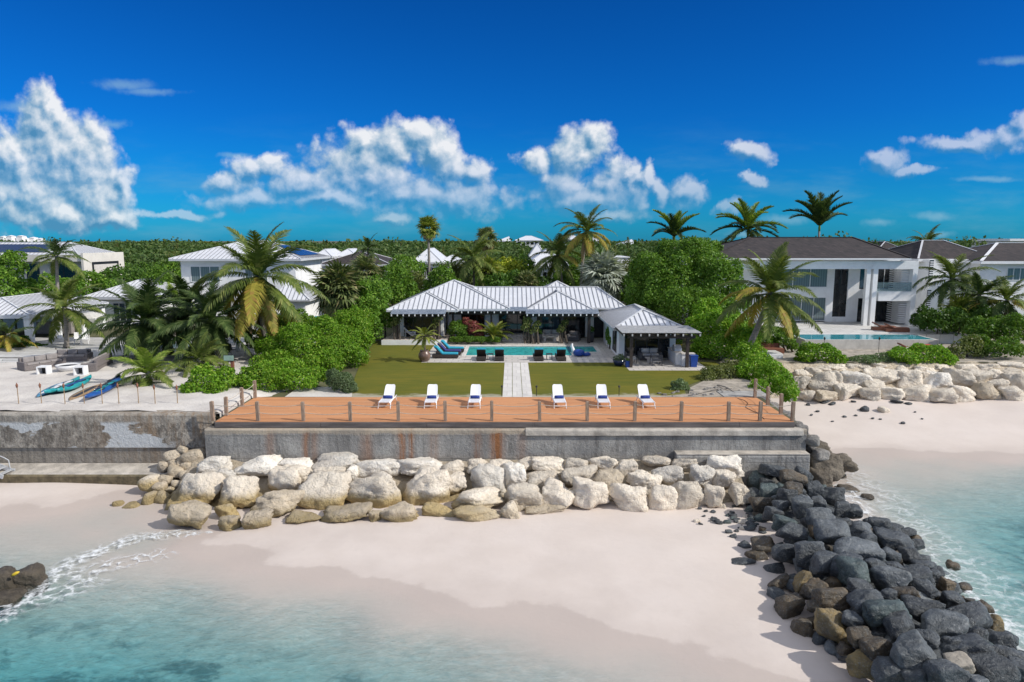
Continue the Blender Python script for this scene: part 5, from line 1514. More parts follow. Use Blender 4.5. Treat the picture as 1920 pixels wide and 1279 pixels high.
# small pile at the left end, partly in the shadow of the wall
LPILE = [(278, 910, 34, 30), (275, 942, 28, 32), (217, 951, 21, 21), (305, 903, 26, 22), (297, 920, 26, 26), (302, 938, 30, 25), (327, 888, 32, 22), (327, 911, 19, 16), (243, 954, 34, 15), (323, 858, 32, 22), (363, 855, 40, 28), (342, 867, 22, 30),
         (325, 873, 24, 16), (303, 876, 24, 19), (363, 877, 26, 16), (363, 890, 32, 16), (327, 933, 19, 22), (346, 895, 26, 20), (312, 868, 22, 15), (350, 878, 22, 18), (338, 845, 20, 14), (316, 922, 16, 12), (322, 947, 24, 12)]
for i, (px, py, w_, h_) in enumerate(sorted(LPILE)):
    Y = 33.1 - max(0, py - 866) * .034; c = D(px, py, Y); k = Y / FPX
    sx, sz = w_ * k / 2 * 1.12, h_ * k / 2 * 1.15
    shade = py < 895
    rock('boulder', (c.x, Y + .2, c.z), (sx, max(sx, sz) * .9, sz), M['limestone_brown'] if px > 295 or py > 925 else M['limestone'],
         f'{"grey" if shade else "tan"} {shape_word(w_, h_)} stone, {ORD[i]} from the left in the pile at the seawall corner', 'stone', 'stones piled at the left seawall corner', tilt=.3)
# bank of rubble behind the front boulders
bx0, bx1 = D(330, 900, 31).x, D(1400, 900, 31).x
tx = np.linspace(bx0, bx1, 120); tt = np.linspace(0, 1, 14)
RX, RT = np.meshgrid(tx, tt)
RY = 29.3 + RT * 3.65; RZ = -3.35 + RT * 1.45 + .10 * np.sin(RX * 3.1 + RT * 5) * np.sin(RX * 1.3 - RT * 9)
tag(link('rock_bank', grid_mesh('rock_bank', RX, RY, RZ, M['limestone_brown'])), kind='structure')

# --- pale boulders of the right-hand revetment
RA = [(1506, 703, 38, 22, ''), (1528, 701, 28, 20, ''), (1572, 691, 46, 13, ''), (1600, 688, 38, 12, ''), (1624, 694, 28, 15, ''), (1650, 689, 30, 12, ''), (1675, 701, 28, 15, ''), (1690, 692, 34, 13, ''), (1732, 696, 38, 13, ''), (1768, 692, 34, 13, ''), (1812, 692, 45, 15, ''), (1855, 692, 40, 15, ''), (1897, 686, 50, 13, ''), (1545, 694, 30, 14, '')]
RB = [(1503, 719, 32, 27, ''), (1545, 720, 54, 37, ''), (1569, 715, 35, 33, ''), (1605, 716, 54, 35, 'w'), (1634, 706, 36, 24, ''), (1660, 711, 60, 35, ''), (1712, 714, 56, 37, ''), (1735, 706, 22, 15, ''), (1762, 717, 54, 42, 'w'), (1802, 714, 52, 40, ''), (1835, 712, 50, 35, ''), (1871, 705, 30, 25, ''), (1900, 700, 46, 15, ''), (1907, 719, 50, 34, '')]
RC = [(1594, 736, 47, 25, ''), (1552, 745, 42, 19, 'b'), (1635, 741, 40, 22, ''), (1642, 729, 40, 28, ''), (1676, 741, 46, 28, ''), (1721, 741, 52, 30, ''), (1767, 746, 49, 26, ''), (1810, 742, 49, 30, ''), (1852, 740, 48, 36, 'b'), (1902, 744, 56, 32, ''), (1872, 726, 38, 28, ''), (1515, 742, 28, 18, '')]
revet([('top course of the right shore revetment', RA), ('middle course of the right shore revetment', RB), ('bottom course of the right shore revetment', RC)],
      lambda py: 50.2 - (py - 686) * .066, 'right', 'pale boulders of the right shore revetment', 1.2)
tx = np.linspace(15.3, 44, 120); RX, RT = np.meshgrid(tx, tt)
RY = 46.6 + RT * 3.75; RZ = -2.5 + RT * 2.5 + .08 * np.sin(RX * 3.1 + RT * 5) * np.sin(RX * 1.3 - RT * 9)
tag(link('rock_bank', grid_mesh('rock_bank', RX, RY, RZ, M['limestone_brown'])), kind='structure')
DEB = [(1621, 766, 18, 10), (1657, 767, 22, 12), (1694, 781, 9, 5), (1600, 756, 10, 5), (1584, 772, 8, 4), (1605, 771, 7, 4), (1637, 775, 6, 4), (1680, 757, 26, 6), (1703, 759, 14, 5), (1560, 758, 14, 5), (1533, 766, 8, 4), (1545, 755, 24, 7), (1562, 777, 6, 3), (1651, 776, 6, 3), (1716, 769, 5, 3), (1730, 776, 5, 3), (1515, 758, 9, 5), (1522, 770, 6, 4)]
for i, (px, py, w_, h_) in enumerate(DEB):
    c = G(px, py, -2.15); c.z = bz(c.x, c.y); k = c.y / FPX
    lb = {0: 'dark pointed stone lying on the right beach', 1: 'pale leaning slab stone lying on the right beach'}.get(i, 'small dark pebble scattered on the right beach below the revetment')
    rock('pebble' if i > 1 else 'stone', (c.x, c.y, c.z + h_ * k * .3), (w_ * k / 2, w_ * k / 2.4, h_ * k / 2), M['limestone'] if i == 1 else M['basalt'], lb, 'stone', None if i < 2 else 'pebbles on the right beach')

# --- dark jetty
def cj(x, y): return x / 2.667 + 1200, y / 2.667 + 840
JL = [cj(530, 90), cj(540, 300), cj(545, 470), cj(640, 640), cj(690, 800), cj(800, 930), cj(1010, 1080), cj(1130, 1171), cj(1330, 1330)]
JR = [cj(900, 100), cj(980, 230), cj(1130, 340), cj(1380, 450), cj(1480, 600), cj(1700, 790), cj(1815, 930), cj(1930, 1010), cj(2150, 1180)]
def jt(px, py):
    ys = [p[1] for p in JL]; l = np.interp(py, ys, [p[0] for p in JL]); r = np.interp(py, [p[1] for p in JR], [p[0] for p in JR])
    return (px - l) / max(30, r - l), l, r
def hump(t): t = min(1, max(0, t)); return 1.15 * (1 - (2 * t - 1) ** 2)
sy_ = np.linspace(872, 1345, 60); tt2 = np.linspace(-.04, 1.04, 20)
JX = np.zeros((60, 20)); JY = JX.copy(); JZ = JX.copy()
for i, py in enumerate(sy_):
    _, l, r = jt(0, py)
    a, b = G(l, py, -3.1), G(r, py, -3.1)
    for j, t in enumerate(tt2):
        p = a.lerp(b, t); JX[i, j], JY[i, j] = p.x, p.y
        JZ[i, j] = -3.75 + .90 * hump(t) + .09 * math.sin(p.x * 5 + p.y * 2) * math.sin(p.y * 4.1 - p.x)
tag(link('rock_bank', grid_mesh('rock_bank', JX[::-1], JY[::-1], JZ[::-1], M['basalt'])), kind='structure')
JB = [(575, 160, 90, 85, 't'), (665, 110, 140, 50, ''), (640, 210, 95, 75, 't'), (755, 150, 140, 80, 'b2'), (820, 150, 110, 100, ''), (730, 240, 95, 80, ''), (610, 280, 115, 95, 'b2'), (675, 330, 110, 85, ''), (810, 290, 125, 110, 'l'), (905, 355, 155, 110, 'l'),
      (895, 270, 80, 60, ''), (960, 240, 120, 90, ''), (1010, 300, 90, 70, ''), (730, 375, 130, 75, 't'), (765, 420, 160, 90, ''), (960, 430, 180, 110, 'l'), (1100, 415, 120, 70, 'l'), (1140, 455, 110, 75, ''), (1190, 385, 120, 80, ''), (1260, 400, 110, 60, ''),
      (1060, 320, 100, 80, ''), (615, 485, 130, 70, 'b2'), (515, 490, 80, 35, ''), (515, 570, 125, 40, ''), (585, 545, 100, 60, 'b2'), (720, 525, 130, 85, ''), (845, 530, 165, 130, ''), (920, 580, 140, 120, ''), (1095, 515, 245, 110, 'l'), (1035, 600, 165, 130, ''),
      (1275, 480, 190, 140, ''), (1250, 535, 120, 80, ''), (1265, 595, 120, 70, ''), (1080, 640, 150, 150, 't'), (1255, 655, 190, 150, 'l'), (1170, 590, 120, 80, ''), (1415, 600, 150, 90, ''), (1390, 645, 170, 110, ''), (700, 670, 125, 60, 'b'), (820, 665, 120, 100, 'o'),
      (871, 710, 130, 110, 'b'), (680, 730, 110, 75, ''), (745, 785, 150, 110, 'b'), (955, 750, 180, 105, 'b2'), (1145, 765, 210, 130, ''), (1320, 740, 140, 90, 'b'), (1435, 715, 150, 100, ''), (1520, 690, 80, 100, 'b'), (1210, 830, 220, 140, 't'), (1410, 800, 220, 120, ''),
      (805, 895, 110, 95, 'b'), (950, 880, 185, 170, 'o'), (1300, 890, 150, 130, ''), (1500, 890, 250, 130, 'l'), (1640, 850, 230, 160, ''), (1640, 780, 120, 70, 'b'), (1765, 885, 100, 110, 'o'), (1100, 945, 130, 110, 'b'), (1160, 990, 170, 140, 'b'), (1110, 1080, 170, 125, 'o'),
      (1355, 1035, 230, 190, 'l'), (1240, 1115, 170, 130, ''), (1520, 1130, 240, 130, ''), (1610, 1005, 260, 120, ''), (1680, 950, 130, 100, ''), (1790, 965, 140, 110, ''), (1840, 1050, 200, 110, ''), (1590, 1080, 130, 100, 'g'), (1750, 1110, 230, 120, ''), (1890, 1110, 100, 110, ''),
      (1060, 860, 120, 80, ''), (1100, 700, 120, 80, ''), (880, 800, 90, 60, 'b'), (1240, 740, 90, 70, ''), (1560, 980, 110, 80, ''), (1440, 960, 130, 90, ''), (1340, 540, 110, 90, ''), (1460, 640, 90, 80, ''), (1720, 800, 90, 60, 'b'), (1850, 960, 120, 90, ''), (1010, 380, 90, 60, ''), (700, 290, 80, 60, ''), (560, 230, 80, 70, ''), (870, 200, 80, 70, ''), (760, 200, 110, 70, 'b2'),
      (1390, 480, 90, 50, ''), (1330, 420, 90, 45, ''), (1560, 760, 110, 90, ''), (1020, 1010, 90, 70, 'b'), (1380, 1160, 170, 90, ''), (1680, 1165, 120, 80, 'l')]
JM = {'': ('basalt', 'dark grey'), 't': ('basalt_teal', 'greenish grey'), 'l': ('basalt_light', 'lighter grey'), 'b': ('basalt_brown', 'brown'), 'b2': ('basalt_brown', 'brownish grey'), 'o': ('basalt_ochre', 'ochre'), 'g': ('beige_block', 'beige squared')}
rowsJ = {}
for r_ in JB:
    px, py = cj(r_[0], r_[1]); rowsJ.setdefault(int((py - 865) // 31), []).append((px, py) + r_[2:])
rk = sorted(rowsJ)
for ri, key in enumerate(rk):
    for i, (px, py, w_, h_, f) in enumerate(sorted(rowsJ[key])):
        w_, h_ = w_ / 2.667, h_ / 2.667
        t, l, r = jt(px, py)
        z = -3.1 + .10 + hump(t) * .95
        c = G(px, py, z); k = c.y / FPX * 1.06
        sx, sz = w_ * k / 2 * 1.03, h_ * k / 2 * 1.03
        mt, cn = JM[f]
        side_ = f'{ORD[i]} from the left in the {ORD[ri]} row of the dark jetty'
        rock('boulder', tuple(c), (sx, (sx + sz) * .5, sz * 1.02), M[mt], f'{cn} {shape_word(w_, h_)} boulder, {side_}', group='dark boulders of the jetty', tilt=.25, rough=.07, p=16, sub=4 if w_ > 28 else 3, planes=10, dmin=.6)
# smaller stones wedged in between
rq = random.Random(5)
n_ = 0
while n_ < 130:
    py = rq.uniform(880, 1275); t = rq.uniform(.02, .98)
    _, l, r = jt(0, py); px = l + t * (r - l)
    if px > 1925: continue
    z = -3.22 + hump(t) * .80
    c = G(px, py, z); s = rq.uniform(.15, .38)
    rock('boulder', tuple(c), (s, s * rq.uniform(.7, 1), s * rq.uniform(.55, .85)), M[rq.choice(['basalt', 'basalt', 'basalt_teal', 'basalt_brown', 'basalt_light'])],
         'small dark stone wedged between the bigger boulders of the jetty', 'stone', 'small stones wedged in the jetty', tilt=.5, p=16, planes=9, dmin=.6)
    n_ += 1
for i in range(46):
    px = rq.gauss(1372, 48); py = rq.gauss(970, 15) + (px - 1372) * .16
    if not 1265 < px < 1470 or py < 938: continue
    c = G(px, py, -2.95); c.z = bz(c.x, c.y) + .03; s = rq.uniform(.07, .24)
    rock('stone', tuple(c), (s, s * rq.uniform(.6, 1), s * rq.uniform(.35, .7)), M[rq.choice(['basalt', 'basalt', 'basalt', 'basalt_teal', 'limestone'])],
         'small jagged stone on the sand where pale boulders meet the dark jetty', 'stone', 'small stones on the sand beside the jetty', tilt=.5, p=12, planes=7)
# stones standing in the surf right of the jetty
OFF = [(1807, 1100, 34, 14, 'brown mossy stone in the surf right of the jetty'), (1788, 1061, 26, 9, 'flat dark stone in the surf right of the jetty, middle'), (1628, 932, 26, 8, 'low dark reddish stone in the surf near the seawall end'),
       (1715, 1008, 28, 12, 'dark stone at the surf edge of the jetty, farther of two'), (1780, 1055, 12, 6, 'tiny stone in the surf beside the flat dark stone'), (1576, 893, 24, 12, 'mossy stone in the surf next to the brown reef ledge'), (1590, 915, 40, 12, 'long mossy stone awash beside the upper jetty')]
for px, py, w_, h_, lb in OFF:
    c = G(px, py, SEA); k = c.y / FPX
    rock('stone', (c.x, c.y, SEA - .02), (w_ * k / 2, w_ * k / 2.2, max(.16, h_ * k / 2)), M['basalt_brown'], lb, 'stone', tilt=.2)
# rubble flank at the right end of the deck
FL = []
for r_ in range(13):
    for c_ in range(4):
        y = 33.4 + r_ * .82 + rq.uniform(-.2, .2)
        x = 14.55 + c_ * .46 + rq.uniform(-.1, .1) + .05 * r_
        z = -.45 - c_ * .58 + rq.uniform(-.12, .12) - (.0 if r_ < 6 else .06 * (r_ - 6))
        FL.append((x, y, z))
for i, (x, y, z) in enumerate(FL):
    s = rq.uniform(.34, .52)
    rock('boulder', (x, y, z), (s, s * 1.05, s * .78), M['rubble'], 'rounded grey stone in the rubble slope at the right end of the deck', 'stone', 'rubble stones at the right end of the deck', tilt=.4, p=7)
RF = [((16.0, 33.3, -2.3), (1.0, .8, .75), 'brown layered reef rock below the rubble slope, upper right of the jetty'), ((15.4, 32.7, -2.75), (.75, .7, .55), 'brown reef rock at the foot of the seawall end beside the dark boulders'), ((17.0, 34.6, -2.55), (.85, 1.2, .6), 'jagged brown reef ledge reaching into the surf beyond the seawall end'), ((16.2, 35.5, -2.1), (.9, 1.3, .55), 'grey brown reef shelf under the rubble slope of the deck')]
for p_, s_, lb in RF: rock('reef_rock', p_, s_, M['reefrock'], lb, 'rock', tilt=.15, rough=.12, p=12, sub=4)
# dark reef rocks in the sea at the left edge
for (px, py, w_, h_, lb) in ((55, 1080, 78, 58, 'dark brown reef rock in the sea at the left edge, right half of a pair'), (2, 1085, 84, 64, 'dark brown reef rock in the sea cut by the left edge'), (12, 1112, 60, 26, 'low wet reef rock nearest the camera at the left edge')):
    c = G(px, py + 12, SEA); k = c.y / FPX * 1.06
    rock('reef_rock', (c.x, c.y, SEA + .05), (w_ * k / 2, w_ * k / 2.2, h_ * k / 2), M['reefdark'], lb, 'rock', tilt=.12, rough=.1, p=11, sub=4, planes=9)
c = G(27, 1080, SEA + .62)
yb_ = thing('yellow_float', 'small yellow float lying on the dark reef rock at the left edge', 'float', tuple(c))
obj('float_body', MB().tube([(-.10, 0, 0), (-.04, .02, .04), (.06, .05, .09), (.13, .08, .12)], [.02, .055, .055, .02], 8), M['yellow'], yb_, local=True, smooth=True)
c = G(42, 973, SEA + .02)
# ------------------------------------------------------------------ vegetation
def leaf_quads(P, N, size, rg, width=.55, spread=.9, up=.15):
    n = len(P)
    Nn = N + rg.normal(size=(n, 3)) * spread + np.array([0, 0, up]); Nn /= np.linalg.norm(Nn, axis=1, keepdims=True) + 1e-9
    t = np.cross(Nn, rg.normal(size=(n, 3))); t /= np.linalg.norm(t, axis=1, keepdims=True) + 1e-9
    b = np.cross(Nn, t)
    l = (size * rg.uniform(.65, 1.35, n))[:, None]
    V = np.stack((P - t * l * .5, P + b * l * width * .5 + t * l * .05, P + t * l * .5, P - b * l * width * .5 + t * l * .05), 1)
    return V.reshape(-1, 3)
def cloud_pts(blobs, n, rg, shell=.4, zmin=-.6):
    B = np.array(blobs, float)
    area = (B[:, 3] * B[:, 4] + B[:, 3] * B[:, 5] + B[:, 4] * B[:, 5]); pr = area / area.sum()
    outP, outN = [], []
    tot = 0
    while tot < n:
        k = rg.choice(len(B), size=n, p=pr)
        d = rg.normal(size=(n, 3)); d /= np.linalg.norm(d, axis=1, keepdims=True)
        ok = d[:, 2] > zmin
        d, k = d[ok], k[ok]
        ph = k * 1.7
        lump = 1 + .13 * np.sin(d[:, 0] * 5.3 + ph) * np.sin(d[:, 1] * 4.7 + ph * 2.1) + .09 * np.sin(d[:, 2] * 9 + ph) * np.sin(d[:, 0] * 8.1 - ph) + .05 * np.sin(d[:, 1] * 17 + d[:, 2] * 13 + ph)
        r = lump * (1 - shell * rg.random(len(d)) ** 1.8)
        P = B[k, :3] + d * B[k, 3:] * r[:, None]
        inside = np.zeros(len(P), bool)
        for j in range(len(B)):
            q = (P - B[j, :3]) / B[j, 3:]
            inside |= ((q ** 2).sum(1) < .50) & (k != j)
        P, d = P[~inside], d[~inside]
        outP.append(P); outN.append(d); tot += len(P)
        if len(P) == 0: break
    return np.vstack(outP)[:n], np.vstack(outN)[:n]
def foliage_mesh(name, blobs, n, size, mat, seed, width=.6, spread=.9, shell=.4, zmin=-.6):
    rg = np.random.default_rng(seed)
    P, N = cloud_pts(blobs, n, rg, shell, zmin)
    V = leaf_quads(P, N, size, rg, width, spread)
    return np_mesh(name, V, np.full(len(V) // 4, 4), np.arange(len(V)), mat)
def blob_set(rg, R_, H_, k, z0=0.0, flat=1.0):
    """k lobes that together fill a crown of radius R and height H"""
    out = [(0, 0, z0 + H_ * .5, R_ * .66, R_ * .66, H_ * .48)]
    for i in range(k):
        a = 2.4 * i + rg.uniform(-.4, .4); h = rg.uniform(.2, .88); rr = R_ * (1 - abs(h - .42) * 1.0) * rg.uniform(.48, .72)
        s = R_ * rg.uniform(.26, .46)
        out.append((rr * math.cos(a), rr * math.sin(a), z0 + H_ * h, s, s, s * rg.uniform(.65, .95) * flat))
    return out
def limbs(rg, h, R_, H_, r0):
    mb = MB()
    mb.tube([(0, 0, 0), (.05, .02, h * .5), (-.03, .05, h), (0, 0, h + H_ * .5)], [r0, r0 * .8, r0 * .65, r0 * .25], 7)
    for i in range(4):
        a = 1.57 * i + rg.uniform(-.4, .4)
        mb.tube([(0, 0, h * .8), (R_ * .3 * math.cos(a), R_ * .3 * math.sin(a), h + H_ * .22), (R_ * .6 * math.cos(a), R_ * .6 * math.sin(a), h + H_ * .5)], [r0 * .5, r0 * .35, r0 * .12], 5)
    return mb
def shrub(label, blobs, n, size, mat, seed, loc, name='shrub', cat='shrub', group=None, width=.6, spread=.9, shell=.4):
    t = thing(name, label, cat, loc, 0, group)
    link('foliage', foliage_mesh('foliage', blobs, n, size, mat, seed, width, spread, shell), t)
    return t
def img_blob(px, py, w_, h_, Y, depth=None, grow=1.0):
    """an ellipsoid standing at distance Y that covers a given size"""
    c = D(px, py, Y); k = Y / FPX * 1.01
    rx, rz = w_ * k / 2 * grow, h_ * k / 2 * grow
    return (c.x, c.y, c.z, rx, depth or max(rz, rx * .7), rz)
def img_shrub(label, specs, dens, size, mat, seed, name='shrub', cat='shrub', group=None, stem=True, **kw):
    bl = [img_blob(*s) for s in specs]
    cx = sum(b[0] for b in bl) / len(bl); cy = sum(b[1] for b in bl) / len(bl)
    base = (cx, cy, 0.0)
    bl = [(b[0] - cx, b[1] - cy, b[2], b[3], b[4], b[5]) for b in bl]
    area = sum(b[3] * b[4] + b[3] * b[5] + b[4] * b[5] for b in bl) * 4.2
    rb_ = random.Random(seed * 3 + 1); sub = []
    for b in bl:
        for k in range(9):
            a_ = rb_.uniform(0, 6.283); zz = rb_.uniform(-.35, .95); q_ = math.sqrt(max(0, 1 - zz * zz)); f_ = rb_.uniform(.24, .42)
            sub.append((b[0] + b[3] * .80 * q_ * math.cos(a_), b[1] + b[4] * .80 * q_ * math.sin(a_), b[2] + b[5] * .80 * zz, b[3] * f_, b[4] * f_, b[5] * f_ * 1.05))
    bl0 = bl; bl = [(b[0], b[1], b[2], b[3] * .90, b[4] * .90, b[5] * .90) for b in bl] + sub
    n = int(area * dens / (size * size * .33))
    t = shrub(label, bl, n, size, mat, seed, base, name, cat, group, **kw)
    if stem:
        rg_ = random.Random(seed)
        for b in bl0[:3]:
            zt = b[2]
            mb = MB().tube([(b[0] + rg_.uniform(-.2, .2), b[1], -.1), (b[0] * .98, b[1] + .1, max(.15, zt * .5)), (b[0], b[1], max(.3, zt))], [.10, .08, .04], 6)
            obj('stem', mb, M['trunk_dark'], t, local=True)
    return t

# ---- hedges and shrubs round the lawn
H = M['leaf_hedge']
LS = .145
img_shrub('long bright green hedge mass along the left side of the lawn', [(520, 690, 90, 70, 46.0), (560, 655, 120, 100, 48.5), (610, 640, 120, 90, 51), (655, 622, 84, 80, 54), (600, 690, 100, 70, 46.5), (640, 668, 90, 76, 48.5), (665, 645, 66, 70, 51.5), (520, 650, 70, 70, 50), (682, 606, 40, 50, 58)], 1.5, LS, H, 11, 'hedge', 'hedge')
img_shrub('low bright green shrub in front of the left hedge, near the deck', [(500, 715, 100, 56, 40.6), (555, 716, 90, 50, 40.8), (590, 706, 50, 44, 41.6), (470, 712, 50, 56, 40.8), (525, 700, 90, 60, 42.4)], 1.5, LS * .9, H, 12)
img_shrub('round bright green shrub standing alone beside the left end of the deck', [(385, 722, 76, 72, 39.6), (422, 716, 50, 60, 40.2), (362, 738, 34, 46, 38.9), (405, 738, 50, 44, 39.0)], 1.6, LS, H, 13)
img_shrub('dark blue-green bush at the lawn edge behind the leftmost white lounger', [(642, 720, 48, 42, 40.3), (655, 728, 28, 28, 40.0), (628, 712, 34, 40, 40.8)], 1.6, .10, M['leaf_grey'], 14)
img_shrub('pale-leaved shrub behind the left hedge below the fan palm', [(555, 600, 60, 40, 56), (585, 612, 50, 40, 55), (530, 610, 40, 40, 54)], 1.3, .2, M['leaf_mid'], 15)
img_shrub('tall leafy screen left of the villa between fan palm and hedge', [(700, 560, 70, 90, 64), (680, 590, 70, 70, 61), (722, 600, 36, 60, 62), (700, 620, 40, 50, 59)], 1.3, .22, M['leaf_mid'], 16, 'hedge', 'hedge')
img_shrub('huge dense dark green tree mass right of the villa', [(1250, 540, 130, 120, 64), (1300, 500, 130, 110, 66), (1340, 540, 110, 110, 63), (1210, 560, 80, 100, 65), (1290, 580, 120, 90, 60.5), (1345, 590, 90, 80, 59), (1270, 480, 80, 60, 68), (1225, 510, 80, 70, 67), (1375, 560, 60, 80, 62), (1320, 470, 60, 50, 68)], 1.5, .22, M['leaf_mid'], 17, 'broadleaf_tree', 'tree')
img_shrub('bright sea grape thicket between pool house and leaning palm', [(1330, 620, 80, 80, 55), (1345, 655, 80, 60, 52), (1370, 620, 70, 70, 55.5), (1325, 590, 60, 60, 57), (1395, 640, 60, 60, 52), (1310, 660, 36, 50, 53)], 1.5, .18, H, 18)
img_shrub('bright green shrub bank spilling down beside the right end of the deck', [(1420, 690, 60, 60, 45), (1445, 705, 70, 60, 43.5), (1470, 725, 50, 50, 41.2), (1410, 665, 60, 50, 47.5), (1425, 730, 50, 40, 41.3), (1482, 744, 28, 34, 39.6), (1400, 700, 50, 50, 44.5)], 1.6, .14, H, 19)
img_shrub('olive-grey straggly bush on the sandy border right of the lawn', [(1350, 702, 66, 42, 44.5), (1325, 712, 40, 36, 43.8), (1372, 690, 40, 34, 46)], 1.1, .13, M['leaf_olive'], 20)
img_shrub('small round grey-green bush at the lawn edge near the rightmost lounger', [(1274, 726, 34, 32, 41.0), (1268, 732, 24, 20, 40.7)], 1.6, .10, M['leaf_grey'], 21)
img_shrub('clipped hedge left of the infinity pool, upper row', [(1440, 622, 50, 22, 58.5), (1478, 624, 40, 22, 58), (1410, 620, 40, 26, 58.5)], 1.5, .16, M['leaf_mid'], 22, 'hedge', 'hedge')
img_shrub('clipped hedge left of the infinity pool beside the timber steps', [(1430, 640, 50, 28, 55.6), (1470, 640, 46, 34, 55.4), (1485, 650, 20, 24, 55)], 1.5, .16, M['leaf_mid'], 23, 'hedge', 'hedge')
img_shrub('rounded bright shrub on the right shore left of the torch', [(1535, 664, 76, 44, 51.0), (1510, 672, 40, 30, 50.8), (1568, 676, 44, 24, 50.6)], 1.5, .16, H, 24)
img_shrub('rounded bright shrub on the right shore in front of the timber terrace', [(1695, 670, 70, 40, 50.9), (1735, 668, 80, 44, 51.0), (1772, 676, 50, 32, 50.7)], 1.5, .16, H, 25)
img_shrub('low grey-green scrub between the two bright shore shrubs', [(1620, 676, 60, 22, 50.8), (1655, 674, 50, 28, 50.9)], 1.2, .12, M['leaf_grey'], 26)
img_shrub('dense dark shrubbery right of the infinity pool', [(1760, 605, 80, 56, 60), (1800, 610, 80, 60, 60), (1735, 600, 40, 50, 62), (1840, 600, 60, 60, 60)], 1.4, .24, M['leaf_dark'], 27)
img_shrub('bright leafy bushes at the right edge below the small palms', [(1850, 625, 80, 60, 55), (1895, 620, 80, 70, 54.5), (1830, 650, 50, 50, 53), (1880, 655, 80, 44, 52)], 1.4, .2, M['leaf_mid'], 28)
img_shrub('twiggy open shrub at the end of the timber terrace', [(1815, 655, 60, 50, 52.5), (1795, 665, 30, 30, 52)], .8, .15, M['leaf_olive'], 29)
# planting in front of the villa
img_shrub('rounded dark green bush beside the red croton in front of the villa', [(857, 619, 40, 34, 60.3), (867, 630, 26, 24, 60.0)], 1.7, .13, M['leaf_mid'], 30)
img_shrub('red-leaved croton bush in front of the villa', [(888, 618, 30, 34, 60.4), (873, 604, 14, 20, 60.5), (898, 624, 18, 20, 60.2)], 1.5, .15, M['leaf_red'], 31)
img_shrub('low clipped box hedge edging the planting bed in front of the villa', [(858, 637, 30, 14, 59.2), (880, 637, 30, 14, 59.2), (902, 637, 30, 14, 59.2), (925, 637, 28, 14, 59.2)], 1.8, .09, M['leaf_mid'], 32, 'hedge', 'hedge')
def climber(px, py, h_, seed, lab, Y=59.6):
    img_shrub(lab, [(px, py, 14, h_, Y), (px + 5, py - 8, 14, 14, Y - .1), (px - 5, py + 6, 12, 14, Y - .05)], .8, .16, M['leaf_olive'], seed, 'climbing_plant', 'plant')
climber(743, 603, 22, 33, 'climbing plant on the left post of the hammock terrace', 59.2)
climber(987, 610, 36, 34, 'climbing plant on the left post of the right villa porch', 59.6)
climber(1003, 616, 22, 35, 'climbing plant beside the grey planter on the right villa porch', 59.4)
climber(1055, 614, 20, 36, 'climbing plant on the middle post of the right villa porch', 59.6)
climber(818, 606, 20, 37, 'climbing plant on the right post of the hammock terrace', 59.2)
img_shrub('dark creeper on the side wall of the pool house', [(1141, 630, 12, 34, 58), (1144, 642, 10, 20, 56.5)], 1.2, .15, M['leaf_mid'], 38)
# left neighbour
img_shrub('leafy tree at the left edge in front of the beige house', [(20, 500, 60, 60, 68), (-5, 530, 80, 70, 66), (45, 545, 50, 50, 68), (10, 560, 80, 60, 65)], 1.3, .26, M['leaf_mid'], 39, 'broadleaf_tree', 'tree')
img_shrub('leafy bush below the beige house behind the tall left palm', [(165, 525, 50, 40, 74), (200, 535, 40, 26, 74), (140, 545, 60, 50, 72), (95, 545, 70, 60, 72)], 1.3, .26, M['leaf_mid'], 40)
img_shrub('low dark ground plant round the base of the tall left palm', [(125, 660, 60, 14, 55.5), (105, 662, 26, 10, 55)], 1.5, .16, M['leaf_dark'], 41)
img_shrub('low dark bushes beside the white pavilion columns at the left edge', [(60, 652, 50, 16, 57), (15, 650, 60, 20, 56.5), (40, 640, 30, 24, 57.5)], 1.4, .18, M['leaf_dark'], 42)
img_shrub('white-flecked shrub behind the dining chairs on the left terrace', [(520, 615, 50, 60, 55), (480, 640, 40, 50, 52.5)], 1.2, .2, M['leaf_mid'], 43)

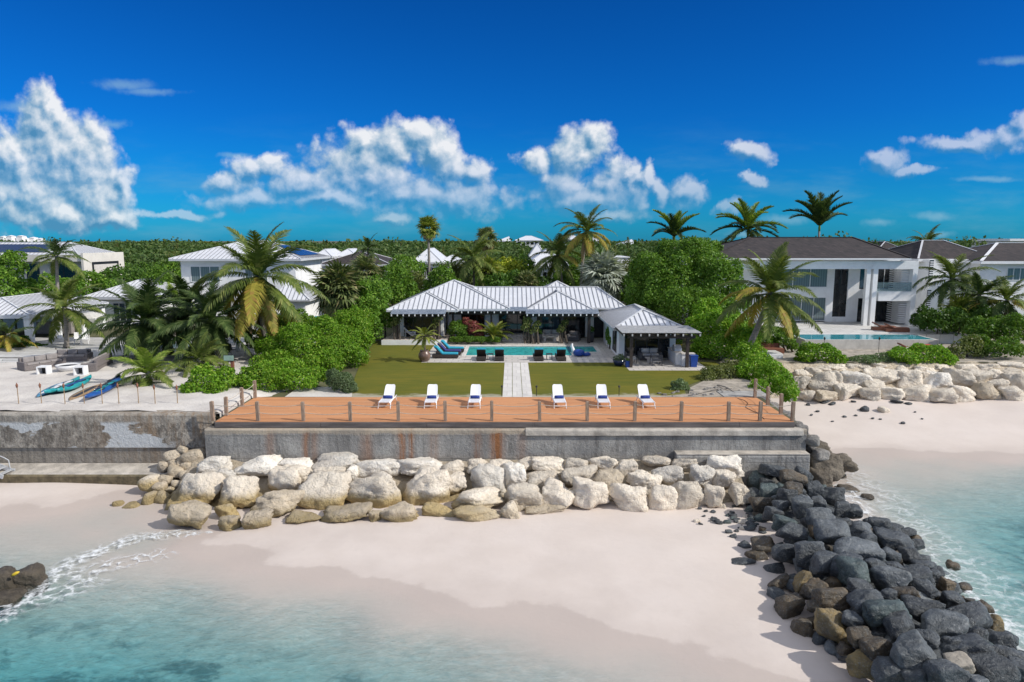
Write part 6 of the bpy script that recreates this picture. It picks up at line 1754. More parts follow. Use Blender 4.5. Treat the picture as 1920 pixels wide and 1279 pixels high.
# ---- palms
def frond_geom(L, bend, n, ll, lw, droop, seed, rise=0.0, vee=.35, tipf=1.0):
    rg = np.random.default_rng(seed)
    S = np.linspace(0, 1, 15)
    th = -bend * S ** 1.35
    ds = L / 14
    X = np.concatenate(([0], np.cumsum(np.cos(th[:-1]) * ds))); Z = np.concatenate(([0], np.cumsum(np.sin(th[:-1]) * ds)))
    verts, faces = [], []
    for i in range(14):
        w0 = .045 * (1 - S[i] * .85); w1 = .045 * (1 - S[i + 1] * .85); o = len(verts)
        verts += [(X[i], -w0, Z[i]), (X[i], w0, Z[i]), (X[i + 1], w1, Z[i + 1]), (X[i + 1], -w1, Z[i + 1])]
        faces.append((o, o + 1, o + 2, o + 3))
    for side in (-1, 1):
        for k in range(n):
            s = .13 + .87 * (k + rg.uniform(-.3, .3)) / n
            s = min(max(s, .1), 1)
            x = np.interp(s, S, X); z = np.interp(s, S, Z); a = np.interp(s, S, th)
            f = np.array([math.cos(a), 0, math.sin(a)]); up = np.array([-math.sin(a), 0, math.cos(a)]); sd = np.array([0, side, 0])
            phi = R(38 + 34 * (1 - s)) + rg.normal() * .06
            l = ll * (.42 + .58 * math.sin(math.pi * min(1, (.15 + s * .8)) ** .9)) * (1 - .35 * s ** 4) * rg.uniform(.88, 1.1)
            d = f * math.cos(phi) + sd * math.sin(phi) + up * (vee * rg.uniform(.5, 1.2))
            d /= np.linalg.norm(d)
            p0 = np.array([x, 0, z])
            g = np.array([0, 0, -1])
            p1 = p0 + d * l * .5 + g * droop * l * .12
            d2 = d + g * droop * rg.uniform(.7, 1.3); d2 /= np.linalg.norm(d2)
            p2 = p1 + d2 * l * .5
            wv = f * lw * .5
            o = len(verts)
            verts += [tuple(p0 - wv), tuple(p0 + wv), tuple(p1 + wv * .9), tuple(p1 - wv * .9), tuple(p2)]
            faces += [(o, o + 1, o + 2, o + 3), (o + 3, o + 2, o + 4)]
    return verts, faces
def mesh_of(name, vf, mat):
    me = bpy.data.meshes.new(name); me.from_pydata(*[vf[0], [], vf[1]]); me.materials.append(mat); me.update(); return me
FR = {}
def frond(kind, klass, matk, L=4.2):
    key = (kind, klass, matk)
    if key not in FR:
        sd = 100 + len(FR) * 7
        if kind == 'coco':
            bend, droop = {'up': (.95, .6), 'mid': (1.25, 1.0), 'low': (1.0, 1.6), 'hang': (.55, 2.0)}[klass]
            vf = [frond_geom(1.0, bend, 62, .25, .024, droop, sd + i) for i in range(3)]
        else:                                  # royal: stiff, feathery
            bend, droop = {'up': (.85, .25), 'mid': (1.05, .4), 'low': (.9, .7), 'hang': (.6, 1.2)}[klass]
            vf = [frond_geom(1.0, bend, 62, .22, .028, droop, sd + i, vee=.75) for i in range(3)]
        FR[key] = [mesh_of('frond', v_, M[matk]) for v_ in vf]
    return rnd.choice(FR[key])
def trunk_pts(base, top, curve):
    base, top = Vector(base), Vector(top); n = 10; out = []
    for i in range(n + 1):
        t = i / n; p = base.lerp(top, t)
        p.x += curve * math.sin(math.pi * t) * 1.0
        out.append(p)
    return out
def feather_palm(name, label, base, top, L, nfr=20, kind='coco', r0=.20, r1=.13, curve=0.0, mats=('frond', 'frond', 'frond_yellow'), yl=.2, e0=82, e1=-42, nuts=0, dead=0, az0=0.0, group=None, wind=0.0, trunkm='trunk', cat='palm tree', shaft=False):
    base = Vector(base); top = Vector(top)
    t = thing(name, label, cat, base, 0, group)
    tp = [p - base for p in trunk_pts(base, top, curve)]
    rad = [r0 * 1.35 if i == 0 else r0 + (r1 - r0) * i / 10 for i in range(11)]
    obj('trunk', MB().tube(tp, rad, 9), M[trunkm], t, local=True, smooth=True)
    c = top - base
    if shaft:
        obj('crownshaft', MB().tube([c, c + Vector((0, 0, .5)), c + Vector((0, 0, 1.1))], [r1, r1 * 1.15, r1 * .6], 8), M['frond_fresh'], t, local=True, smooth=True); c = c + Vector((0, 0, 1.0))
    for i in range(nfr):
        f = (i + .5) / nfr
        el_ = e0 + (e1 - e0) * f ** .85 + rnd.uniform(-8, 8)
        az = az0 + i * 2.39996 + rnd.uniform(-.22, .22)
        if wind: az = az + wind * math.sin(az - math.pi) * -.35
        kl = 'up' if el_ > 52 else 'mid' if el_ > 12 else 'low' if el_ > -22 else 'hang'
        mk = mats[0] if f < .45 else mats[1]
        if f > .52 and rnd.random() < yl: mk = mats[2]
        s = L * rnd.uniform(.86, 1.08) * (.86 if f < .12 else 1)
        o = link('frond', frond(kind, kl, mk), t)
        o.location = c + Vector((math.cos(az) * r1 * .6, math.sin(az) * r1 * .6, -.25 * f))
        o.rotation_euler = Euler((rnd.uniform(-.25, .25), -R(el_), az), 'XYZ')
        o.scale = (s, s * rnd.uniform(.9, 1.1), s)
    for i in range(dead):
        az = rnd.uniform(0, 6.28)
        o = link('dry_frond', frond(kind, 'hang', 'frond_dead'), t)
        o.location = c + Vector((math.cos(az) * r1, math.sin(az) * r1, -.35)); o.rotation_euler = Euler((0, R(rnd.uniform(62, 84)), az)); s = L * rnd.uniform(.6, .85); o.scale = (s, s * .7, s)
    for i in range(nuts):
        az = rnd.uniform(0, 6.28); mb = MB().lathe([(.02, -.16), (.11, -.08), (.13, .02), (.09, .12), (.02, .16)], 8)
        o = obj('coconut', mb, M['coconut'], t, local=True, smooth=True)
        o.location = c + Vector((math.cos(az) * rnd.uniform(.18, .36), math.sin(az) * rnd.uniform(.18, .36), -.45 - rnd.uniform(0, .35)))
    return t
def at_top(px, py, Y): return tuple(D(px, py, Y))
def gbase(px, Y, z=0.0): return ((px - 960) / 1280 * Y * 1.0 + 0.0, Y, z)
feather_palm('coconut_palm', 'big coconut palm with yellowing lower fronds rising from the left hedge', (D(508, 640, 51).x, 51, 0), at_top(484, 515, 51.2), 5.3, 25, r0=.24, r1=.17, curve=-.25, mats=('frond', 'frond', 'frond_yellow'), yl=.62, e0=86, e1=-62, dead=2, nuts=5, az0=.5)
feather_palm('coconut_palm', 'leaning coconut palm right of the pool house with coconuts', (D(1388, 680, 49).x, 49.0, 0), at_top(1446, 546, 50.2), 4.4, 24, r0=.26, r1=.16, curve=.12, mats=('frond', 'frond', 'frond_yellow'), yl=.25, e0=90, e1=-40, nuts=9, az0=.2)
feather_palm('coconut_palm', 'slim coconut palm on the left terrace with a low plant at its foot', (D(124, 650, 56).x, 56.0, .2), at_top(120, 573, 56.4), 3.6, 20, r0=.2, r1=.14, curve=.1, mats=('frond', 'frond', 'frond_yellow'), yl=.1, e0=88, e1=-35, az0=1.0)
feather_palm('coconut_palm', 'windblown palm top behind the slim left terrace palm', (D(108, 600, 66).x, 66, 0), at_top(106, 478, 66), 3.0, 15, mats=('frond_dark', 'frond', 'frond'), yl=0, e0=75, e1=-30, az0=.3)
feather_palm('coconut_palm', 'dark bushy palm on the left sand, leftmost of the two dark palms', (D(285, 680, 49.5).x, 49.5, .25), at_top(272, 600, 50), 4.5, 30, r0=.2, mats=('frond_dark', 'frond_dark', 'frond'), yl=.2, e0=86, e1=-38, az0=.7)
feather_palm('coconut_palm', 'dark palm between the pale pool and the big coconut palm', (D(408, 690, 48).x, 48.5, .25), at_top(398, 598, 49), 4.1, 30, r0=.18, mats=('frond_dark', 'frond_dark', 'frond_dark'), yl=.1, e0=84, e1=-45, dead=1, az0=1.9)
feather_palm('coconut_palm', 'dark palm crown behind and between the two dark left palms', (D(345, 650, 54).x, 54, .2), at_top(352, 572, 54), 4.2, 26, mats=('frond_dark', 'frond_dark', 'frond'), yl=.1, e0=80, e1=-35, az0=.1)
feather_palm('coconut_palm', 'short young palm planted in the sand by the kayaks', (D(280, 735, 41).x, 41.2, .3), at_top(278, 696, 41.3), 2.5, 18, r0=.16, r1=.12, mats=('frond_fresh', 'frond', 'frond_yellow'), yl=.4, e0=84, e1=-28, dead=1, az0=.4)
feather_palm('coconut_palm', 'short young palm left of the round deck shrub', (D(372, 700, 45).x, 45.2, .25), at_top(372, 672, 45.3), 2.4, 16, r0=.15, r1=.12, mats=('frond', 'frond', 'frond'), yl=.1, e0=84, e1=-20, az0=1.2)
feather_palm('coconut_palm', 'low droopy palm beside the pavilion at the left edge', (D(18, 650, 55).x, 55, .2), at_top(15, 625, 55), 2.4, 13, r0=.12, mats=('frond_dark', 'frond_yellow', 'frond_yellow'), yl=.5, e0=70, e1=-40)
feather_palm('coconut_palm', 'small bright areca palm behind the dark left palms', (D(325, 600, 62).x, 62, 0), at_top(325, 560, 62), 2.4, 14, r0=.1, r1=.08, mats=('frond_fresh', 'frond_fresh', 'frond_fresh'), e0=85, e1=0)
# palms behind the villa
feather_palm('coconut_palm', 'coconut palm behind the left end of the villa roof beside a ragged fan palm', (D(887, 540, 80).x, 80, 0), at_top(889, 482, 80), 4.4, 19, mats=('frond', 'frond', 'frond_yellow'), yl=.3, e1=-60, az0=.6, r0=.18, r1=.13)
feather_palm('coconut_palm', 'middle coconut palm behind the villa ridge with curved pale trunk', (D(1056, 540, 82).x, 82, 0), at_top(1046, 476, 82), 4.2, 20, mats=('frond', 'frond', 'frond_yellow'), yl=.2, e1=-42, az0=.2, curve=.2, r0=.18, r1=.13)
feather_palm('coconut_palm', 'tallest coconut palm behind the villa with pale trunk', (D(1091, 545, 80).x, 80, 0), at_top(1101, 431, 80), 4.1, 22, mats=('frond', 'frond', 'frond_yellow'), yl=.2, e1=-40, dead=3, az0=.9, curve=-.3, r0=.2, r1=.14)
feather_palm('royal_palm', 'royal palm rising over the dark trees right of the silver palm', (D(1264, 500, 84).x, 84, 0), at_top(1264, 455, 84), 4.0, 16, 'royal', mats=('frond_fresh', 'frond_dark', 'frond_dark'), yl=0, e0=88, e1=18, az0=.1, shaft=True)
feather_palm('royal_palm', 'bushy royal palm left of the modern house roof ridge', (D(1400, 500, 88).x, 88, 0), at_top(1402, 443, 88), 4.7, 24, 'royal', mats=('frond_fresh', 'frond_dark', 'frond_dark'), yl=0, e0=86, e1=-25, az0=.8, shaft=True)
feather_palm('royal_palm', 'single royal palm standing above the roof of the modern house', (D(1536, 480, 90).x, 90, 0), at_top(1536, 434, 90), 5.0, 18, 'royal', mats=('frond_dark', 'frond_dark', 'frond_dark'), yl=0, e0=86, e1=36, az0=.3, shaft=True)
feather_palm('coconut_palm', 'coconut palm in front of the white house at the far right', (D(1784, 590, 66).x, 66, .2), at_top(1786, 520, 66), 4.0, 20, mats=('frond', 'frond_dark', 'frond'), yl=.1, e1=-38, az0=.5, r0=.2, r1=.14)
feather_palm('coconut_palm', 'shorter dark palm right of the far right coconut palm', (D(1836, 600, 62).x, 62, .2), at_top(1836, 552, 62), 3.2, 18, mats=('frond_dark', 'frond_dark', 'frond'), yl=.1, e1=-40, az0=1.5)
feather_palm('coconut_palm', 'palm with pale midribs cut by the right edge', (D(1888, 610, 60).x, 60, .2), at_top(1888, 560, 60), 3.2, 18, mats=('frond', 'frond_dark', 'frond_yellow'), yl=.15, e1=-50, az0=.2)
feather_palm('coconut_palm', 'palm tops behind the modern house near the far right house', (D(1735, 520, 92).x, 92, 0), at_top(1738, 455, 92), 3.4, 16, mats=('frond', 'frond', 'frond'), yl=.1, e1=-30)
feather_palm('coconut_palm', 'dark palm in front of the brown-roofed porch house', (D(690, 520, 92).x, 92, 0), at_top(690, 464, 92), 2.6, 14, mats=('frond_dark', 'frond_dark', 'frond_dark'), yl=0, e1=-35)
feather_palm('potted_palm', 'small palm growing from the big brown urn', (G(796, 678, 0).x, 50.55, .75), (G(796, 678, 0).x + .05, 50.55, 2.05), 1.25, 18, r0=.10, r1=.12, mats=('fan_fresh', 'fan_fresh', 'frond_fresh'), yl=0, e0=70, e1=-30, trunkm='trunk_dark')
feather_palm('sago_palm', 'spiky yellow-green cycad in the bed in front of the villa', (D(926, 622, 60.2).x, 60.2, .2), (D(926, 622, 60.2).x, 60.2, .75), 1.75, 22, 'royal', r0=.2, r1=.2, mats=('fan_fresh', 'fan_fresh', 'frond_fresh'), yl=0, e0=80, e1=2, cat='cycad', trunkm='trunk_dark')
# fan palms
def fan_geom(seed, n=22, spread=150, pet=.45):
    rg = np.random.default_rng(seed); v_, f_ = [], []
    v_ += [(0, -.012, 0), (0, .012, 0), (pet, .01, 0), (pet, -.01, 0)]; f_.append((0, 1, 2, 3))
    for k in range(n):
        a = R(-spread + 2 * spread * k / (n - 1)) * .95; l = .55 * (1 - .25 * abs(a) / 2.6) * rg.uniform(.9, 1.08)
        d = np.array([math.cos(a), math.sin(a), .12 + rg.normal() * .05]); sd = np.array([-math.sin(a), math.cos(a), 0])
        p0 = np.array([pet, 0, 0]); p1 = p0 + d * l * .6; p2 = p1 + (d + np.array([0, 0, -.75 * rg.uniform(.4, 1.5)])) * l * .45
        o = len(v_); wv = sd * .042
        v_ += [tuple(p0), tuple(p1 - wv), tuple(p2), tuple(p1 + wv)]; f_.append((o, o + 1, o + 2, o + 3))
    return v_, f_
FAN = {}
def fan_palm(name, label, base, top, S, nfr, matk, r0=.17, r1=.14, e0=85, e1=-60, curve=0.0, skirt=0, trunkm='trunk', cat='palm tree', deadm='frond_dead'):
    base = Vector(base); top = Vector(top)
    t = thing(name, label, cat, base)
    if top.z - base.z > .1: obj('trunk', MB().tube([p - base for p in trunk_pts(base, top, curve)], [r0 * (1.25 if i == 0 else 1) + (r1 - r0) * i / 10 for i in range(11)], 9), M[trunkm], t, local=True, smooth=True)
    c = top - base
    for i in range(nfr + skirt):
        dead = i >= nfr
        mk = deadm if dead else matk
        if mk not in FAN: FAN[mk] = [mesh_of('frond', fan_geom(50 + len(FAN) * 5 + j), M[mk]) for j in range(4)]
        f = (i + .5) / nfr
        el_ = (e0 + (e1 - e0) * min(1, f) ** .9 + rnd.uniform(-10, 10)) if not dead else rnd.uniform(-85, -60)
        az = i * 2.39996 + rnd.uniform(-.3, .3)
        o = link('dry_frond' if dead else 'frond', rnd.choice(FAN[mk]), t)
        o.location = c; o.rotation_euler = Euler((rnd.uniform(-.5, .5), -R(el_), az)); s = S * (rnd.uniform(.85, 1.12) if nfr < 100 else rnd.uniform(.55, 1.1)); o.scale = (s, s, s)
    return t
fan_palm('fan_palm', 'tall thin fan palm with pale trunk left of the villa ridge', (D(806, 550, 76).x, 76, 0), at_top(803, 428, 76), 1.55, 34, 'fan_fresh', .17, .13, skirt=6, e1=-55)
fan_palm('fan_palm', 'ragged fan palm with dry skirt beside the coconut palm behind the villa', (D(908, 520, 84).x, 84, 0), at_top(912, 447, 84), 1.7, 24, 'fan', .17, .15, skirt=14, e1=-50)
fan_palm('fan_palm', 'big round bushy fan palm between the white neighbour house and the villa', (D(634, 610, 62).x, 62, 0), at_top(634, 548, 62), 2.9, 150, 'fan', .3, .3, e0=88, e1=-80, skirt=12)
fan_palm('fan_palm', 'smaller fan palm behind the big bushy fan palm', (D(684, 560, 74).x, 74, 0), at_top(686, 510, 74), 2.2, 36, 'fan', .2, .2, e1=-70)
fan_palm('silver_palm', 'silver-leaved fan palm behind the right end of the villa roof', (D(1130, 560, 77).x, 77, 0), at_top(1130, 520, 77), 3.2, 90, 'fan_silver', .28, .28, e1=-60)
fan_palm('fan_palm', 'low yellow-green fan palm behind the villa roof below the ragged fan palm', (D(915, 540, 80).x, 80, 0), at_top(915, 512, 80), 2.2, 30, 'fan_fresh', .2, .2, e1=-60)
fan_palm('fan_palm', 'low grey-green fan palm just above the villa ridge', (D(985, 545, 78).x, 78, 0), at_top(985, 535, 78), 2.0, 24, 'fan', .2, .2, e1=-10)
fan_palm('fan_palm', 'fan palm in the shrubbery right of the modern house', (D(1790, 600, 62).x, 62, .2), at_top(1800, 588, 62), 2.0, 30, 'fan_fresh', .2, .2, e1=-40)

# ---- background trees
rt = np.random.default_rng(77)
TREE = []
for kk, (mk, R_, H_, sz, n, th) in enumerate([('leaf_dark', 3.2, 4.8, .34, 3600, 1.8), ('leaf_mid', 3.4, 4.6, .34, 3600, 1.8), ('leaf_olive', 3.0, 4.6, .32, 3200, 1.9), ('leaf_mid', 2.6, 5.4, .32, 3200, 1.8), ('leaf_dark', 4.0, 4.4, .36, 4400, 1.7), ('leaf_yellow', 2.8, 4.4, .32, 3200, 1.8)]):
    me = foliage_mesh('crown', blob_set(rt, R_, H_, 15, th), n, sz, M[mk], 300 + kk, .6, 1.0, .5, -.8)
    tm_ = limbs(rt, th, R_, H_, .22)
    bmx = bpy.data.meshes.new('trunk'); bmx.from_pydata(tm_.v, [], tm_.f); bmx.materials.append(M['trunk_dark'])
    TREE.append((me, bmx))
def casuarina_mesh(seed, H_=9.0):
    rg = np.random.default_rng(seed)
    P = []; N = []
    for i in range(1000):
        h = rg.uniform(.12, 1) ; a = rg.uniform(0, 6.28); r = (1.7 * (1 - h) ** .6 * (.55 + .45 * math.sin(h * 31)) + .10) * rg.uniform(.2, 1)
        P.append((r * math.cos(a) + .25 * math.sin(h * 9), r * math.sin(a), h * H_ + r * .3)); N.append((math.cos(a), math.sin(a), 1.6))
    V = leaf_quads(np.array(P), np.array(N), .6, rg, .12, .7)
    return np_mesh('crown', V, np.full(len(V) // 4, 4), np.arange(len(V)), M['leaf_olive'])
CAS = []
for s_ in (1, 2):
    me = casuarina_mesh(s_)
    tb = MB().tube([(0, 0, 0), (.1, 0, 4), (.05, .05, 8.6)], [.16, .1, .03], 6)
    bmx = bpy.data.meshes.new('trunk'); bmx.from_pydata(tb.v, [], tb.f); bmx.materials.append(M['trunk_dark']); CAS.append((me, bmx))
def tree(kind, px, Y, s, label, group=None, sz=None, name='broadleaf_tree'):
    me, tk = (CAS if name == 'casuarina' else TREE)[kind]
    t = thing(name, label, 'tree', ((px - 960) / 1280 * Y, Y, -.03), rnd.uniform(0, 6.28), group)
    a = link('crown', me, t); b = link('trunk', tk, t)
    for o in (a, b): o.scale = (s, s, s * (sz or rnd.uniform(.9, 1.12)))
    return t
tree(5, 958, 84, 1.12, 'bright yellow-green rounded tree behind the villa, right of the fan palms')
tree(5, 938, 92, .95, 'yellow-green tree behind the brighter rounded one, nearer the fan palms')
ZN = [('dark leafy tree in the belt directly behind the villa', 'trees in the belt behind the villa', [(745, 72), (775, 78), (830, 76), (850, 82), (870, 90), (945, 79), (980, 84), (1010, 80), (1075, 86), (1060, 94), (1120, 88), (1160, 82), (1180, 90), (1200, 76), (1140, 98), (765, 92), (905, 100), (720, 84), (740, 98), (1095, 100), (1230, 92)]),
      ('leafy tree in the gap between the two left neighbour houses', 'trees between the left neighbour houses', [(245, 95), (275, 88), (300, 98), (320, 108), (260, 110), (232, 80), (290, 76), (215, 104), (330, 122), (240, 126), (285, 130)]),
      ('leafy tree behind the brown-roofed modern house on the right', 'trees behind the modern house', [(1345, 100), (1380, 108), (1430, 112), (1480, 104), (1600, 108), (1680, 96), (1705, 88), (1720, 104), (1760, 100), (1800, 106), (1850, 112), (1320, 120), (1700, 118), (1640, 104)])]
for lab, grp, L in ZN:
    for px, Y in L: tree(int(rt.integers(0, 5)), px, Y, float(rt.uniform(.72, 1.0)), lab, grp)
for px, Y, s, lab in ((118, 88, .92, 'feathery tree rising behind the beige house at the left'), (1300, 105, .95, 'feathery tree tip left of the bushy royal palm'), (1150, 130, .9, 'thin feathery tree left of the royal palm'), (1835, 112, .95, 'feathery tree behind the roof of the far right house'), (1580, 120, .98, 'feathery tree tip behind the modern house roof'), (892, 150, 1.0, 'pointed feathery tree left of the skyline buildings')):
    tree(int(rt.integers(0, 2)), px, Y, s, lab, None, 1.0, 'casuarina')
LM = []
for i in range(34):
    Y = float(rt.uniform(120, 210)); px = [240, 300, 620, 760, 850, 1130, 1230, 1330, 1660, 1760][i % 10] + float(rt.uniform(-60, 60))
    tree(int(rt.integers(0, 2)), px, Y, float(rt.uniform(.78, 1.12)), 'thin feathery tree standing out of the distant woodland', 'feathery trees on the skyline', 1.0, 'casuarina')
# distant woodland, reads as one mass
HPX = [(598, 732, 100), (772, 870, 120), (984, 1070, 108), (1146, 1182, 102), (1640, 1692, 120), (1888, 2000, 122), (590, 672, 120)]
rgw = np.random.default_rng(9)
bl = []
Ps, Ns = [], []
for (ya, yb2, nb2, sz, per) in ((108, 150, 150, .55, 330), (150, 230, 260, .75, 210), (230, 400, 330, 1.2, 130), (400, 900, 420, 2.2, 80)):
    B = []
    for i in range(nb2):
        Y = ya * (yb2 / ya) ** rgw.random(); px = rgw.uniform(-120, 2040)
        if any(Y < hY + 16 and a_ - 22 < px < b_ + 22 for a_, b_, hY in HPX): continue
        r = rgw.uniform(2.4, 4.6) * (1 + Y / 900)
        B.append(((px - 960) / 1280 * Y, Y, rgw.uniform(2.8, 5.6), r * rgw.uniform(.7, 1.5), r * 1.2, rgw.uniform(2.2, 4.4)))
    P, N = cloud_pts(B, len(B) * per, rgw, .5, -.1)
    bl.append(leaf_quads(P, N, sz, rgw, .7, 1.0))
V = np.vstack(bl)
wm = leafmat('woodland_leaf', (.040, .085, .020), (.085, .135, .035), (.13, .17, .055), .25, .6, .5)
o = link('distant_woodland', np_mesh('distant_woodland', V, np.full(len(V) // 4, 4), np.arange(len(V)), wm))
tag(o, 'wide green woodland filling the land behind the houses up to the skyline', 'woodland', None, 'stuff')
# ------------------------------------------------------------------ small things
# tiki torches along the old seawall
TK = [(35, 'leftmost of the torches on the sand'), (78, 'second torch from the left, left of the kayaks'), (122, 'torch standing in front of the teal kayak'), (158, 'torch behind the dark paddle board'), (192, 'torch in front of the blue kayaks'), (223, 'torch just right of the kayaks'),
      (260, 'torch just left of the short sand palm'), (291, 'torch just right of the short sand palm'), (333, 'rightmost torch, beside the round deck shrub')]
for i, (px, lb) in enumerate(TK):
    p = G(px, 756, .33)
    t = thing('tiki_torch', 'thin bamboo torch, ' + lb, 'torch', (p.x, p.y, .30), 0, 'torches along the old seawall')
    h = 1.08 if i < 7 else .98
    obj('pole', MB().tube([(0, 0, 0), (.01, 0, h * .75), (0, 0, h)], .024, 6), M['bamboo'], t, local=True)
    obj('torch_head', MB().lathe([(.025, h - .22), (.055, h - .12), (.06, h - .03), (.03, h), (.015, h + .07)], 8), M['torchhead'], t, local=True, smooth=True)
# kayaks and boards on the sand
def kayak(label, p0, p1, wd, mats, deckm=None, name='kayak', flat=False, cat='kayak', z=.34):
    a, b = Vector(G(p0[0], p0[1], .33)), Vector(G(p1[0], p1[1], .33)); d = b - a; L = d.length
    t = thing(name, label, cat, (a + d / 2).to_3d() * 1.0, math.atan2(d.y, d.x), None)
    t.location.z = z
    n = 18; vs, fs = [], []
    for i in range(n + 1):
        s = -1 + 2 * i / n
        w_ = wd / 2 * (1 - abs(s) ** 2.4) ** .8 + .012; rise = (.0 if flat else .20) * abs(s) ** 3
        hh = .10 if flat else .30
        for yy, zz in ((-1, .55), (-.72, .12), (0, 0), (.72, .12), (1, .55), (.6, .82), (0, .9 if not flat else .62), (-.6, .82)):
            vs.append((s * L / 2, yy * w_, zz * hh * (1 - .35 * abs(s) ** 4) + rise))
    for i in range(n):
        for k in range(8): fs.append((i * 8 + k, i * 8 + (k + 1) % 8, (i + 1) * 8 + (k + 1) % 8, (i + 1) * 8 + k))
    fs += [tuple(range(7, -1, -1)), tuple(n * 8 + k for k in range(8))]
    obj('hull', MB().add(vs, fs), mats[0], t, local=True, smooth=True)
    if not flat:
        for cx in ((-.9, .7) if L > 3.4 else (0,)):
            ck = MB().lathe([(.26, .235), (.30, .265), (.30, .285), (.24, .285), (.22, .27)], 14)
            ck.v = [(x * 1.7 + cx, y * .78, z_) for x, y, z_ in ck.v]
            obj('cockpit', ck, M['black'], t, local=True, smooth=True)
    if deckm:
        st = MB().box(-L * .36, L * .30, -wd * .17, wd * .17, .068 if flat else .275, .080 if flat else .285)
        obj('deck_stripe', st, deckm, t, local=True)
    return t
kayak('pale blue paddle board lying leftmost of the boats on the sand', (70, 745), (128, 716), .72, [M['lightblue_plastic']], M['white_plastic'], 'paddle_board', True, 'paddle board')
kayak('white and teal kayak second from the left on the sand', (84, 744), (150, 716), .70, [M['turq_plastic']], M['white_plastic'])
kayak('turquoise kayak with dark stern in the middle of the boats on the sand', (108, 741), (172, 713), .74, [M['turq_plastic']], M['deepblue_plastic'])
kayak('dark paddle board with wooden rim between the turquoise and blue kayaks', (130, 752), (190, 722), .74, [M['bamboo']], M['black'], 'paddle_board', True, 'paddle board', .36)
kayak('deep blue kayak at the right end of the boats on the sand', (160, 754), (232, 714), .74, [M['deepblue_plastic']], M['turq_plastic'])
kayak('navy kayak lying half behind the deep blue kayak', (178, 742), (226, 712), .66, [M['navy_glaze']], None)
# fire bowl and outdoor sofas on the left patio
def sofa(label, loc, rz, L, mt, name='outdoor_sofa', back=True, arms=True, cush=None):
    t = thing(name, label, 'sofa', loc, rz)
    obj('base', MB().box(-L / 2, L / 2, -.45, .45, 0, .36), mt, t, local=True, bevel=.04)
    if back: obj('backrest', MB().box(-L / 2, L / 2, .30, .52, .30, .82), mt, t, local=True, bevel=.05)
    if arms:
        for s in (-1, 1): obj('armrest', MB().box(s * L / 2 - .11, s * L / 2 + .11, -.46, .50, .02, .60), mt, t, local=True, bevel=.05)
    n = max(1, round(L / .85))
    for k in range(n):
        a = -L / 2 + .12 + (L - .24) * k / n
        obj('seat_cushion', MB().box(a + .01, a + (L - .24) / n - .01, -.42, .29, .363, .50), cush or M['grey_cloth'], t, local=True, bevel=.04)
        if back: obj('back_cushion', MB().box(a + .02, a + (L - .24) / n - .02, .12, .298, .502, .86), cush or M['grey_cloth'], t, local=True, bevel=.05)
    return t
p = G(80, 690, .25); sofa('taupe outdoor sofa left of the white fire bowl', (p.x, p.y, .26), R(62), 2.5, M['taupe'])
p = G(98, 685, .25); sofa('taupe outdoor sofa behind the white fire bowl', (p.x + .4, p.y + 1.6, .26), R(8), 2.3, M['taupe'])
p = G(183, 690, .25); sofa('taupe outdoor sofa right of the white fire bowl', (p.x, p.y, .26), R(-76), 3.2, M['taupe'])
p = G(123, 698, .25)
fbw = thing('fire_bowl', 'round white fire bowl between the taupe sofas', 'fire bowl', (p.x, p.y + .3, .26))
obj('bowl', MB().lathe([(.32, 0), (.50, .06), (.68, .28), (.74, .46), (.69, .46), (.60, .34)], 24), M['wax'], fbw, local=True, smooth=True)
obj('embers', MB().lathe([(.62, .37), (.3, .41), (.02, .43)], 20), M['black'], fbw, local=True)
for px, lb in ((78, 'white open cube side table left of the fire bowl'), (147, 'white open cube side table right of the fire bowl')):
    p = G(px, 705, .25)
    t = thing('cube_table', lb, 'side table', (p.x, p.y + .3, .26), R(6), 'white cube tables by the fire bowl')
    fb_ = MB()
    for x0, x1, z0, z1 in ((-.32, .32, 0, .07), (-.32, .32, .53, .60), (-.32, -.25, .07, .53), (.25, .32, .07, .53)): fb_.box(x0, x1, -.3, .3, z0, z1)
    obj('frame', fb_, M['white_paint'], t, local=True); obj('back_panel', MB().box(-.25, .25, .22, .28, .07, .53), M['black'], t, local=True)
# dining chairs on the left terrace and loungers by the left pool
def patio_chair(label, loc, rz, mt, grp=None, s=1.0):
    t = thing('patio_chair', label, 'chair', loc, rz, grp)
    obj('seat', MB().box(-.24 * s, .24 * s, -.24 * s, .24 * s, .42, .46), mt, t, local=True)
    obj('backrest', MB().add([(-.24, .20, .46), (.24, .20, .46), (.24, .24, .46), (-.24, .24, .46), (-.23, .32, .98), (.23, .32, .98), (.23, .35, .98), (-.23, .35, .98)], [(0, 1, 5, 4), (1, 2, 6, 5), (2, 3, 7, 6), (3, 0, 4, 7), (4, 5, 6, 7), (3, 2, 1, 0)]), mt, t, local=True)
    for sx in (-1, 1):
        for sy in (-1, 1): obj('leg', MB().tube([(sx * .22, sy * .21, .42), (sx * .24, sy * .24, 0)], .02, 5), M['white_paint'], t, local=True)
        obj('armrest', MB().box(sx * .26 - .02, sx * .26 + .02, -.2, .24, .62, .66), M['white_paint'], t, local=True)
    return t
q = G(440, 660, .2)
dt = thing('dining_table', 'round pale dining table among the chairs on the left terrace', 'table', (q.x, q.y + .6, .2))
obj('table_top', MB().lathe([(.62, .70), (.64, .72), (.62, .74)], 20), M['white_paint'], dt, local=True); obj('pedestal', MB().tube([(0, 0, 0), (0, 0, .7)], [.2, .07], 8), M['white_paint'], dt, local=True)
for px, rz, lb in ((418, 80, 'taupe patio chair left of the round dining table'), (462, -80, 'taupe patio chair right of the round dining table'), (430, 170, 'taupe patio chair nearest the camera at the round dining table')):
    q2 = G(px, 664 if rz != 170 else 668, .2); patio_chair(lb, (q2.x, q2.y + .4, .2), R(rz), M['taupe'], 'chairs round the left dining table')
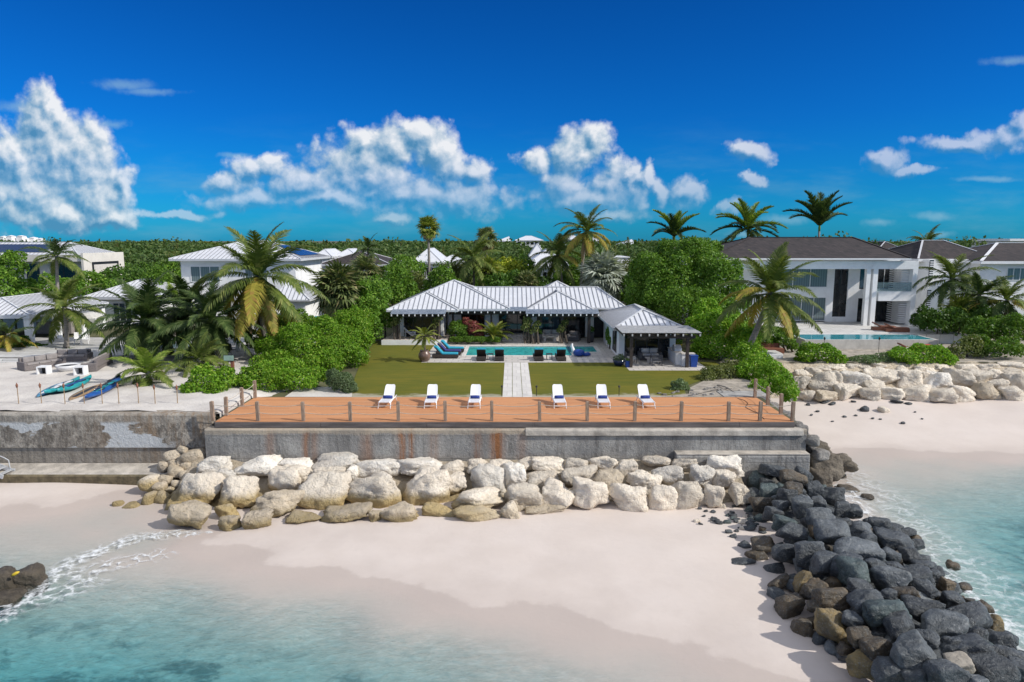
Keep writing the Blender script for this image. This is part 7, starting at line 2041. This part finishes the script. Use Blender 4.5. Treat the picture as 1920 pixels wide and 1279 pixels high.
for px, lb in ((146, 'white patio chair left under the open pavilion'), (160, 'white patio chair right under the open pavilion')):
    q2 = G(px, 645, .2); patio_chair(lb, (q2.x, q2.y, .2), R(30), M['white_paint'], 'white chairs under the open pavilion', 1.1)
um = thing('market_umbrella', 'open white umbrella behind the slim left terrace palm', 'umbrella', (D(168, 640, 60).x, 60, .2))
obj('pole', MB().tube([(0, 0, 0), (0, 0, 2.5)], .03, 6), M['white_paint'], um, local=True)
obj('canopy', MB().lathe([(1.6, 2.1), (1.55, 2.16), (.8, 2.45), (.03, 2.68)], 8), M['pale_cloth'], um, local=True)
bt = thing('covered_float', 'bright blue covered box on the terrace between the pavilion and the fan palm', 'box', (D(606, 600, 66).x, 66, 0))
obj('box_body', MB().box(-.75, .75, -.4, .4, 0, 1.0), M['white_paint'], bt, local=True, bevel=.04); obj('cover', MB().profile([(-.5, .95), (.5, .95), (.46, 1.5), (.2, 1.72), (-.2, 1.72), (-.46, 1.5)], -.82, .82), M['turq_plastic'], bt, local=True, bevel=.05)
# signpost in the shrubs beside the deck
q = D(437, 700, 42.6)
sg = thing('sign_post', 'small pale green sign on a brown wooden post among the deck shrubs', 'sign', (q.x, 42.6, 0))
obj('post', MB().box(q.x - .09, q.x + .09, 42.5, 42.68, 0, 1.55), M['ipe'], sg); M['sign_green'] = plain('pale_green_sign', (.30, .42, .34), .5, .1, 6)
obj('sign_board', MB().box(q.x - .46, q.x + .14, 42.42, 42.48, 1.5, 1.82), M['sign_green'], sg)
obj('sign_frame', MB().box(q.x - .5, q.x + .18, 42.485, 42.52, 1.46, 1.86), M['black'], sg)
# big urn
u_ = G(796, 678, 0)
ur = thing('urn', 'big round brown urn on the lawn corner by the teal loungers', 'urn', (u_.x, 50.55, 0))
obj('urn_body', MB().lathe([(.22, 0), (.36, .12), (.46, .36), (.45, .56), (.34, .76), (.30, .82), (.35, .87), (.29, .87), (.26, .78)], 24), M['brown_glaze'], ur, local=True, smooth=True)
# blue pool float and its white lead
bf = G(1086, 669, TZ)
fl_ = thing('pool_float', 'crumpled blue pool float lying on the terrace by the spa', 'float', (bf.x, bf.y + .3, TZ))
obj('float_body', MB().lathe([(.18, .02), (.40, .10), (.46, .28), (.38, .46), (.18, .54), (.02, .55)], 14), M['blue_plastic'], fl_, local=True, smooth=True)
mb = MB(); mb.tube([(.3, -.1, .14), (.6, -.15, .18), (.9, -.1, .12)], [.10, .16, .06], 8); obj('float_arm', mb, M['blue_plastic'], fl_, local=True, smooth=True)
mb = MB().tube([(.45, .2, .12), (.75, .35, .16), (.95, .5, .1)], [.08, .12, .05], 8); obj('float_arm', mb, M['blue_plastic'], fl_, local=True, smooth=True)
q = G(1076, 664, TZ); wf = thing('white_float', 'white inflatable standing next to the crumpled blue float', 'float', (q.x, q.y + .3, TZ))
obj('float_body', MB().tube([(0, 0, .05), (-.05, 0, .35), (-.16, 0, .62), (-.10, -.05, .82)], [.20, .14, .12, .05], 10), M['white_plastic'], wf, local=True, smooth=True)
# planters right of the path
q = G(1162, 687, TZ)
pn = thing('planter', 'wide navy bowl planter with grey-green plant at the pool house corner', 'planter', (q.x, q.y + .4, TZ))
obj('pot', MB().lathe([(.26, 0), (.34, .05), (.46, .42), (.43, .42), (.40, .36)], 20), M['navy_glaze'], pn, local=True, smooth=True)
link('plant', foliage_mesh('plant', [(0, 0, .5, .40, .40, .26), (.1, 0, .62, .26, .26, .22)], 300, .16, M['leaf_grey'], 61, .3), pn)
q = G(1178, 689, TZ)
pb = thing('planter', 'small square bright blue planter beside the navy bowl planter', 'planter', (q.x, q.y + .2, TZ))
obj('pot', MB().prism([(-.17, -.17), (.17, -.17), (.17, .17), (-.17, .17)], 0, .46), M['blue_plastic'], pb, local=True, bevel=.02)
link('plant', foliage_mesh('plant', [(0, 0, .5, .17, .17, .14)], 80, .1, M['leaf_mid'], 62), pb)
q = G(1302, 689, TZ)
rb = thing('recycling_bin', 'tall deep blue bin at the right end of the grill counter', 'bin', (q.x, q.y + .3, TZ))
obj('bin_body', MB().add([(-.20, -.2, 0), (.20, -.2, 0), (.20, .2, 0), (-.20, .2, 0), (-.26, -.24, .78), (.26, -.24, .78), (.26, .24, .78), (-.26, .24, .78)], [(0, 1, 5, 4), (1, 2, 6, 5), (2, 3, 7, 6), (3, 0, 4, 7), (3, 2, 1, 0)]), M['blue_plastic'], rb, local=True)
obj('lid', MB().box(-.28, .28, -.26, .27, .78, .84), M['blue_plastic'], rb, local=True, bevel=.02)
# grill counter
xg0, xg1 = (1272 - 960) / 1280 * 49.6, (1300 - 960) / 1280 * 49.6
gc = thing('grill_counter', 'white outdoor kitchen counter with stone top under the pergola', 'counter', ((xg0 + xg1) / 2, 49.6, TZ))
obj('counter_base', MB().box(xg0 + .2, xg1, 48.6, 49.1, TZ, .86).box(xg0 - .15, xg0 + .42, 49.105, 51.6, TZ, .86), M['white'], gc)
obj('counter_top', MB().box(xg0 + .15, xg1 + .05, 48.55, 49.1, .862, .93).box(xg0 - .2, xg0 + .47, 49.105, 51.65, .862, .925), M['stone_pale'], gc)
gq = thing('grill', 'steel hooded barbecue set on the outdoor kitchen counter', 'grill', (xg0 + .14, 50.0, .926))
obj('hood', MB().profile([(-.42, 0), (.42, 0), (.40, .24), (.2, .42), (-.15, .42), (-.38, .2)], -.27, .27), M['steel'], gq, local=True, bevel=.03)
obj('handle', MB().tube([(-.3, -.35, .3), (-.3, .3, .3)], .02, 6), M['steel'], gq, local=True)
yp = thing('flower_pot', 'yellow pot with small plant behind the grill counter', 'pot', (xg1 - .2, 52.6, TZ))
obj('pot', MB().lathe([(.2, .6), (.3, 1.0), (.26, 1.0)], 14).lathe([(.12, 0), (.16, .6)], 10), M['yellow'], yp, local=True, smooth=True)
link('plant', foliage_mesh('plant', [(0, 0, 1.15, .3, .3, .22)], 140, .14, M['leaf_mid'], 63), yp)
# furniture under the pool house pergola
xs_ = (1220 - 960) / 1280 * 51.2
sofa('pale cushioned sofa against the pool house doors', (xs_ + .1, 51.3, TZ), 0, 1.5, M['greywicker'], cush=M['pale_cloth'])
def frame_chair(label, loc, rz):
    t = thing('lounge_chair', label, 'chair', loc, rz)
    for s in (-1, 1): obj('side_frame', MB().bar((s * .36, -.36, 0), (s * .36, -.36, .58), .05, .05).bar((s * .36, .36, 0), (s * .36, .40, .80), .05, .05).bar((s * .36, -.38, .58), (s * .36, .38, .58), .05, .05), M['greywicker'], t, local=True)
    obj('seat_cushion', MB().box(-.33, .33, -.36, .30, .28, .44), M['pale_cloth'], t, local=True, bevel=.03)
    bk = MB()
    for k in range(4): bk.box(-.34, .34, .35, .39, .36 + .12 * k, .43 + .12 * k)
    obj('back_slats', bk, M['greywicker'], t, local=True)
frame_chair('slatted grey lounge chair with its back to the lawn under the pergola', ((1232 - 960) / 1280 * 49.4, 49.0, TZ), math.pi)
frame_chair('grey lounge chair beside the left pergola post of the pool house', ((1186 - 960) / 1280 * 50, 50.0, TZ), R(90))
lt_ = thing('coffee_table', 'low pale table between the pool house sofa and chairs', 'table', (xs_, 50.2, TZ))
obj('table_top', MB().box(-.45, .45, -.28, .28, .32, .37), M['stone_pale'], lt_, local=True); obj('pedestal', MB().box(-.3, .3, -.16, .16, 0, .32), M['stone_pale'], lt_, local=True)
# villa porch
xv = X3(1340, 62); sofa('white cushioned bench sofa on the right villa porch', (xv, 62.2, TZ), 0, 1.6, M['stone_pale'], cush=M['pale_cloth'])
vt = thing('coffee_table', 'pale stone table in front of the porch bench', 'table', (X3(1325, 61), 61.0, TZ))
obj('table_top', MB().box(-.75, .75, -.32, .32, .40, .48), M['stone_pale'], vt, local=True)
for s in (-.45, .45): obj('pedestal', MB().box(s - .12, s + .12, -.2, .2, 0, .40), M['stone_pale'], vt, local=True)
sofa('dark wicker armchair with pale pillow on the right villa porch', (X3(1505, 61), 61.2, TZ), R(-15), .95, M['greywicker'], 'armchair')
def pot(label, x, y, r, h, mt=None):
    t = thing('planter', label, 'planter', (x, y, TZ)); obj('pot', MB().lathe([(r * .75, 0), (r * .95, h * .5), (r, h), (r * .85, h)], 16), mt or M['greywicker'], t, local=True, smooth=True)
    link('plant', foliage_mesh('plant', [(0, 0, h + .2, r * .9, r * .9, .3)], 160, .16, M['leaf_mid'], int(x * 10) % 90 + 70), t)
pot('tall dark planter at the left end of the right villa porch', X3(1240, 60.3), 60.4, .32, .75)
pot('dark planter by the rightmost post of the villa porch', X3(1640, 60.3), 60.5, .26, .9)
hm = thing('hammock', 'white hammock slung across the left villa terrace', 'hammock', (X3(300, 60), 60.2, 1.0))
vs, fs = [], []
xa_, xb_ = X3(200, 60) , X3(440, 60)
for i in range(13):
    s = i / 12; x = xa_ + (xb_ - xa_) * s; z = 1.75 - 1.25 * (1 - (2 * s - 1) ** 2) ; wv = .08 + .42 * math.sin(math.pi * s)
    for k in (-1, 0, 1): vs.append((x, 60.0 + k * wv, z + .16 * abs(k) * math.sin(math.pi * s) ** .5))
for i in range(12):
    for k in range(2): fs.append((i * 3 + k, i * 3 + k + 1, i * 3 + k + 4, i * 3 + k + 3))
o = obj('sling', MB().add(vs, fs), M['pale_cloth'], hm); so = o.modifiers.new('thick', 'SOLIDIFY'); so.thickness = .03
for x, pxx in ((xa_, X3(178, 59.5)), (xb_, X3(490, 59.5))): obj('rope', MB().tube([(x, 60.0, 1.75), (pxx, 59.5, 2.1)], .02, 5), M['rope'], hm)
bn = thing('bench', 'small white bench against the doors of the left villa wing', 'bench', (X3(275, 61), 60.95, .42))
obj('seat', MB().box(-.5, .5, -.2, .2, .40, .46), M['white_paint'], bn, local=True)
for s in (-.42, .42): obj('leg', MB().box(s - .04, s + .04, -.18, .18, 0, .40), M['white_paint'], bn, local=True)
# hose on the deck
hk = [Vector((G(*q_, .02).x, G(*q_, .02).y, .02)) for q_ in ((1383, 747), (1396, 751), (1402, 757), (1398, 763), (1408, 769), (1421, 775), (1428, 781), (1434, 787))]
hs = []
for i in range(len(hk) - 1):
    p0, p1, p2, p3 = hk[max(i - 1, 0)], hk[i], hk[i + 1], hk[min(i + 2, len(hk) - 1)]
    for k in range(5):
        t = k / 5
        hs.append(.5 * ((2 * p1) + (p2 - p0) * t + (2 * p0 - 5 * p1 + 4 * p2 - p3) * t * t + (3 * p1 - p0 - 3 * p2 + p3) * t ** 3))
tag(obj('hose', MB().tube(hs, .013, 6), M['black']), 'thin black hose snaking over the right end of the orange deck', 'hose')
# driftwood on the sandy border
for k, (a, b, lb) in enumerate((((1310, 738), (1372, 728), 'long dry palm branch on the sandy border behind the rightmost lounger'), ((1345, 722), (1378, 736), 'bent dry branch lying under the olive bush'))):
    p_, q_ = G(*a, .05), G(*b, .05); m_ = p_.lerp(q_, .5) + Vector((0, .15, .08))
    tag(obj('dry_branch', MB().tube([p_, m_, q_], [.03, .04, .015], 5), M['trunk']), lb, 'branch')
for i in range(26):
    x = rq.uniform(8.6, 13.8); y = rq.uniform(38.8, 40.6) + max(0, x - 10.5) * .4; s = rq.uniform(.06, .17)
    rock('stone', (x, y, .03), (s, s * .8, s * .5), M['rubble'], 'small pale stone on the sandy border between the deck and the shrubs', 'stone', 'small stones on the sandy border', tilt=.4)
